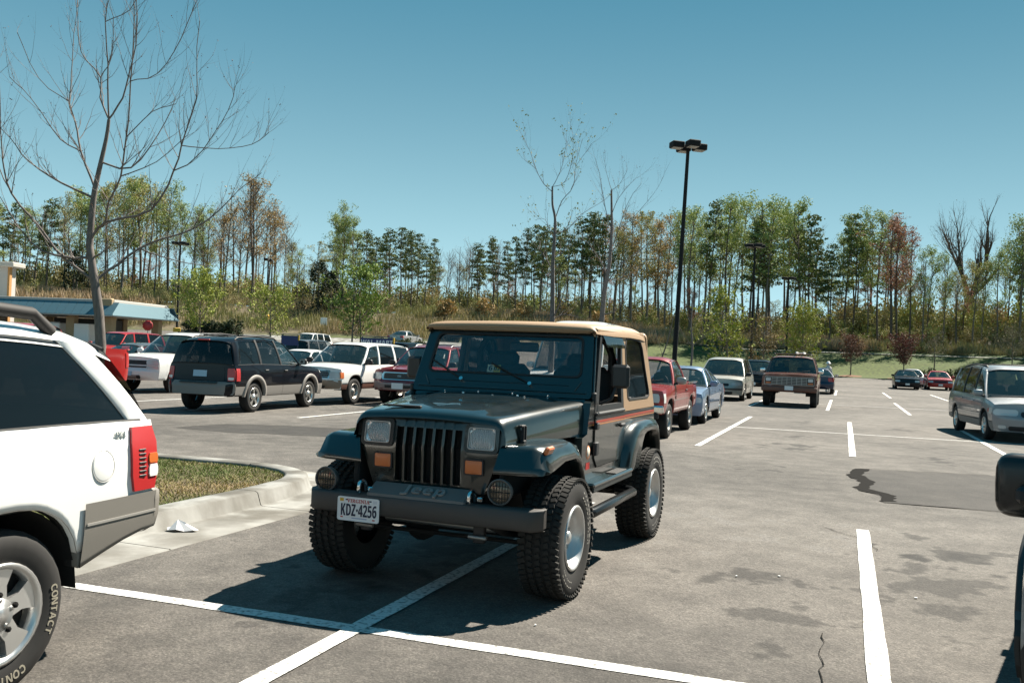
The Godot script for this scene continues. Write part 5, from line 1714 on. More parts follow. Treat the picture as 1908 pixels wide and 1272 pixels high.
func tall_van(p: Material) -> Dictionary:
	return {"category": "van", "paint": p, "wb": 3.5, "xf": 2.55, "xr": -2.85, "hw": 0.98, "R": 0.36, "tw": 0.22, "sill": 0.42, "rim_share": 0.56, "crown": 0.05,
		"sh": [[-2.85, 1.25], [0.6, 1.25], [1.4, 1.22], [2.1, 1.12], [2.55, 1.02]], "cf": 0.14, "cr": 0.08, "fp": 4.0, "rp": 9.0,
		"cowl": 1.75, "wsx": 1.05, "rrx": -2.7, "rbx": -2.8, "roof": [[-2.75, 2.40], [-2.5, 2.48], [0.3, 2.52], [0.8, 2.48], [1.1, 2.36]], "rhw": 0.78,
		"pillars": [[1.7, 1.03, 0.10, 0.09], [0.45, 0.40, 0.12, 0.12], [-1.4, -1.4, 2.6, 2.6], [-2.7, -2.6, 0.16, 0.16]], "seams": [-1.0, 0.45, 1.7], "seats": [0.4]}

func plain_fit(c: Dictionary, front_y: float, rear_y: float) -> Dictionary:
	# lamps, grille, plates for cars seen small
	c["fit"] = [["front", "headlamp", 0.58, 0.97, front_y - 0.08, front_y + 0.05, 0.012, M.lens, 0.03, true], ["front", "grille", -0.5, 0.5, front_y - 0.07, front_y + 0.04, 0.01, M.black, 0.02], ["front", "licence_plate", -0.17, 0.17, front_y - 0.30, front_y - 0.17, 0.06, M.plate],
		["rear", "tail_lamp", 0.66, 0.985, rear_y - 0.11, rear_y + 0.09, 0.012, M.red_lens, 0.03, true], ["rear", "licence_plate", -0.17, 0.17, rear_y - 0.16, rear_y - 0.03, 0.03, M.plate], ["left", "tail_lamp_wrap", c.xr + 0.1, c.xr + 0.22, rear_y - 0.11, rear_y + 0.09, 0.008, M.red_lens, 0.0, true]]
	return c

const FACING := deg_to_rad(-109.5)    # nose towards the camera along the stalls
const AWAY := deg_to_rad(70.5)

func on_land(x: float, depth: float) -> Vector3:
	return ground_at(x, -depth)

func make_fleet():
	var white := paint(lin(0.74, 0.74, 0.72), 0.0)
	var black := paint(lin(0.006, 0.007, 0.010), 0.0)
	black.clearcoat = 0.55; black.metallic_specular = 0.12
	var maroon := paint(lin(0.20, 0.012, 0.014), 0.15)
	var red := paint(lin(0.34, 0.018, 0.016), 0.05)
	var blue_grey := paint(lin(0.16, 0.22, 0.32), 0.3)
	var champagne := paint(lin(0.42, 0.41, 0.37), 0.3)
	var brown := paint(lin(0.17, 0.07, 0.05), 0.05)
	var navy := paint(lin(0.012, 0.02, 0.05), 0.2)
	var silver := paint(lin(0.34, 0.35, 0.36), 0.35)
	var grey := paint(lin(0.10, 0.105, 0.11), 0.3)
	var c: Dictionary

	# black compact SUV seen from behind, grey cladding
	c = suv_small(black)
	c.merge({"flare": M.grey_clad, "lower": 0.60, "lower_mat": M.grey_clad, "rack": [0.1, -1.75, 0.055, M.black], "mirror_mat": M.black, "handle_mat": M.black,
		"fit": [["rear", "rear_bumper", -1.0, 1.0, 0.41, 0.70, 0.014, M.grey_clad, 0.03], ["rear", "tail_lamp", 0.80, 0.992, 0.72, 1.0, 0.014, M.red_lens, 0.02, true], ["right", "tail_lamp_wrap", -2.09, -1.95, 0.72, 1.0, 0.010, M.red_lens, 0.0, true],
			["rear", "reversing_lens", 0.83, 0.96, 0.745, 0.80, 0.022, M.white_lens, 0.01, true], ["rear", "licence_plate", -0.20, 0.20, 0.80, 0.94, 0.02, M.plate_blue], ["rear", "tailgate_panel", -0.72, 0.72, 0.715, 1.02, 0.006, black, 0.02], ["rear", "bumper_step", -0.55, 0.55, 0.66, 0.695, 0.03, M.dark_clad],
			["front", "headlamp", 0.6, 0.97, 0.68, 0.80, 0.01, M.lens, 0.02, true], ["front", "grille", -0.52, 0.52, 0.66, 0.80, 0.01, M.black]]})
	var esc := build_car(c, "parked_suv", "black compact suv with grey wheel arches, its tail towards us", on_land(-6.3, 22.97), deg_to_rad(74.5))
	boxp("stop_lamp", Vector3(-2.10, 1.615, 0), Vector3(0.04, 0.03, 0.3), 0.008, M.red_lens, esc)
	tubep("rear_wiper", [Vector3(-2.27, 1.12, 0.0), Vector3(-2.24, 1.22, -0.32)], 0.008, M.black, esc)

	# white SUV, brown lower trim
	var tan_low := mat(lin(0.23, 0.17, 0.125), 0.5)
	c = suv_mid(white)
	c.merge({"lower": 0.56, "lower_mat": mat(lin(0.16, 0.075, 0.055), 0.5), "mirror_mat": M.black, "handle_mat": M.black, "rim": "steel", "rim_mat": mat(lin(0.42, 0.40, 0.37), 0.4, 0.6), "tan_inside": true,
		"fit": [["front", "front_bumper", -1.0, 1.0, 0.44, 0.67, 0.016, tan_low, 0.03], ["front", "bumper_slot", -0.55, 0.55, 0.47, 0.52, 0.024, M.black], ["front", "grille_surround", -0.66, 0.66, 0.715, 0.93, 0.008, M.chrome, 0.03], ["front", "grille", -0.58, 0.58, 0.735, 0.91, 0.018, M.black, 0.02],
			["front", "headlamp", 0.62, 0.965, 0.715, 0.89, 0.014, M.lens, 0.03, true], ["left", "corner_lamp", 2.03, 2.18, 0.72, 0.88, 0.008, M.amber, 0.0, true], ["front", "licence_plate", -0.17, 0.17, 0.50, 0.63, 0.03, M.plate], ["rear", "tail_lamp", 0.72, 0.99, 0.76, 1.02, 0.012, M.red_lens, 0.02, true]],
		"bars": [3, 0.57, 0.74, 0.91, M.steel]})
	build_car(c, "parked_suv", "white suv with brown lower trim and bumper beside the black suv", on_land(-4.61, 27.48), FACING)

	# white SUV with a split grille, far left
	c = suv_large(white)
	c.merge({"rack": [0.1, -2.1, 0.05, M.black], "rim": "five_window", "rim_mat": M.bright,
		"fit": [["front", "grille", -0.60, 0.60, 0.74, 0.95, 0.010, M.black, 0.03], ["front", "grille_band", -0.98, 0.98, 0.785, 0.825, 0.03, mat(lin(0.55, 0.55, 0.54), 0.4), 0.01], ["front", "headlamp", 0.58, 0.97, 0.83, 0.965, 0.016, M.lens, 0.03, true], ["front", "turn_signal", 0.60, 0.965, 0.71, 0.78, 0.014, M.lens, 0.02, true],
			["front", "lower_intake", -0.45, 0.45, 0.40, 0.52, 0.018, M.grey_clad, 0.04], ["front", "fog_lamp", 0.34, 0.46, 0.42, 0.52, 0.03, M.black, 0.03, true], ["front", "licence_plate", -0.14, 0.14, 0.50, 0.62, 0.04, M.plate_blue], ["rear", "tail_lamp", 0.8, 0.99, 0.8, 1.1, 0.012, M.red_lens, 0.02, true]]})
	build_car(c, "parked_suv", "large white suv with split black grille left of the black suv", on_land(-10.3, 29.65), FACING)

	# maroon SUV half hidden by the green vehicle
	c = suv_mid(maroon)
	var pinkish := mat(lin(0.27, 0.20, 0.19), 0.45)
	c.merge({"lower": 0.60, "lower_mat": pinkish, "rack": [0.1, -2.0, 0.05, M.steel], "mirror_mat": M.black, "handle_mat": M.black,
		"fit": [["front", "front_bumper", -1.0, 1.0, 0.44, 0.68, 0.016, pinkish, 0.03], ["front", "bumper_slot", 0.22, 0.46, 0.50, 0.58, 0.026, M.black, 0.0, true], ["front", "licence_plate", -0.20, 0.20, 0.48, 0.64, 0.03, M.plate], ["front", "grille_surround", -0.66, 0.66, 0.72, 0.93, 0.010, M.chrome, 0.05], ["front", "grille", -0.57, 0.57, 0.745, 0.905, 0.02, M.black, 0.05],
			["front", "emblem", -0.07, 0.07, 0.80, 0.86, 0.035, M.steel, 0.02], ["front", "headlamp", 0.66, 0.97, 0.72, 0.91, 0.014, M.lens, 0.03, true], ["left", "corner_lamp", 2.03, 2.18, 0.73, 0.88, 0.008, M.lens, 0.0, true]],
		"bars": [5, 0.56, 0.75, 0.90, M.dark_clad]})
	build_car(c, "parked_suv", "dark red suv with grille emblem behind the green vehicle", on_land(-2.28, 27.8), FACING)

	# red pickup right behind the green vehicle
	c = pickup(paint(lin(0.25, 0.022, 0.022), 0.1))
	c.merge({"rim": "steel", "rim_mat": M.steel, "mirror_mat": M.steel, "handle_mat": M.black, "moulding": 0.80, "moulding_mat": c.paint,
		"fit": [["front", "grille", -0.62, 0.62, 0.72, 0.90, 0.006, M.black], ["front", "headlamp", 0.50, 0.90, 0.725, 0.895, 0.016, M.lens, 0.015, true], ["left", "corner_lamp", 1.80, 1.94, 0.72, 0.90, 0.006, M.white_lens, 0.0, true], ["front", "turn_signal", 0.4, 0.75, 0.55, 0.62, 0.13, M.amber, 0.0, true]],
		"bars": [3, 0.6, 0.73, 0.89, M.steel]})
	var pk := build_car(c, "parked_pickup", "small red pickup truck behind the green vehicle's tail", on_land(2.90, 20.33), FACING)
	boxp("front_bumper", Vector3(2.10, 0.60, 0), Vector3(0.12, 0.15, 1.62), 0.03, M.chrome, pk)
	boxp("air_dam", Vector3(2.0, 0.47, 0), Vector3(0.08, 0.12, 1.4), 0.02, M.black, pk)
	tubep("bed_trim", [Vector3(-0.9, 1.085, -0.80), Vector3(-2.2, 1.085, -0.80)], 0.014, M.chrome, pk)

	# blue-grey sedan behind it
	c = sedan(blue_grey)
	plain_fit(c, 0.62, 0.80)
	c.merge({"moulding": 0.56, "mirror_mat": blue_grey})
	build_car(c, "parked_sedan", "blue grey sedan parked nose to tail with red pickup", on_land(4.6, 25.2), FACING)

	# champagne minivan
	c = minivan(champagne)
	c.merge({"fit": [["front", "headlamp", 0.52, 0.96, 0.62, 0.74, 0.012, M.lens, 0.04, true], ["front", "grille", -0.42, 0.42, 0.60, 0.70, 0.010, M.black, 0.03], ["front", "lower_intake", -0.6, 0.6, 0.28, 0.38, 0.016, M.black, 0.03], ["front", "bumper_band", -0.98, 0.98, 0.44, 0.52, 0.02, M.dark_clad, 0.02], ["front", "licence_plate", -0.16, 0.16, 0.40, 0.53, 0.03, M.plate]], "mirror_mat": M.black})
	build_car(c, "parked_minivan", "pale minivan left of the brown square truck", on_land(9.07, 39.6), FACING)
	c = suv_mid(black)
	plain_fit(c, 0.8, 0.9)
	build_car(c, "parked_suv", "dark suv between the pale minivan and brown truck", on_land(12.3, 47.0), FACING)

	# brown square truck with a loaded roof rack
	c = boxy(brown)
	c.merge({"rim": "steel", "rim_mat": M.steel, "mirror_mat": M.chrome,
		"fit": [["front", "grille_surround", -0.90, 0.90, 0.80, 1.10, 0.010, M.steel], ["front", "grille", -0.62, 0.62, 0.83, 1.07, 0.022, M.black], ["front", "headlamp_bezel", 0.64, 0.88, 0.83, 1.07, 0.020, M.black, 0.0, true], ["front", "headlamp", 0.67, 0.85, 0.93, 1.05, 0.034, M.lens, 0.015, true], ["front", "turn_signal", 0.67, 0.85, 0.84, 0.90, 0.034, M.amber, 0.0, true],
			["front", "grille_post", -0.28, -0.25, 0.83, 1.07, 0.03, M.steel, 0.0, true], ["front", "grille_post", -0.46, -0.43, 0.83, 1.07, 0.03, M.steel, 0.0, true], ["front", "grille_post", -0.1, -0.07, 0.83, 1.07, 0.03, M.steel, 0.0, true]],
		"bars": [4, 0.62, 0.84, 1.06, M.steel]})
	var br := build_car(c, "parked_truck", "square brown truck with roof rack load facing us", on_land(10.8, 36.05), FACING)
	boxp("front_bumper", Vector3(2.24, 0.66, 0), Vector3(0.14, 0.17, 1.94), 0.03, mat(lin(0.14, 0.06, 0.04), 0.5), br)
	boxp("licence_plate", Vector3(2.325, 0.70, 0.0), Vector3(0.012, 0.15, 0.30), 0, M.plate, br)
	for s in [1.0, -1.0]:
		tubep("rack_rail", [Vector3(0.3, 1.90, s * 0.66), Vector3(0.28, 1.95, s * 0.66), Vector3(-1.9, 1.95, s * 0.66), Vector3(-1.92, 1.88, s * 0.66)], 0.016, M.black, br)
	for x in [0.2, -0.6, -1.4]:
		tubep("rack_bar", [Vector3(x, 1.95, -0.66), Vector3(x, 1.95, 0.66)], 0.014, M.black, br)
	var load_ := thing("roof_load", "white ladder bundle lying on the brown truck's roof rack", "ladder", br.position, FACING)
	for q in [-0.38, -0.12]:
		boxp("ladder_rail", Vector3(-0.7, 2.00, q), Vector3(2.2, 0.08, 0.035), 0.008, M.white_paint, load_)
	for k in 7:
		tubep("rung", [Vector3(0.25 - k * 0.31, 2.0, -0.38), Vector3(0.25 - k * 0.31, 2.0, -0.12)], 0.014, M.white_paint, load_, 6)

	# navy car seen from behind
	c = sedan(navy)
	plain_fit(c, 0.62, 0.80)
	build_car(c, "parked_sedan", "navy blue sedan seen from behind right of brown truck", on_land(17.35, 53.0), AWAY)
	# far cars with their lights catching the sun
	c = sedan(black)
	plain_fit(c, 0.62, 0.80)
	build_car(c, "parked_sedan", "black sedan far off, left of the distant red car", on_land(29.4, 70.0), FACING)
	c = sedan(red)
	plain_fit(c, 0.62, 0.80)
	build_car(c, "parked_sedan", "red sedan far off on the right before the lawn", on_land(32.2, 70.9), FACING)
	c = sedan(silver)
	plain_fit(c, 0.62, 0.80)
	build_car(c, "parked_sedan", "silver sedan tucked behind the far black sedan", on_land(32.6, 76.4), FACING)

	# silver minivan at the right edge
	c = minivan(paint(lin(0.24, 0.25, 0.26), 0.35))
	c.merge({"lower": 0.44, "lower_mat": M.grey_clad, "rack": [0.3, -2.0, 0.04, M.black],
		"fit": [["front", "headlamp", 0.48, 0.985, 0.60, 0.74, 0.012, M.lens, 0.05, true], ["right", "headlamp_wrap", 1.88, 2.06, 0.62, 0.76, 0.008, M.lens, 0.03, true], ["right", "corner_reflector", 1.80, 1.87, 0.66, 0.74, 0.012, M.red_lens, 0.01, true], ["front", "grille", -0.42, 0.42, 0.58, 0.70, 0.010, M.black, 0.03], ["front", "lower_intake", -0.7, 0.7, 0.27, 0.37, 0.016, M.black, 0.03], ["front", "fog_lamp", 0.75, 0.9, 0.30, 0.38, 0.02, M.lens, 0.02, true], ["front", "licence_plate", -0.16, 0.16, 0.42, 0.55, 0.03, M.plate]]})
	build_car(c, "parked_minivan", "silver minivan with grey sills at the right edge", on_land(12.35, 23.2), deg_to_rad(-90 - 13.5))

	# white van hidden behind the green vehicle, its roof just showing
	c = tall_van(white)
	plain_fit(c, 0.9, 1.0)
	build_car(c, "parked_van", "tall white van hidden behind the green vehicle", on_land(2.02, 26.0), FACING)

	# cars in the left part of the car park
	c = big_pickup(red)
	c.merge({"fit": [["rear", "tail_lamp", 0.86, 0.995, 0.85, 1.2, 0.012, M.red_lens, 0.0, true]]})
	build_car(c, "parked_pickup", "bright red pickup bed showing past the near white suv", on_land(-12.45, 23.6), deg_to_rad(160.5))
	var rows := [
		["sedan", grey, -14.3, 37.0, 1, "dark grey sedan beyond the large white suv's hood", 1.0],
		["suv_large", red, -19.2, 46.0, 0, "red suv beyond the bare tree trunk on the left", 1.0],
		["sedan", red, -20.2, 53.0, 1, "red sedan under the blue canopy far left", 1.0],
		["sedan", white, -7.9, 35.5, 0, "white sedan showing between black suv and white suv", 1.0],
		["sedan", silver, -10.8, 42.5, 1, "silver sedan roof beyond the black suv", 1.0],
		["suv_mid", black, -18.3, 69.0, 1, "black suv far off beside the thin lamp post", 1.0],
		["sedan", navy, -13.6, 60.0, 1, "navy sedan far off right of the small blue sign", 1.0],
		["suv_mid", grey, -12.2, 59.0, 1, "dark grey suv with red tail lamps far off", 1.0],
		["suv_large", white, -16.9, 78.0, 0, "white suv far off behind the dark cars", 1.0],
		["sedan", silver, -17.2, 62.0, 0, "silver sedan far off left of the small blue sign", 1.0],
		["suv_large", black, -5.9, 56.0, 1, "black suv far off right of the large blue sign", 1.0],
		["sedan", blue_grey, -6.9, 48.0, 0, "blue grey sedan just right of the large blue sign", 1.0],
		["suv_mid", white, -4.5, 62.0, 0, "white suv far off seen through the green vehicle's windshield", 1.0],
		["sedan", silver, -10.4, 92.0, 1, "silver car far off on the pale road below the bank", 1.0],
		["sedan", black, -15.2, 68.0, 1, "black sedan in the far left row", 1.0],
		["minivan", maroon, -9.3, 70.0, 1, "dark red minivan in the far row behind blue sign", 1.0]]
	for r in rows:
		match r[0]:
			"sedan": c = sedan(r[1])
			"suv_large": c = suv_large(r[1])
			"suv_mid": c = suv_mid(r[1])
			_: c = minivan(r[1])
		var tall: bool = r[0] != "sedan"
		plain_fit(c, 0.8 if tall else 0.62, 0.92 if tall else 0.80)
		c["full"] = false
		build_car(c, "parked_" + ("sedan" if r[0] == "sedan" else ("minivan" if r[0] == "minivan" else "suv")), r[5], on_land(r[2], r[3]), AWAY if r[4] == 1 else FACING, "cars in the far left rows")

	make_near_suv(white)
	# silver SUV whose mirror and front corner reach into the picture on the right
	c = suv_large(paint(lin(0.30, 0.28, 0.27), 0.25))
	c.merge({"mirrors": false, "lower": 0.66, "lower_mat": M.black, "flare": M.black,
		"fit": [["front", "front_bumper", -1.0, 1.0, 0.40, 0.70, 0.03, M.black, 0.04], ["right", "bumper_corner", 2.0, 2.19, 0.52, 0.72, 0.02, M.black, 0.03, true], ["front", "headlamp", 0.6, 0.97, 0.74, 0.92, 0.012, M.lens, 0.03, true], ["front", "grille", -0.55, 0.55, 0.74, 0.92, 0.01, M.black, 0.03]]})
	var near := build_car(c, "parked_suv", "silver suv cut off by the right edge, black mirror showing", Vector3(3.755, 0, -4.62), deg_to_rad(-90 - 33))
	var mb := MB.new()
	pebble(mb, Vector3(0.822, 1.05, 1.01), Vector3(0.09, 0.15, 0.12), 0.5)
	var mr := part(mb, "mirror", mat(lin(0.010, 0.012, 0.013), 0.25), near)
	boxp("mirror_foot", Vector3(0.95, 1.02, 0.97), Vector3(0.10, 0.08, 0.12), 0.02, M.black, mr)

# the white SUV cut off by the left edge: only its rear half is in view
func make_near_suv(white: Material):
	var clad := mat(lin(0.155, 0.145, 0.128), 0.62)
	clad.heightmap_enabled = true; clad.heightmap_texture = grain(256, 0.25, 2, 95, Color.BLACK, Color.WHITE); clad.heightmap_scale = 0.03; clad.uv1_triplanar = true; clad.uv1_scale = Vector3.ONE * 4.0
	var c := {"category": "suv", "paint": white, "wb": 2.48, "xf": 2.2, "xr": -2.25, "hw": 0.92, "R": 0.365, "tw": 0.235, "sill": 0.40, "fbot": 0.36, "rbot": 0.60, "rim_share": 0.605, "square": 2.4, "arch": 0.43, "crown": 0.05, "rtaper": 0.06,
		"sh": [[-2.40, 1.155], [-1.6, 1.165], [-0.3, 1.15], [0.9, 1.09], [1.5, 1.06], [2.0, 0.99], [2.2, 0.9]], "cf": 0.18, "cr": 0.05, "fp": 3.0, "rp": 5.0,
		"fprof": [[0.2, 0.0], [2.0, 0.0]], "rprof": [[0.38, 0.0], [1.1, -0.03]],
		"cowl": 0.95, "wsx": 0.25, "rrx": -2.02, "rbx": -2.19, "roof": [[-2.05, 1.575], [-1.85, 1.63], [-1.3, 1.67], [-0.4, 1.69], [0.1, 1.66], [0.35, 1.60]], "edge": 0.085, "rhw": 0.67,
		"pillars": [[0.9, 0.24, 0.09, 0.08], [-0.05, -0.15, 0.10, 0.09, M.black], [-1.12, -1.12, 0.13, 0.11], [-2.115, -1.80, 0.17, 0.20]],
		"seams": [-1.02, -0.05, 0.95], "seats": [-0.1, -1.0], "glassm": M.tint, "rear_glass": M.tint, "rim": "five_window", "rim_mat": mat(lin(0.58, 0.58, 0.57), 0.3, 0.8), "lower": 0.56, "lower_mat": clad,
		"rack": [0.2, -1.75, 0.085, mat(lin(0.012, 0.010, 0.009), 0.7)], "rail_r": 0.032, "handle_mat": white,
		"fit": [
			["left", "bumper_groove", -2.198, -1.24 - 0.445, 0.682, 0.694, 0.018, mat(lin(0.26, 0.25, 0.23), 0.6), 0.0, true],
			["rear", "tail_lamp", 0.74, 1.0, 0.81, 1.13, 0.016, M.red_lens, 0.02, true], ["left", "tail_lamp_wrap", -2.198, -2.0, 0.805, 1.13, 0.016, M.red_lens, 0.02, true],
			["left", "amber_lens", -2.196, -2.125, 0.94, 0.99, 0.0225, M.amber, 0.008, true], ["left", "reversing_lens", -2.196, -2.125, 0.87, 0.932, 0.0225, M.white_lens, 0.008, true], ["rear", "reversing_lens", 0.80, 0.94, 0.87, 0.93, 0.024, M.white_lens, 0.01, true], ["rear", "amber_lens", 0.80, 0.94, 0.94, 0.99, 0.024, M.amber, 0.01, true]]}
	var o := build_car(c, "parked_suv", "white suv with grey bumper cut off by the left edge", G(-4.29, 1.88), FACING)
	for s in [1.0, -1.0]:
		side_piece(c, -2.2, -1.24 - 0.432, s, "bumper_side", clad, o, -1.0, 0.79, 0.013)
	# wrap-round rear bumper: plan line from one side to the other, lifted through its section
	var bm := MB.new()
	var rows := []
	for q in [[0.575, 0.07], [0.60, 0.02], [0.66, 0.004], [0.74, 0.0], [0.785, 0.004], [0.797, 0.02], [0.797, 0.14]]:
		var row := PackedVector3Array()
		for k in 33:
			var t := lerpf(-1.0, 1.0, k / 32.0)
			var e := pow(absf(t), 6.0)
			var half := half_at(c, -2.15, 0.7) + 0.012
			row.append(Vector3(lerpf(-2.37 - 0.05 * (1.0 - t * t), -2.19, e) + q[1], q[0], signf(t) * minf(1.0, absf(t) * 1.04) * (half - q[1] * 0.6 * e)))
		rows.append(row)
	bm.grid(rows)
	part(bm, "rear_bumper", clad, o)
	# fuel filler flap: a round lid with its gap, on the left side behind the wheel arch
	var fx := -1.80; var fy := 0.955
	var base := side_pt(c, fx, fy, -1.0)
	var n := (side_pt(c, fx + 0.05, fy, -1.0) - base).cross(side_pt(c, fx, fy + 0.05, -1.0) - base).normalized()
	if n.z > 0: n = -n
	var xax := Vector3.UP.cross(n).normalized()
	var T := Transform3D(Basis(xax, n.cross(xax), n), base)
	var fm := MB.new()
	fm.lathe([[0.0, 0.0035], [0.068, 0.003], [0.0735, 0.001], [0.0745, -0.01]], T, 36)
	var lid := part(fm, "fuel_flap", white, o)
	var gm := MB.new()
	gm.lathe([[0.0745, -0.004], [0.0765, 0.002], [0.079, 0.002], [0.0805, -0.004]], T, 36)
	part(gm, "flap_gap", mat(lin(0.42, 0.42, 0.41), 0.6), lid)
	inst(lettering("4X4", 0.036, 0.004, "Droid Sans", true), "badge", M.alloy, o, Transform3D(T.basis, side_pt(c, -1.93, 1.095, -1.0, 0.004)))
	# vertical row of slots in the tail lamp
	for k in 7:
		boxp("lamp_slot", side_pt(c, -2.075, 0.88 + k * 0.022, -1.0, 0.017), Vector3(0.05, 0.010, 0.008), 0.002, M.black, o)
	for w in o.get_children():
		if w.name.begins_with("wheel") and not w.name.begins_with("wheel_") or w.name in ["wheel2", "wheel3", "wheel4"]:
			if w is MeshInstance3D: continue
			inst(arc_lettering("CONTINENTAL", 0.292, 2.35, 0.038, 0.115, 1.05), "lettering", mat(lin(0.27, 0.245, 0.19), 0.8), w)
			inst(arc_lettering("CONTACT", 0.292, -0.12, 0.036, 0.115), "lettering", mat(lin(0.27, 0.245, 0.19), 0.8), w)
			inst(arc_lettering("CONTINENTAL", 0.292, -1.75, 0.038, 0.115, 1.05), "lettering", mat(lin(0.27, 0.245, 0.19), 0.8), w)
			for k in 5:
				var t := TAU * k / 5.0 + PI / 2
				var lg := MB.new()
				lg.lathe([[0.012, 0.06], [0.012, 0.108], [0.007, 0.112], [0.0, 0.112]], Transform3D(Basis(), Vector3(cos(t), sin(t), 0) * 0.062), 8)
				part(lg, "lug_nut", M.steel, w)

# a rounded, slightly square lump
func pebble(mb: MB, c: Vector3, r: Vector3, e: float):
	var rows := []
	for i in 13:
		var f := lerpf(-PI / 2, PI / 2, i / 12.0)
		var row := PackedVector3Array()
		for j in 24:
			var t := TAU * j / 24.0
			var q := func(x: float) -> float: return signf(x) * pow(absf(x), e)
			row.append(c + Vector3(r.x * q.call(cos(f)) * q.call(cos(t)), r.y * q.call(sin(f)), r.z * q.call(cos(f)) * q.call(sin(t))))
		rows.append(row)
	mb.grid(rows, true, true)

# ---------- trees
# leaves: many small two-sided faces; colours are linear
class Leaves:
	var vs := PackedVector3Array()
	var cs := PackedColorArray()
	var ns := PackedVector3Array()
	func leaf(p: Vector3, size: float, a: Vector3, b: Vector3, c: Color):
		var n := a.cross(b).normalized()
		var q := [p - a * size, p + b * size * 0.55, p + a * size, p - b * size * 0.55]
		for k in [0, 1, 2, 0, 2, 3]:
			vs.append(q[k]); cs.append(c); ns.append(n)
	func commit() -> ArrayMesh:
		var arr := []
		arr.resize(Mesh.ARRAY_MAX)
		arr[Mesh.ARRAY_VERTEX] = vs; arr[Mesh.ARRAY_COLOR] = cs; arr[Mesh.ARRAY_NORMAL] = ns
		var m := ArrayMesh.new()
		m.add_surface_from_arrays(Mesh.PRIMITIVE_TRIANGLES, arr)
		return m

func rdir() -> Vector3:
	var z := rng.randf_range(-1, 1); var t := rng.randf() * TAU; var r := sqrt(1 - z * z)
	return Vector3(r * cos(t), z, r * sin(t))

func clump(L: Leaves, c: Vector3, rad: Vector3, count: int, size: float, c0: Color, c1: Color, up := 0.0):
	var tone := rng.randf()
	for i in count:
		var d := rdir() * pow(rng.randf(), 0.45)
		var p := c + Vector3(d.x * rad.x, d.y * rad.y, d.z * rad.z)
		var a := (rdir() + Vector3.UP * up).normalized()
		var b := a.cross(rdir()).normalized()
		L.leaf(p, size * rng.randf_range(0.6, 1.3), a, b, c0.lerp(c1, clampf(tone * 0.6 + rng.randf() * 0.5, 0, 1)))

func grow(mb: MB, p: Vector3, dir: Vector3, length: float, r: float, level: int, tips: Array, spread := 0.5, lift := 0.12, sides := 5, wander := 0.12):
	var pts := [p]; var rads := [r]
	var n := 4 if level > 0 else 3
	var d := dir.normalized()
	for i in n:
		d = (d + Vector3(rng.randf_range(-wander, wander), lift * rng.randf_range(0.3, 1.2), rng.randf_range(-wander, wander))).normalized()
		pts.append(pts[-1] + d * length / n)
		rads.append(lerpf(r, r * (0.5 if level > 0 else 0.25), (i + 1.0) / n))
	mb.tube(pts, rads, sides if level > 1 else 3, false)
	tips.append(pts[-1])
	if level <= 0: return
	var kids := rng.randi_range(2, 3)
	grow(mb, pts[n], d, length * rng.randf_range(0.6, 0.8), rads[n], level - 1, tips, spread, lift, sides, wander)
	for k in kids:
		var i := rng.randi_range(1, n)
		var axis := d.cross(rdir()).normalized()
		var nd := d.rotated(axis, rng.randf_range(0.6, 1.3) * spread)
		grow(mb, pts[i], nd, length * rng.randf_range(0.5, 0.75), rads[i] * 0.6, level - 1, tips, spread, lift, sides, wander)

const TONES := {
	"pine": [Color(0.045, 0.072, 0.022), Color(0.14, 0.17, 0.055)],
	"leafy": [Color(0.16, 0.22, 0.06), Color(0.34, 0.39, 0.14)],
	"olive": [Color(0.18, 0.19, 0.06), Color(0.37, 0.33, 0.12)],
	"amber": [Color(0.24, 0.17, 0.06), Color(0.44, 0.30, 0.13)],
	"rust": [Color(0.24, 0.12, 0.085), Color(0.42, 0.22, 0.16)],
	"bare": [Color(0.23, 0.185, 0.14), Color(0.34, 0.29, 0.22)]}
var forest_store := {}

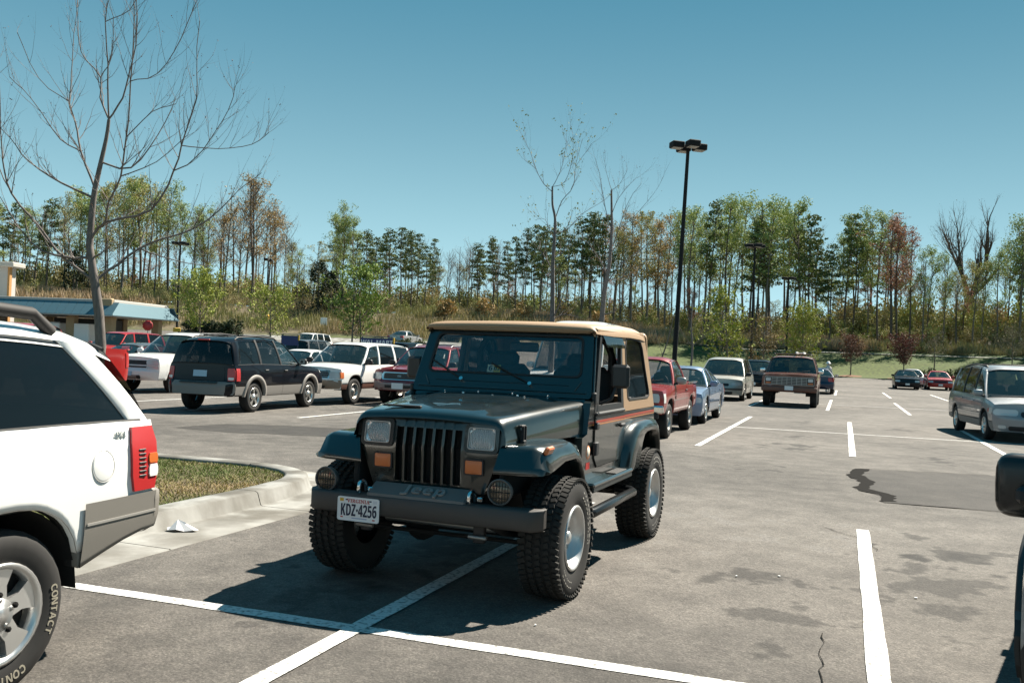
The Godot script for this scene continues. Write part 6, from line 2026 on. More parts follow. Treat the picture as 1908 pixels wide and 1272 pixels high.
# a forest tree about 18 m high: [wood mesh, crown mesh]
func forest_kind(kind: String, variant: int) -> Array:
	var key := kind + str(variant)
	if forest_store.has(key): return forest_store[key]
	var H := 18.0
	var mb := MB.new()
	var L := Leaves.new()
	var c0: Color = TONES[kind][0]; var c1: Color = TONES[kind][1]
	var lean := Vector3(rng.randf_range(-0.5, 0.5), 0, rng.randf_range(-0.5, 0.5))
	var at_h := func(t: float) -> Vector3: return Vector3(sin(t * 5.0 + variant) * 0.18, t * H, cos(t * 4.0 + variant * 2.0) * 0.18) + lean * t * t
	var pts := []; var rads := []
	var r0 := rng.randf_range(0.15, 0.22) if kind != "bare" else rng.randf_range(0.11, 0.17)
	for i in 10:
		pts.append(at_h.call(i / 9.0 * 0.97)); rads.append(lerpf(r0, 0.035, pow(i / 9.0, 1.15)))
	mb.tube(pts, rads, 7, false)
	if kind == "pine":
		var n := 30
		for k in n:
			var t := 0.44 + 0.56 * pow((k + rng.randf()) / n, 0.9)
			var b: Vector3 = at_h.call(t)
			var reach := lerpf(2.3, 0.45, pow((t - 0.44) / 0.56, 1.4)) * rng.randf_range(0.45, 1.1)
			var az := rng.randf() * TAU
			var e := b + Vector3(cos(az) * reach, rng.randf_range(-0.2, 0.7), sin(az) * reach)
			mb.tube([b, b.lerp(e, 0.5) + Vector3(0, 0.12, 0), e], [0.045, 0.03, 0.012], 3, false)
			clump(L, e, Vector3(0.95, 0.42, 0.95) * rng.randf_range(0.7, 1.25), 40, 0.20, c0, c1, 0.5)
			if reach > 1.2: clump(L, b.lerp(e, 0.6), Vector3(0.7, 0.3, 0.7), 18, 0.19, c0, c1, 0.5)
		for k in 7:     # dead stubs below the crown
			var b: Vector3 = at_h.call(rng.randf_range(0.2, 0.52))
			var az := rng.randf() * TAU
			mb.tube([b, b + Vector3(cos(az) * 0.9, rng.randf_range(-0.1, 0.3), sin(az) * 0.9)], [0.03, 0.008], 3, false)
	else:
		var n := 19 if kind != "bare" else 24
		for k in n:
			var t := rng.randf_range(0.34, 0.93) if kind == "bare" else rng.randf_range(0.38, 0.95)
			var b: Vector3 = at_h.call(t)
			var az := rng.randf() * TAU
			var reach := 3.1 * sin(clampf((t - 0.25) / 0.75, 0.05, 1.0) * PI * 0.86 + 0.2) * rng.randf_range(0.5, 1.0)
			var tips := []
			grow(mb, b, Vector3(cos(az), rng.randf_range(0.7, 1.5), sin(az)), maxf(reach, 0.9), 0.05, 2 if kind == "bare" else 1, tips, 0.55, 0.14, 3, 0.2)
			if kind == "bare":
				for p in tips:
					if rng.randf() < 0.5: clump(L, p, Vector3.ONE * 0.3, 2, 0.07, c0, c1)
				continue
			for p in tips:
				var cnt := 24 if kind == "leafy" or kind == "olive" else 19
				clump(L, p, Vector3(0.75, 0.6, 0.75) * rng.randf_range(0.6, 1.2), cnt, 0.125, c0, c1, 0.2)
			clump(L, b + Vector3(cos(az), 1.2, sin(az)) * reach * 0.5, Vector3(0.7, 0.6, 0.7), 8, 0.14, c0, c1, 0.2)
	mb.st.generate_normals(); mb.st.index()
	forest_store[key] = [mb.st.commit(), L.commit()]
	return forest_store[key]

func forest_tree(kind: String, variant: int, at: Vector3, height: float, wide: float, label: String, group: String, called := "") -> Node3D:
	var names := {"pine": "pine_tree", "leafy": "young_leaf_tree", "olive": "young_leaf_tree", "amber": "budding_tree", "rust": "budding_tree", "bare": "bare_tree"}
	var t := thing(called if called else names[kind], label, "tree", at, rng.randf() * TAU, group)
	var f := forest_kind(kind, variant)
	var s := height / 18.0
	t.scale = Vector3(s * wide, s, s * wide)
	inst(f[0], "trunk", M.bark_dark if kind == "pine" or rng.randf() < 0.4 else M.bark, t)
	inst(f[1], "crown", M.leaf, t)
	return t

# bearing from the car park, height of the tree tops as a slope
const SKYLINE := [[-0.62, 0.118], [-0.545, 0.1151], [-0.502, 0.1224], [-0.476, 0.1203], [-0.444, 0.1313], [-0.416, 0.1420], [-0.382, 0.1508], [-0.352, 0.1457], [-0.311, 0.1359], [-0.291, 0.1567], [-0.270, 0.1667], [-0.253, 0.1433], [-0.236, 0.1224], [-0.213, 0.0849], [-0.192, 0.1197], [-0.182, 0.1456], [-0.165, 0.1214], [-0.148, 0.1167], [-0.120, 0.1228], [-0.097, 0.1194], [-0.074, 0.1035], [-0.052, 0.1131], [-0.035, 0.1195], [-0.012, 0.1244], [0.022, 0.1303], [0.050, 0.1370], [0.078, 0.1463], [0.106, 0.1442], [0.134, 0.1488], [0.162, 0.1453], [0.189, 0.1569], [0.217, 0.1638], [0.243, 0.1671], [0.270, 0.1692], [0.297, 0.1542], [0.313, 0.1405], [0.322, 0.1134], [0.329, 0.1269], [0.348, 0.1446], [0.373, 0.1495], [0.393, 0.1423], [0.409, 0.1132], [0.437, 0.1078], [0.470, 0.0973], [0.486, 0.1351], [0.517, 0.1366], [0.66, 0.13]]
const STANDS := [[-0.455, "pine", 0.5, "leafy"], [-0.36, "leafy", 0.65, "olive"], [-0.305, "bare", 0.4, "leafy"], [-0.25, "amber", 0.55, "bare"], [-0.20, "bare", 0.8, "olive"], [-0.148, "pine", 0.5, "leafy"], [-0.082, "pine", 0.92, "bare"], [-0.042, "bare", 0.8, "leafy"], [0.06, "pine", 0.9, "bare"], [0.10, "pine", 0.55, "rust"], [0.165, "amber", 0.5, "olive"], [0.295, "leafy", 0.8, "pine"], [0.332, "pine", 0.9, "leafy"], [0.375, "pine", 0.55, "leafy"], [0.402, "rust", 0.75, "leafy"], [0.44, "leafy", 0.6, "bare"], [0.478, "olive", 0.6, "leafy"], [0.7, "pine", 0.6, "leafy"]]
const KIND_WORDS := {"pine": "dark pine", "leafy": "light green tree", "olive": "olive green tree", "amber": "amber budded tree", "rust": "red brown budded tree", "bare": "leafless tree"}
const PLACES := [[-0.43, "behind the blue canopy"], [-0.36, "behind the near bare tree"], [-0.30, "above the left lamp post"], [-0.23, "above the black suv"], [-0.16, "above the dark cedars"], [-0.09, "above the large blue sign"], [-0.02, "left of the twin bare trees"], [0.06, "above the tan roof"], [0.14, "behind the twin bare trees"], [0.2, "behind the tall lamp post"], [0.27, "above the pale minivan"], [0.33, "above the brown truck"], [0.41, "above the far sedans"], [0.47, "around the great bare tree"], [9.0, "above the silver minivan"]]
func place_word(a: float) -> String:
	for q in PLACES:
		if a < q[0]: return q[1]
	return ""

func make_wood():
	rng.seed = 991
	for row in [[119.0, 126.0, 104, 1.0, 0.0], [128.0, 138.0, 92, 0.97, 0.5], [140.0, 156.0, 74, 0.94, 0.25]]:
		var n: int = row[2]
		for i in n:
			var a: float = -0.60 + 1.22 * (i + row[4] + rng.randf_range(-0.35, 0.35)) / n
			var r := rng.randf_range(row[0], row[1])
			var k := 0
			while k < STANDS.size() - 1 and a > STANDS[k][0]: k += 1
			var kind: String = STANDS[k][1] if rng.randf() < STANDS[k][2] else STANDS[k][3]
			if row[0] > 127.0 and rng.randf() < 0.3: kind = "bare"
			var p := on_land(sin(a) * r, cos(a) * r)
			var top := pchip(SKYLINE, a) * r + 1.586 - p.y
			var h: float = top * row[3] * 1.05 * (1.0 - 0.24 * pow(rng.randf(), 1.8))
			var size := "tall" if h > top * 0.86 else ("mid-height" if h > top * 0.76 else "shorter")
			var depth: String = "at the edge of the wood" if row[0] < 127.0 else ("inside the wood" if row[0] < 139.0 else "deep in the wood")
			var label := "%s %s %s %s" % [size, KIND_WORDS[kind], depth, place_word(a)]
			forest_tree(kind, rng.randi_range(0, 4), p, clampf(h, 6.0, 22.0), rng.randf_range(0.85, 1.2), label, label)
	# young trees under the tall ones
	for i in 100:
		var a := -0.58 + 1.2 * (i + rng.randf()) / 100.0
		var r := rng.randf_range(119.0, 146.0)
		var kind: String = ["bare", "olive", "leafy", "bare", "rust"][rng.randi_range(0, 4)]
		var p := on_land(sin(a) * r, cos(a) * r)
		var label := "small young %s under the tall trees %s" % [KIND_WORDS[kind], place_word(a)]
		forest_tree(kind, rng.randi_range(0, 4), p, rng.randf_range(4.0, 8.5), rng.randf_range(1.1, 1.6), label, label)
	# a few that stand out
	for q in [["amber", 1, -0.272, 121.0, 1.0, 1.35, "tallest orange brown tree above the black suv"], ["rust", 1, 0.381, 121.0, 1.0, 1.3, "red brown budding tree left of the great bare tree"], ["pine", 2, 0.305, 119.0, 0.99, 1.15, "lone dark pine right of the tall light green trees"], ["leafy", 1, 0.262, 121.0, 1.0, 1.5, "broadest light green tree beyond the two far lamp posts"], ["leafy", 2, -0.181, 121.0, 1.0, 0.8, "spindly green tree rising above the dark cedar clump"]]:
		var p := on_land(sin(q[2]) * q[3], cos(q[2]) * q[3])
		forest_tree(q[0], q[1], p, pchip(SKYLINE, q[2]) * q[3] + 1.586 - p.y, q[5], q[6], "")
	# dark cedars at the foot of the wood
	for q in [[-0.205, 112.0, 6.2, 2.6, "broad dark cedar on the bank, left of its pair"], [-0.192, 113.0, 4.8, 2.2, "low dark cedar on the bank, right of its pair"], [-0.438, 117.0, 5.0, 1.9, "dark cedar on the bank above the blue canopy"]]:
		var L := Leaves.new()
		for k in 90:
			var t := pow(rng.randf(), 0.8)
			var az := rng.randf() * TAU
			var w: float = q[3] * pow(1.0 - t, 0.6) * rng.randf_range(0.6, 1.0)
			clump(L, Vector3(cos(az) * w, t * q[2], sin(az) * w), Vector3(0.5, 0.5, 0.5), 22, 0.14, Color(0.008, 0.017, 0.007), Color(0.03, 0.042, 0.014), 0.4)
		var p := on_land(sin(q[0]) * q[1], cos(q[0]) * q[1])
		var t := thing("cedar_tree", q[4], "tree", p)
		var mb := MB.new()
		mb.tube([Vector3(0, -0.2, 0), Vector3(0, q[2] * 0.9, 0)], [0.16, 0.03], 6, false)
		part(mb, "trunk", M.bark_dark, t)
		inst(L.commit(), "crown", M.leaf, t)
	# the great bare tree on the right
	var bt := thing("bare_tree", "great bare tree with forked dark trunk at the wood's right", "tree", on_land(58.6, 121.0))
	var mb := MB.new()
	var tips := []
	mb.tube([Vector3(0, -0.3, 0), Vector3(0.1, 1.5, 0), Vector3(0.2, 4.0, 0), Vector3(0.1, 6.0, 0)], [0.85, 0.66, 0.58, 0.55], 10, false)
	for q in [[Vector3(0.1, 5.6, 0), Vector3(-0.35, 1, 0.1), 7.5, 0.36], [Vector3(0.2, 5.8, 0), Vector3(0.42, 1, -0.1), 6.0, 0.40], [Vector3(0.3, 6.2, 0), Vector3(0.9, 0.75, 0.2), 6.5, 0.24], [Vector3(0, 6.0, 0), Vector3(0.02, 1, -0.3), 7.5, 0.30], [Vector3(-0.5, 8.5, 0), Vector3(-0.8, 0.8, 0.3), 5.0, 0.18], [Vector3(2.0, 10.2, 0), Vector3(0.05, 1, 0.2), 6.0, 0.28]]:
		grow(mb, q[0], q[1], q[2] * 0.62, q[3], 4, tips, 0.55, 0.10, 6, 0.13)
	part(mb, "trunk", M.bark_dark, bt)
	var TL := Leaves.new()
	for p in tips:
		if rng.randf() < 0.35: clump(TL, p, Vector3.ONE * 0.4, 2, 0.06, Color(0.10, 0.07, 0.05), Color(0.16, 0.12, 0.08))
	inst(TL.commit(), "buds", M.leaf, bt).set_meta("kind", "stuff")
	# undergrowth along the wood's edge: brush that no one could count
	var B := Leaves.new()
	var sm := MB.new()
	for k in 26:
		var az := rng.randf() * TAU
		var e := Vector3(cos(az) * rng.randf_range(0.2, 1.0), rng.randf_range(0.7, 2.2), sin(az) * rng.randf_range(0.2, 1.0))
		B.leaf(e * 0.5, e.length() * 0.5, e.normalized(), e.normalized().cross(Vector3.UP + rdir() * 0.3).normalized() * (0.05 / e.length()), Color(0.5, 0.42, 0.34))
		clump(B, e, Vector3(0.45, 0.4, 0.45), 9, 0.10, Color(0.7, 0.7, 0.6), Color(1.2, 1.1, 0.9), 0.3)
	var brush := B.commit()
	var mm := MultiMesh.new()
	mm.transform_format = MultiMesh.TRANSFORM_3D
	mm.use_colors = true
	mm.mesh = brush
	var xs := []; var cols := []
	for k in 2100:
		var a := rng.randf_range(-0.62, 0.64)
		var right := smoothstep(0.0, 0.26, a)
		var r := rng.randf_range(lerpf(113.0, 119.5, right), 150.0)
		if r < 119.0 and rng.randf() < 0.45: continue
		var p := on_land(sin(a) * r, cos(a) * r)
		var s := rng.randf_range(0.45, 1.0) * (1.4 if r > 126 else 0.7) * (1.4 if a > 0.33 else 1.0)
		xs.append(Transform3D(Basis(Vector3.UP, rng.randf() * TAU).scaled(Vector3(s, s * rng.randf_range(0.8, 1.5), s)), p))
		var w := rng.randf()
		cols.append(Color(0.36, 0.29, 0.19).lerp(Color(0.24, 0.29, 0.09), w) * rng.randf_range(0.75, 1.2))
	mm.instance_count = xs.size()
	for k in xs.size():
		mm.set_instance_transform(k, xs[k]); mm.set_instance_color(k, cols[k])
	var mi := MultiMeshInstance3D.new()
	mi.name = "undergrowth"; mi.multimesh = mm; mi.material_override = M.leaf
	add_child(mi)
	meta(mi, "brown and green brush along the edge of the wood", "undergrowth", "", "stuff")
	# tall dry grass on the bank
	var D := Leaves.new()
	for k in 40:
		var az := rng.randf() * TAU
		var b := Vector3(rng.randf_range(-0.6, 0.6), 0, rng.randf_range(-0.6, 0.6))
		var e := b + Vector3(cos(az) * 0.25, rng.randf_range(0.35, 0.95), sin(az) * 0.25)
		var dd := (e - b)
		D.leaf((b + e) * 0.5, dd.length() * 0.5, dd.normalized(), dd.normalized().cross(rdir()).normalized() * 0.12, Color(0.6, 0.6, 0.6).lerp(Color(1.3, 1.2, 1.1), rng.randf()))
	var gm := MultiMesh.new()
	gm.transform_format = MultiMesh.TRANSFORM_3D
	gm.use_colors = true
	gm.mesh = D.commit()
	xs = []; cols = []
	var nz := M.land_noise as FastNoiseLite
	for k in 5200:
		var a := rng.randf_range(-0.55, 0.62)
		var right := smoothstep(0.0, 0.26, a)
		var r := rng.randf_range(lerpf(100.0, 116.5, right), 122.0)
		var p := on_land(sin(a) * r, cos(a) * r)
		var v2 := nz.get_noise_2d(p.x, p.z)
		if v2 < -0.12 and rng.randf() < 0.6: continue
		var s := rng.randf_range(0.6, 1.5)
		xs.append(Transform3D(Basis(Vector3.UP, rng.randf() * TAU).scaled(Vector3(s, s, s)), p))
		cols.append(Color(0.40, 0.30, 0.20).lerp(Color(0.25, 0.24, 0.10), clampf(0.4 - v2 * 1.6 + rng.randf_range(-0.3, 0.3), 0, 1)))
	gm.instance_count = xs.size()
	for k in xs.size():
		gm.set_instance_transform(k, xs[k]); gm.set_instance_color(k, cols[k])
	var gi := MultiMeshInstance3D.new()
	gi.name = "dry_grass"; gi.multimesh = gm; gi.material_override = M.leaf
	add_child(gi)
	meta(gi, "tall dry brown grass covering the bank below the wood", "grass", "", "stuff")

# tree drawn from its main limbs ([sideways, height] each); twigs are grown along them
func limb_tree(called: String, label: String, at: Vector3, limbs: Array, r0: float, shrink: float, twig: float, m: Material, seed_: int, leaf: Color, leaf_share: float, leaf_size: float) -> Node3D:
	rng.seed = seed_
	var t := thing(called, label, "tree", at)
	var mb := MB.new()
	var L := Leaves.new()
	var wood := []
	for li in limbs.size():
		var l: Array = limbs[li]
		var lean := rng.randf_range(-0.55, 0.55) if li > 0 else 0.0
		var start: float = l[0][1]
		var pts := []; var rads := []
		var total: float = 0.0
		for i in l.size():
			if i > 0: total += Vector2(l[i][0] - l[i - 1][0], l[i][1] - l[i - 1][1]).length()
		var run := 0.0
		var rb := r0 * pow(clampf(1.0 - (start - limbs[0][0][1]) / shrink, 0.05, 1.0), 0.9) * (1.0 if li == 0 else 0.32)
		var root := Vector3.ZERO
		if li > 0:      # grow out of the nearest wood there is
			var best := 9.0
			var pr := rb
			for w in wood:
				var e := Vector2(w[0].x - l[0][0], w[0].y - l[0][1]).length()
				if e < best: best = e; root = w[0]; pr = w[1]
			rb = minf(rb, pr * 0.8)
		if li == 0:
			pts.append(Vector3(0, -0.1, 0)); rads.append(r0 * 1.25)
			pts.append(Vector3(0, 0.25, 0)); rads.append(r0 * 1.05)
		for i in l.size():
			if i > 0: run += Vector2(l[i][0] - l[i - 1][0], l[i][1] - l[i - 1][1]).length()
			pts.append(root if li > 0 and i == 0 else Vector3(l[i][0], l[i][1], root.z + lean * run))
			rads.append(maxf(lerpf(rb, rb * (0.3 if li == 0 else 0.12), run / maxf(total, 0.01)), 0.004))
		# smooth the polyline
		var cv := Curve3D.new()
		for i in pts.size():
			var a: Vector3 = pts[maxi(i - 1, 0)]; var b: Vector3 = pts[mini(i + 1, pts.size() - 1)]
			cv.add_point(pts[i], -(b - a) / 6.0, (b - a) / 6.0)
		var fine := []; var fr := []
		for i in pts.size() - 1:
			for k in 3:
				fine.append(cv.sample(i, k / 3.0) + (Vector3(rng.randf_range(-1, 1), rng.randf_range(-1, 1), rng.randf_range(-1, 1)) * 0.014 * twig if li > 0 else Vector3.ZERO)); fr.append(lerpf(rads[i], rads[i + 1], k / 3.0))
		fine.append(pts[-1]); fr.append(rads[-1])
		mb.tube(fine, fr, 8 if li < 12 else 6, true)
		for i in fine.size(): wood.append([fine[i], fr[i]])
		if li == 0: continue
		# twigs
		for i in range(2, fine.size()):
			for k in 2:
				if rng.randf() > 0.62: continue
				var d: Vector3 = (fine[i] - fine[i - 1]).normalized()
				var nd := d.rotated(d.cross(rdir()).normalized(), rng.randf_range(0.5, 1.0))
				nd.y = absf(nd.y) * 0.7 + 0.4
				var tips := []
				grow(mb, fine[i], nd, twig * rng.randf_range(0.35, 1.0), minf(fr[i] * 0.6, 0.011 * twig * 1.6), 1, tips, 0.6, 0.16, 4, 0.16)
				for p in tips:
					if rng.randf() < leaf_share: clump(L, p, Vector3.ONE * leaf_size * 2.5, rng.randi_range(1, 4), leaf_size, leaf * 0.7, leaf * 1.2, 0.2)
	part(mb, "trunk", m, t)
	if L.vs.size() > 0: inst(L.commit(), "buds", M.leaf, t).set_meta("kind", "stuff")
	return t

# planted sapling with fresh leaves: trunk and limbs, crown of small leaves
func sapling(label: String, at: Vector3, h: float, w: float, c0: Color, c1: Color, dens: float, leaf: float, seed_: int, stems := 1, low := 0.25):
	rng.seed = seed_
	var t := thing("planted_tree", label, "tree", at)
	var mb := MB.new()
	var L := Leaves.new()
	for s in stems:
		var off := Vector3((s - (stems - 1) * 0.5) * 0.5, 0, 0)
		mb.tube([off + Vector3(0, -0.1, 0), off + Vector3(0.03, h * 0.35, 0), off * 0.6 + Vector3(-0.04, h * 0.7, 0.03), Vector3(0, h * 0.98, 0)], [0.07, 0.055, 0.035, 0.008], 6, false)
	var n := int(40 * dens)
	for k in n:
		var q := rng.randf_range(low, 0.95)
		var b := Vector3(0, q * h, 0)
		var az := rng.randf() * TAU
		var reach := w * pow(1.0 - q, 0.55) * 1.25 * smoothstep(low - 0.12, low + 0.16, q) * rng.randf_range(0.35, 1.2) + 0.25
		var tips := []
		grow(mb, b, Vector3(cos(az), rng.randf_range(0.5, 1.0), sin(az)), reach, 0.018, 1, tips, 0.6, 0.1, 3, 0.2)
		for p in tips: clump(L, p, Vector3.ONE * w * rng.randf_range(0.10, 0.2), 11, leaf, c0, c1, 0.2)
		clump(L, b + Vector3(cos(az), 0.7, sin(az)) * reach * 0.55, Vector3.ONE * w * 0.16, 9, leaf, c0, c1, 0.2)
	part(mb, "trunk", M.bark, t)
	inst(L.commit(), "crown", M.leaf, t)

func shrub(label: String, at: Vector3, h: float, w: float, c0: Color, c1: Color, seed_: int, group := ""):
	rng.seed = seed_
	var t := thing("shrub", label, "shrub", at, 0.0, group)
	var L := Leaves.new()
	var mb := MB.new()
	for k in 26:
		var d := rdir()
		d.y = absf(d.y)
		var p := Vector3(d.x * w, 0.15 * h + d.y * h * 0.8, d.z * w) * rng.randf_range(0.6, 1.0)
		mb.tube([Vector3(0, -0.05, 0), p * 0.6, p], [0.02, 0.012, 0.004], 3, false)
		clump(L, p, Vector3.ONE * h * 0.22, 26, 0.07 * h + 0.02, c0, c1, 0.3)
	part(mb, "stems", M.bark, t)
	inst(L.commit(), "crown", M.leaf, t)

func make_planting():
	limb_tree("bare_tree", "bare young tree spreading over the near white suv", Vector3(-4.62, 0.13, -10.3), [
		[[0.12, 1.35], [-0.03, 2.32], [-0.05, 2.49], [-0.03, 2.97], [0.01, 3.24], [0.08, 3.63], [0.10, 3.84]],
		[[0.10, 3.84], [0.13, 4.40], [0.14, 4.82], [0.23, 5.18], [0.28, 5.45], [0.32, 5.78]],
		[[0.10, 3.84], [0.25, 4.08], [0.34, 4.41], [0.41, 4.77], [0.39, 5.31], [0.41, 5.66]],
		[[0.10, 3.84], [-0.05, 4.10], [-0.10, 4.36], [-0.40, 4.68], [-0.52, 5.09], [-0.59, 5.45]],
		[[0.0, 2.01], [0.21, 2.27], [0.50, 2.54], [0.81, 2.67], [1.10, 2.90], [1.33, 3.23], [1.56, 3.48]],
		[[-0.04, 2.48], [0.13, 2.71], [0.66, 2.85], [0.91, 3.27], [1.04, 3.66], [1.17, 4.03], [1.17, 4.41], [1.21, 4.81]],
		[[0.13, 2.71], [0.21, 2.92], [0.38, 3.17], [0.51, 3.55], [0.64, 4.07], [0.76, 4.63], [0.84, 5.27], [0.87, 5.62]],
		[[-0.03, 2.09], [-0.32, 2.31], [-0.54, 2.59], [-0.86, 2.97], [-0.95, 3.32], [-0.97, 3.83], [-0.98, 4.36]],
		[[-0.05, 2.23], [-0.29, 2.31], [-0.62, 2.44], [-0.91, 2.91]],
		[[-0.03, 2.95], [-0.33, 3.11], [-0.63, 3.30], [-0.80, 3.53], [-0.95, 3.70]],
		[[0.0, 3.09], [-0.26, 3.52], [-0.39, 3.85], [-0.51, 4.11], [-0.55, 4.44], [-0.62, 4.97], [-0.65, 5.38]],
		[[0.91, 3.27], [1.14, 3.40], [1.37, 3.71], [1.53, 4.01], [1.55, 4.16]],
		[[1.04, 3.54], [1.37, 3.53], [1.72, 3.60], [1.88, 3.75]],
		[[0.64, 4.01], [0.93, 4.14], [1.19, 4.47], [1.35, 4.81]], [[0.38, 3.17], [0.73, 3.36], [1.01, 3.66]],
		[[-0.86, 2.97], [-1.05, 3.23], [-1.24, 3.60], [-1.43, 3.87]], [[-0.51, 4.11], [-0.83, 4.34], [-1.03, 4.81]],
		[[0.40, 2.43], [0.76, 2.35], [1.09, 2.33]], [[0.02, 3.34], [0.31, 3.35], [0.52, 3.77], [0.61, 4.25]], [[-0.03, 2.25], [0.14, 2.40], [0.17, 2.52]],
		[[0.14, 4.76], [0.41, 4.95], [0.53, 5.25]], [[-0.10, 4.34], [0.04, 4.58], [0.07, 5.00]], [[-0.26, 3.51], [-0.45, 3.62], [-0.67, 3.99], [-0.85, 4.19]], [[0.51, 3.54], [0.75, 3.84], [0.98, 3.94]]],
		0.060, 5.0, 0.42, M.bark_grey, 41, Color(0.12, 0.06, 0.04), 0.3, 0.008)
	limb_tree("bare_tree", "tall sparse tree with leaf tufts behind the tan roof", ground_at(1.0, -24.0), [
		[[0.02, 1.8], [-0.03, 3.73], [-0.03, 4.06], [-0.02, 4.51], [-0.02, 5.05], [-0.10, 5.41], [-0.12, 5.87]],
		[[-0.12, 5.87], [0.09, 6.33], [0.19, 6.91], [0.22, 7.20]], [[-0.12, 5.82], [0.19, 6.00], [0.37, 6.62], [0.35, 7.20]], [[-0.12, 5.74], [-0.35, 5.94], [-0.56, 6.30], [-0.75, 6.79], [-0.93, 7.15]], [[-0.56, 6.30], [-0.86, 6.50]],
		[[-0.02, 5.05], [0.16, 5.55], [0.43, 5.97], [0.49, 6.55], [0.67, 7.34]], [[0.03, 4.60], [0.31, 4.81], [0.67, 5.24], [1.22, 5.65]], [[-0.04, 3.82], [-0.28, 4.14], [-0.60, 4.53]], [[0.49, 6.55], [0.65, 6.76], [0.88, 7.10]],
		[[-0.02, 4.56], [-0.27, 5.04], [-0.52, 5.03]], [[-0.05, 4.06], [0.21, 4.24], [0.48, 4.62]], [[0.03, 2.63], [0.22, 3.01], [0.36, 3.67]], [[0.0, 2.5], [0.3, 2.62], [0.75, 2.55]]],
		0.072, 6.4, 0.6, M.bark_grey, 42, Color(0.20, 0.22, 0.08), 0.5, 0.03)
	limb_tree("bare_tree", "bare tree with pale spreading limbs behind the vehicle's rear", ground_at(2.85, -30.0), [
		[[-0.05, 1.6], [0.03, 3.5], [0.15, 4.4], [0.18, 4.9], [0.2, 5.6], [0.18, 6.1], [0.14, 6.9]],
		[[0.12, 6.9], [-0.06, 7.4], [-0.18, 7.8]], [[0.12, 6.8], [0.4, 7.1], [0.6, 7.55]], [[0.2, 5.6], [-0.06, 6.3], [-0.25, 7.1], [-0.48, 7.8]], [[0.18, 4.9], [0.46, 5.7], [0.83, 6.75], [1.27, 7.4]],
		[[0.46, 5.7], [0.9, 6.1], [1.55, 6.9], [1.83, 7.45]], [[0.12, 3.85], [0.6, 4.6], [1.5, 5.35], [1.97, 6.2]], [[0.02, 4.15], [-0.12, 4.65], [-0.54, 5.25], [-0.85, 5.35]], [[0.02, 4.0], [-0.6, 4.0], [-1.33, 4.15]],
		[[0.2, 4.9], [0.58, 5.3], [1.03, 5.65]], [[0.18, 6.1], [0.37, 6.65], [0.87, 7.25]], [[0.32, 3.9], [0.73, 4.1], [1.28, 4.4]], [[0.05, 2.6], [0.35, 3.0], [0.6, 3.3]]],
		0.095, 7.0, 0.7, M.bark_grey, 43, Color(0.16, 0.08, 0.06), 0.35, 0.014)
	limb_tree("bare_tree", "small bare tree with drooping pale twigs by the lamp post", ground_at(8.4, -44.0), [
		[[0.0, 0.9], [0.05, 2.2], [-0.05, 3.2], [0.0, 4.6]], [[0.0, 2.0], [0.5, 2.6], [1.0, 2.8]], [[0.0, 2.2], [-0.5, 2.8], [-0.9, 3.4]], [[-0.05, 3.0], [0.4, 3.8], [0.9, 4.6]], [[-0.05, 3.2], [-0.4, 4.0], [-0.6, 4.9]], [[0.0, 2.4], [0.7, 3.3], [1.4, 3.7]], [[0.0, 3.8], [0.2, 4.6], [0.3, 5.2]]],
		0.06, 5.0, 0.8, M.bark_grey, 44, Color(0.16, 0.13, 0.09), 0.3, 0.02)
	limb_tree("bare_tree", "thin leaning bare sapling left of the tall lamp post", ground_at(6.4, -39.5), [[[-0.3, 0.8], [0.1, 2.2], [0.35, 3.4]], [[0.1, 2.2], [0.5, 2.8], [0.7, 3.3]], [[0.0, 1.8], [-0.3, 2.5], [-0.4, 3.0]]], 0.045, 4.0, 0.5, M.bark, 45, Color(0.16, 0.13, 0.09), 0.2, 0.02)
	var y0 := Color(0.14, 0.19, 0.025); var y1 := Color(0.34, 0.37, 0.075)
	sapling("light green sapling beside the left lamp post", on_land(-25.3, 76.0), 6.2, 2.1, y0, y1, 1.3, 0.10, 51)
	sapling("thin yellow green sapling beyond the black suv", on_land(-18.8, 73.0), 5.0, 2.3, y0, y1, 0.9, 0.09, 52)
	sapling("bushy bright green sapling in front of the dark cedars", on_land(-9.3, 56.0), 6.1, 1.75, Color(0.08, 0.14, 0.02), Color(0.20, 0.27, 0.05), 1.7, 0.085, 53, 2, 0.3)
	sapling("yellow green sapling left of the second lamp post", on_land(13.6, 60.5), 5.7, 1.55, y0, Color(0.30, 0.31, 0.05), 1.5, 0.085, 54, 2, 0.12)
	sapling("dense yellow green sapling right of the third lamp post", on_land(26.6, 86.0), 6.3, 2.0, y0, Color(0.30, 0.30, 0.05), 2.2, 0.09, 55, 1, 0.1)
	sapling("brownish budding sapling between the two green saplings", on_land(16.6, 62.0), 4.2, 1.3, Color(0.10, 0.07, 0.03), Color(0.20, 0.15, 0.06), 0.8, 0.06, 56, 1, 0.1)
	sapling("purple leaved little tree on the lawn left of its twin", on_land(34.3, 95.0), 3.6, 1.5, Color(0.07, 0.03, 0.022), Color(0.15, 0.065, 0.045), 1.2, 0.07, 57, 1, 0.35)
	sapling("dark red leaved little tree above the far red sedan", on_land(38.8, 93.0), 3.7, 1.65, Color(0.06, 0.02, 0.018), Color(0.14, 0.045, 0.035), 1.6, 0.075, 58, 1, 0.35)
	sapling("thin bare looking sapling on the lawn right of the red tree", on_land(42.5, 94.5), 4.2, 1.2, Color(0.08, 0.07, 0.05), Color(0.13, 0.11, 0.07), 0.5, 0.05, 59, 1, 0.4)
	sapling("brownish sapling on the lawn above the silver minivan", on_land(49.5, 93.0), 4.5, 1.9, Color(0.07, 0.06, 0.035), Color(0.13, 0.12, 0.06), 0.9, 0.05, 60, 1, 0.35)
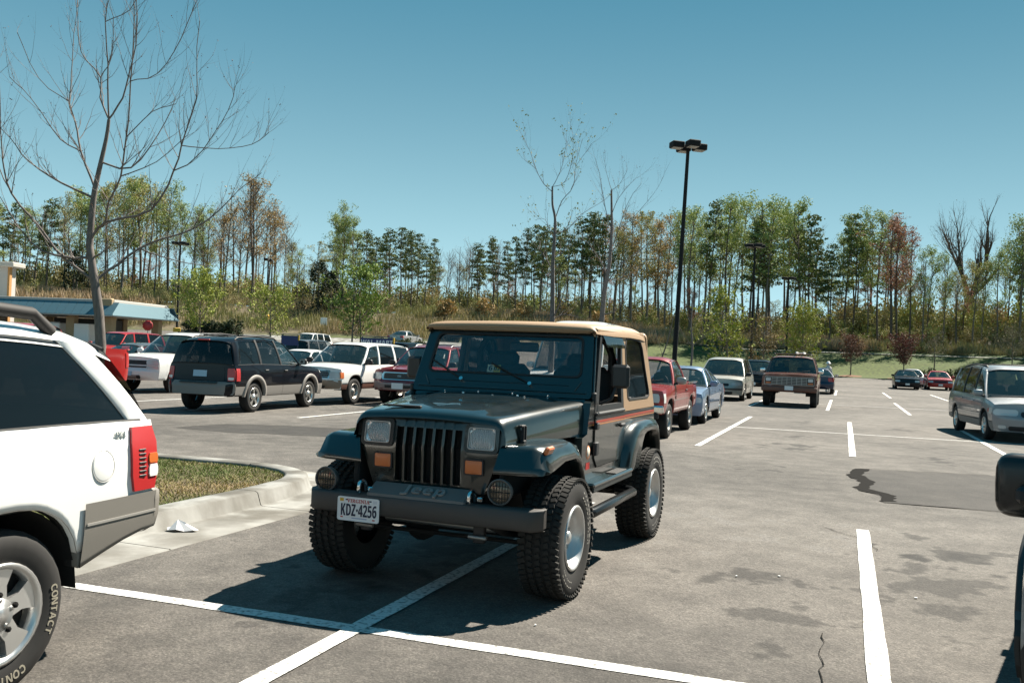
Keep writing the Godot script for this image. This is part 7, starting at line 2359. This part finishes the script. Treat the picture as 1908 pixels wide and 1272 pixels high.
	for k in 7:
		shrub("dark green shrub in the row on the left verge", on_land(-32.3 + k * 0.85, 94.0 - k * 0.3), 1.3 if k < 6 else 1.7, 0.7 if k < 6 else 1.0, Color(0.012, 0.022, 0.008), Color(0.045, 0.06, 0.02), 70 + k, "shrubs on the left verge")
	for k in 6:
		shrub("low grey green shrub on the mulch beside the red tree", on_land(39.8 + k * 1.5, 92.0 + (k % 2) * 0.8), 1.1, 0.65, Color(0.04, 0.05, 0.02), Color(0.10, 0.11, 0.05), 80 + k, "shrubs on the right lawn")
	for k in 5:
		shrub("tan budding shrub at the foot of the wood", on_land(-8.0 + k * 4.6, 113.0 + (k % 2) * 2.0), 2.6, 1.1, Color(0.22, 0.14, 0.05), Color(0.36, 0.25, 0.11), 90 + k, "tan shrubs below the pines")
	for k in 4:
		shrub("clipped hedge bush by the pale road", on_land(-12.4 + k * 1.3, 88.0), 1.0, 0.8, Color(0.03, 0.045, 0.015), Color(0.08, 0.10, 0.03), 100 + k, "bushes by the pale road")
	# mulch rings
	var mulch := mat(lin(0.16, 0.075, 0.045), 1.0)
	for q in [[34.3, 95.0, 1.2], [38.8, 93.0, 1.6], [43.0, 92.6, 4.2]]:
		var mb := MB.new()
		var p0 := on_land(q[0], q[1])
		for k in 20:
			var t0 := TAU * k / 20.0; var t1 := TAU * (k + 1) / 20.0
			var a := on_land(q[0] + cos(t0) * q[2], q[1] + sin(t0) * 0.9); var b := on_land(q[0] + cos(t1) * q[2], q[1] + sin(t1) * 0.9)
			mb.flat()
			mb.tri(p0 + Vector3(0, 0.16, 0), b + Vector3(0, 0.03, 0), a + Vector3(0, 0.03, 0))
		structure(mb, "mulch_bed", mulch)

# ---------- lamp posts, signs, canopy building, a bystander
func lamp_post(label: String, at: Vector3, top: float, heads: int, turn: float, group := "lamp posts of the car park") -> Node3D:
	var t := thing("lamp_post", label, "lamp post", at, turn, group)
	var h := top - at.y
	boxp("concrete_base", Vector3(0, 0.36, 0), Vector3(0.55, 0.8, 0.55), 0.04, M.yellow, t)
	var mb := MB.new()
	mb.tube([Vector3(0, 0.7, 0), Vector3(0, h - 0.15, 0)], [0.115, 0.075], 8)
	part(mb, "pole", mat(lin(0.006, 0.006, 0.006), 0.85), t)
	var dk := mat(lin(0.006, 0.005, 0.005), 0.85)
	for k in heads:
		var a := TAU * k / heads
		var H := Node3D.new(); H.name = "lamp_head"; t.add_child(H, true)
		H.position = Vector3(0, h - 0.06, 0); H.rotation.y = a
		boxp("housing", Vector3(0.50, 0.07, 0), Vector3(0.52, 0.26, 0.50), 0.03, dk, H)
		boxp("lens", Vector3(0.50, -0.065, 0), Vector3(0.42, 0.03, 0.40), 0.01, mat(lin(0.3, 0.29, 0.26), 0.3), H)
		boxp("arm", Vector3(0.2, 0.06, 0), Vector3(0.34, 0.07, 0.08), 0.01, dk, H)
	return t

func corral_sign(label: String, at: Vector3, turn: float, w: float, h: float, y: float, text: String):
	var t := thing("blue_sign", label, "sign", at, turn)
	var blue := mat(lin(0.012, 0.03, 0.12), 0.45)
	boxp("panel", Vector3(0, y, 0), Vector3(w, h, 0.06), 0.012, blue, t)
	for s in [-1.0, 1.0]:
		tubep("post", [Vector3(s * w * 0.46, -0.05, 0), Vector3(s * w * 0.46, y + h * 0.62, 0)], 0.03, mat(lin(0.02, 0.03, 0.06), 0.4), t)
	tubep("top_rail", [Vector3(-w * 0.46, y + h * 0.62, 0), Vector3(w * 0.46, y + h * 0.62, 0)], 0.02, mat(lin(0.02, 0.03, 0.06), 0.4), t)
	boxp("rail_cap", Vector3(w * 0.52, y + h * 0.3, 0.02), Vector3(0.08, 0.3, 0.08), 0.01, M.yellow, t)
	var rail := MB.new()
	for yy in [0.5, 0.95]:
		rail.tube([Vector3(-w * 0.46, yy, 0), Vector3(-w * 0.46, yy, -4.5)], [0.025, 0.025], 6)
		rail.tube([Vector3(w * 0.46, yy, 0), Vector3(w * 0.46, yy, -4.5)], [0.025, 0.025], 6)
	part(rail, "cart_rails", M.steel, t)
	if text:
		inst(lettering(text, h * 0.44, 0.02, "Droid Sans", true), "lettering", mat(lin(0.7, 0.72, 0.76), 0.5), t, Transform3D(Basis(), Vector3(0, y + h * 0.08, 0.035)))
		boxp("small_print", Vector3(0, y - h * 0.32, 0.033), Vector3(w * 0.6, h * 0.10, 0.01), 0, mat(lin(0.3, 0.35, 0.5), 0.5), t)

func make_street_furniture():
	var p := on_land(6.72, 39.0)
	lamp_post("tall lamp post with four square heads right of centre", p, 10.45, 4, deg_to_rad(12), "").rotation.z = -0.03
	lamp_post("lamp post above the pale minivan, second in line", on_land(18.6, 73.0), 10.6, 4, deg_to_rad(12), "")
	lamp_post("farthest lamp post on the right, above brown truck", on_land(29.5, 101.0), 10.7, 4, deg_to_rad(12), "")
	lamp_post("lamp post on the left beside the light green sapling", on_land(-31.4, 88.0), 10.6, 4, deg_to_rad(40), "")
	lamp_post("distant lamp post above the black suv's roof", on_land(-27.3, 104.0), 10.8, 2, deg_to_rad(80), "")
	corral_sign("large blue cart return sign with white lettering above white suv", on_land(-6.6, 46.0), -TH * 0.4, 1.62, 0.52, 1.75, "WAL-MART")
	corral_sign("smaller plain blue cart return sign left of the large one", on_land(-12.4, 52.5), TH * 0.2, 0.95, 0.55, 1.68, "")
	# low white marker on the bank
	var mk := thing("marker_sign", "small white marker sign on the dry bank", "sign", on_land(-20.2, 100.5))
	boxp("panel", Vector3(0, 1.1, 0), Vector3(0.7, 0.8, 0.04), 0.01, M.white_paint, mk)
	tubep("post", [Vector3(0, -0.1, -0.04), Vector3(0, 1.4, -0.04)], 0.04, M.steel, mk)
	# yellow bollard bases by the kerb
	for q in [[-9.0, 56.6], [-8.1, 56.4], [14.9, 58.8]]:
		var b := thing("yellow_bollard", {-9.0: "yellow bollard at the foot of the bushy sapling, left of two", -8.1: "yellow bollard at the foot of the bushy sapling, right of two", 14.9: "short yellow bollard between pale minivan and brown truck"}[q[0]], "bollard", on_land(q[0], q[1]))
		var mb := MB.new()
		mb.lathe([[0.20, -0.1], [0.20, 0.85], [0.17, 0.95], [0.0, 0.98]], Transform3D(Basis(Vector3.RIGHT, -PI / 2), Vector3.ZERO), 14)
		part(mb, "post", M.yellow, b)
		boxp("foot", Vector3(0, 0.02, 0), Vector3(0.5, 0.1, 0.5), 0.02, M.concrete, b)
	make_canopy()
	make_person()

func make_canopy():
	# filling station canopy with a blue hipped roof edge
	var o := thing("canopy_building", "filling station canopy with blue metal roof on the far left", "building", on_land(-36.9, 70.0), deg_to_rad(-6))
	var blue := mat(lin(0.075, 0.15, 0.185), 0.5, 0.1)
	var cream := mat(lin(0.36, 0.26, 0.15), 0.8)
	var pale := mat(lin(0.42, 0.41, 0.38), 0.7)
	var W := 10.2; var D := 5.0
	for s in [-1.0, 1.0]:
		for k in 34:      # standing seam panels of the sloping edge
			var x := lerpf(-W, W, (k + 0.5) / 34.0)
			var mb := MB.new()
			var hw := W / 34.0 * 0.96
			mb.sheet([PackedVector3Array([Vector3(x - hw, 2.38, s * D), Vector3(x + hw, 2.38, s * D)]), PackedVector3Array([Vector3(x - hw, 3.28, s * (D - 0.9)), Vector3(x + hw, 3.28, s * (D - 0.9))])], Vector3(0, -0.03, 0))
			part(mb, "roof_panel", blue, o)
	for s in [-1.0, 1.0]:
		var mb := MB.new()
		mb.sheet([PackedVector3Array([Vector3(s * (W + 0.05), 2.38, -D), Vector3(s * (W + 0.05), 2.38, D)]), PackedVector3Array([Vector3(s * (W - 0.4), 3.28, -D + 0.9), Vector3(s * (W - 0.4), 3.28, D - 0.9)])], Vector3(0, -0.03, 0))
		part(mb, "roof_hip", blue, o)
	boxp("parapet", Vector3(0, 3.36, 0), Vector3(W * 2 - 0.9, 0.22, D * 2 - 1.9), 0.03, pale, o)
	boxp("soffit", Vector3(0, 2.33, 0), Vector3(W * 2, 0.06, D * 2), 0.0, pale, o)
	for x in [-5.5, 0.6, 6.4, 9.2]:
		for z in [-3.4, 3.4]:
			boxp("column", Vector3(x, 1.05, z), Vector3(0.6, 2.5, 0.6), 0.04, cream, o)
	for x in [-3.4, 3.6]:
		var pm := boxp("fuel_pump", Vector3(x, 0.9, 1.2), Vector3(0.9, 1.9, 0.5), 0.05, M.white_paint, o)
		boxp("pump_panel", Vector3(x, 1.2, 1.46), Vector3(0.6, 0.7, 0.03), 0.01, M.red_ink, pm)
	boxp("gable_ornament", Vector3(9.3, 3.2, D - 0.9), Vector3(0.9, 0.7, 0.5), 0.08, cream, o)
	boxp("gable_ornament", Vector3(0.2, 3.4, D - 0.9), Vector3(0.7, 0.45, 0.5), 0.05, pale, o)
	boxp("kiosk", Vector3(4.5, 1.0, -2.0), Vector3(4.2, 2.4, 2.4), 0.04, mat(lin(0.05, 0.05, 0.05), 0.6), o)
	for x in [5.0, 7.2]:
		boxp("white_cabinet", Vector3(x, 0.9, 3.2), Vector3(1.2, 1.7, 0.9), 0.04, M.white_paint, o)
	# gable end of the shop at the very edge
	var b := thing("shop_building", "corner of a pale building with orange edge, far left", "building", on_land(-44.6, 76.0), 0.0)
	boxp("wall", Vector3(0, 2.4, 0), Vector3(8.0, 6.0, 1.2), 0.05, mat(lin(0.42, 0.39, 0.36), 0.8), b)
	boxp("corner_pier", Vector3(4.04, 2.4, 0.45), Vector3(0.16, 6.0, 0.4), 0.02, mat(lin(0.38, 0.20, 0.07), 0.8), b)
	boxp("cornice", Vector3(0.1, 5.55, 0), Vector3(8.9, 0.4, 2.0), 0.06, mat(lin(0.40, 0.38, 0.34), 0.7), b)
	# round red sign by the canopy
	var s := thing("red_sign", "small round red sign by the canopy's right end", "sign", on_land(-25.6, 66.0))
	var sm := MB.new()
	sm.lathe([[0.0, 0.03], [0.38, 0.03], [0.38, 0.0], [0.0, 0.0]], Transform3D(Basis(Vector3.BACK, PI / 8), Vector3(0, 2.1, 0)), 8)
	part(sm, "panel", mat(lin(0.40, 0.03, 0.03), 0.5), s)
	tubep("post", [Vector3(0, -0.1, -0.03), Vector3(0, 2.4, -0.03)], 0.03, M.steel, s)

# someone in pale clothes standing beyond the navy sedan
func make_person():
	var o := thing("person", "person in pale clothes standing beyond the navy sedan", "person", on_land(18.75, 55.6), 0.4)
	var bones := [[Vector3(0, 0.95, 0), 0.15, Vector3(0, 1.38, 0), 0.165], [Vector3(0.0, 1.42, 0), 0.06, Vector3(0, 1.52, 0.0), 0.055], [Vector3(0.09, 0.92, 0), 0.09, Vector3(0.10, 0.5, 0.02), 0.065], [Vector3(0.10, 0.5, 0.02), 0.065, Vector3(0.10, 0.06, 0), 0.045], [Vector3(-0.09, 0.92, 0), 0.09, Vector3(-0.10, 0.5, 0.02), 0.065], [Vector3(-0.10, 0.5, 0.02), 0.065, Vector3(-0.10, 0.06, 0), 0.045],
		[Vector3(0.10, 0.035, -0.02), 0.04, Vector3(0.11, 0.03, 0.14), 0.035], [Vector3(-0.10, 0.035, -0.02), 0.04, Vector3(-0.11, 0.03, 0.14), 0.035], [Vector3(0.19, 1.38, 0), 0.06, Vector3(0.27, 1.12, 0.02), 0.045], [Vector3(0.27, 1.12, 0.02), 0.045, Vector3(0.26, 0.86, 0.12), 0.035], [Vector3(-0.19, 1.38, 0), 0.06, Vector3(-0.27, 1.12, 0.02), 0.045], [Vector3(-0.27, 1.12, 0.02), 0.045, Vector3(-0.26, 0.86, 0.12), 0.035], [Vector3(0.26, 0.86, 0.12), 0.035, Vector3(0.26, 0.76, 0.14), 0.03], [Vector3(-0.26, 0.86, 0.12), 0.035, Vector3(-0.26, 0.76, 0.14), 0.03], [Vector3(-0.19, 1.38, 0), 0.07, Vector3(0.19, 1.38, 0), 0.07],
		[Vector3(0, 1.60, 0.01), 0.085, Vector3(0, 1.68, 0), 0.095], [Vector3(0, 1.62, 0.09), 0.015, Vector3(0, 1.60, 0.105), 0.018]]
	part(body_mesh(bones, 0.028), "body", mat(lin(0.55, 0.52, 0.48), 0.9), o)
	var hm := MB.new()
	hm.lathe([[0.0, 0.115], [0.06, 0.105], [0.10, 0.06], [0.112, 0.0], [0.17, -0.015], [0.172, -0.025], [0.11, -0.02]], Transform3D(Basis(Vector3.RIGHT, -PI / 2), Vector3(0, 1.69, 0)), 16)
	part(hm, "hat", M.white_paint, o)
	var fm := MB.new()
	fm.lathe([[0.0, 0.0], [0.05, -0.006], [0.075, -0.03]], Transform3D(Basis(), Vector3(0, 1.625, 0.098)), 12)
	part(fm, "face", mat(lin(0.28, 0.16, 0.11), 0.7), o)

func body_mesh(bones: Array, cell: float) -> MB:
	var lo := Vector3(9, 9, 9); var hi := -lo
	for b in bones:
		for q in [[b[0], b[1]], [b[2], b[3]]]:
			lo = lo.min(q[0] - Vector3.ONE * (q[1] + 0.06)); hi = hi.max(q[0] + Vector3.ONE * (q[1] + 0.06))
	var n := Vector3i(((hi - lo) / cell).ceil()) + Vector3i.ONE
	var f := PackedFloat32Array(); f.resize(n.x * n.y * n.z)
	for k in n.z:
		for j in n.y:
			for i in n.x:
				var p := lo + Vector3(i, j, k) * cell
				var d := 1.0
				for b in bones:
					var ab: Vector3 = b[2] - b[0]
					var t := clampf((p - b[0]).dot(ab) / maxf(ab.length_squared(), 1e-6), 0.0, 1.0)
					var e := p.distance_to(b[0] + ab * t) - lerpf(b[1], b[3], t)
					var h := clampf(0.5 + 0.5 * (d - e) / 0.03, 0.0, 1.0)
					d = lerpf(d, e, h) - 0.03 * h * (1.0 - h)
				f[i + n.x * (j + n.y * k)] = d
	var vert := {}
	var at := func(i: int, j: int, k: int) -> float: return f[i + n.x * (j + n.y * k)]
	for k in n.z - 1:
		for j in n.y - 1:
			for i in n.x - 1:
				var s := Vector3.ZERO; var c := 0
				for e in [[0,0,0,1,0,0],[0,1,0,1,1,0],[0,0,1,1,0,1],[0,1,1,1,1,1],[0,0,0,0,1,0],[1,0,0,1,1,0],[0,0,1,0,1,1],[1,0,1,1,1,1],[0,0,0,0,0,1],[1,0,0,1,0,1],[0,1,0,0,1,1],[1,1,0,1,1,1]]:
					var a: float = at.call(i + e[0], j + e[1], k + e[2]); var b: float = at.call(i + e[3], j + e[4], k + e[5])
					if (a < 0) != (b < 0):
						s += Vector3(e[0], e[1], e[2]).lerp(Vector3(e[3], e[4], e[5]), a / (a - b)); c += 1
				if c > 0: vert[Vector3i(i, j, k)] = lo + (Vector3(i, j, k) + s / c) * cell
	var mb := MB.new()
	mb.next_group()
	for k in range(1, n.z - 1):
		for j in range(1, n.y - 1):
			for i in range(1, n.x - 1):
				var a: float = at.call(i, j, k)
				for q in [[1, 0, 0], [0, 1, 0], [0, 0, 1]]:
					var b: float = at.call(i + q[0], j + q[1], k + q[2])
					if (a < 0) == (b < 0): continue
					var u := Vector3i(q[1], q[2], q[0]); var w := Vector3i(q[2], q[0], q[1])
					var p := Vector3i(i, j, k)
					mb.oquad(vert[p - u - w], vert[p - w], vert[p], vert[p - u], Vector3(q[0], q[1], q[2]) * (1.0 if a < 0 else -1.0))
	return mb

func make_camera_and_light():
	var cam := Camera3D.new()
	cam.name = "camera"
	cam.fov = 39.88
	cam.near = 0.05; cam.far = 2500.0
	cam.position = Vector3(0, 1.586, 0)
	cam.basis = Basis(Vector3.RIGHT, deg_to_rad(0.683)) * Basis(Vector3.BACK, deg_to_rad(2.213))
	add_child(cam)
	cam.current = true
	var env := Environment.new()
	env.background_mode = Environment.BG_SKY
	var sm := ProceduralSkyMaterial.new()
	sm.sky_top_color = lin(0.008, 0.205 / 2.7, 0.345 / 2.7)
	sm.sky_horizon_color = lin(0.68 / 2.7, 1.05 / 2.7, 1.12 / 2.7)
	sm.sky_curve = 0.128
	sm.ground_bottom_color = lin(0.03, 0.028, 0.026)
	sm.ground_horizon_color = lin(0.08, 0.09, 0.09)
	sm.sun_angle_max = 1.0
	var sky := Sky.new()
	sky.sky_material = sm
	env.sky = sky
	env.tonemap_mode = Environment.TONE_MAPPER_LINEAR
	env.tonemap_exposure = 2.7
	env.sdfgi_enabled = true; env.ssao_enabled = true; env.ssil_enabled = true
	var we := WorldEnvironment.new()
	we.name = "world_environment"
	we.environment = env
	add_child(we)
	var sun := DirectionalLight3D.new()
	sun.name = "sun"
	sun.light_energy = 1.6
	sun.light_color = Color(1.0, 0.965, 0.905)
	sun.light_angular_distance = 0.5
	sun.shadow_enabled = true
	add_child(sun)
	sun.look_at_from_position(Vector3(0.62, 1.0, -0.59) * 50.0, Vector3.ZERO)

func _ready():
	rng.seed = 20040417
	make_camera_and_light()
	make_materials()
	make_setting()
	make_jeep()
	make_fleet()
	make_street_furniture()
	make_planting()
	make_wood()
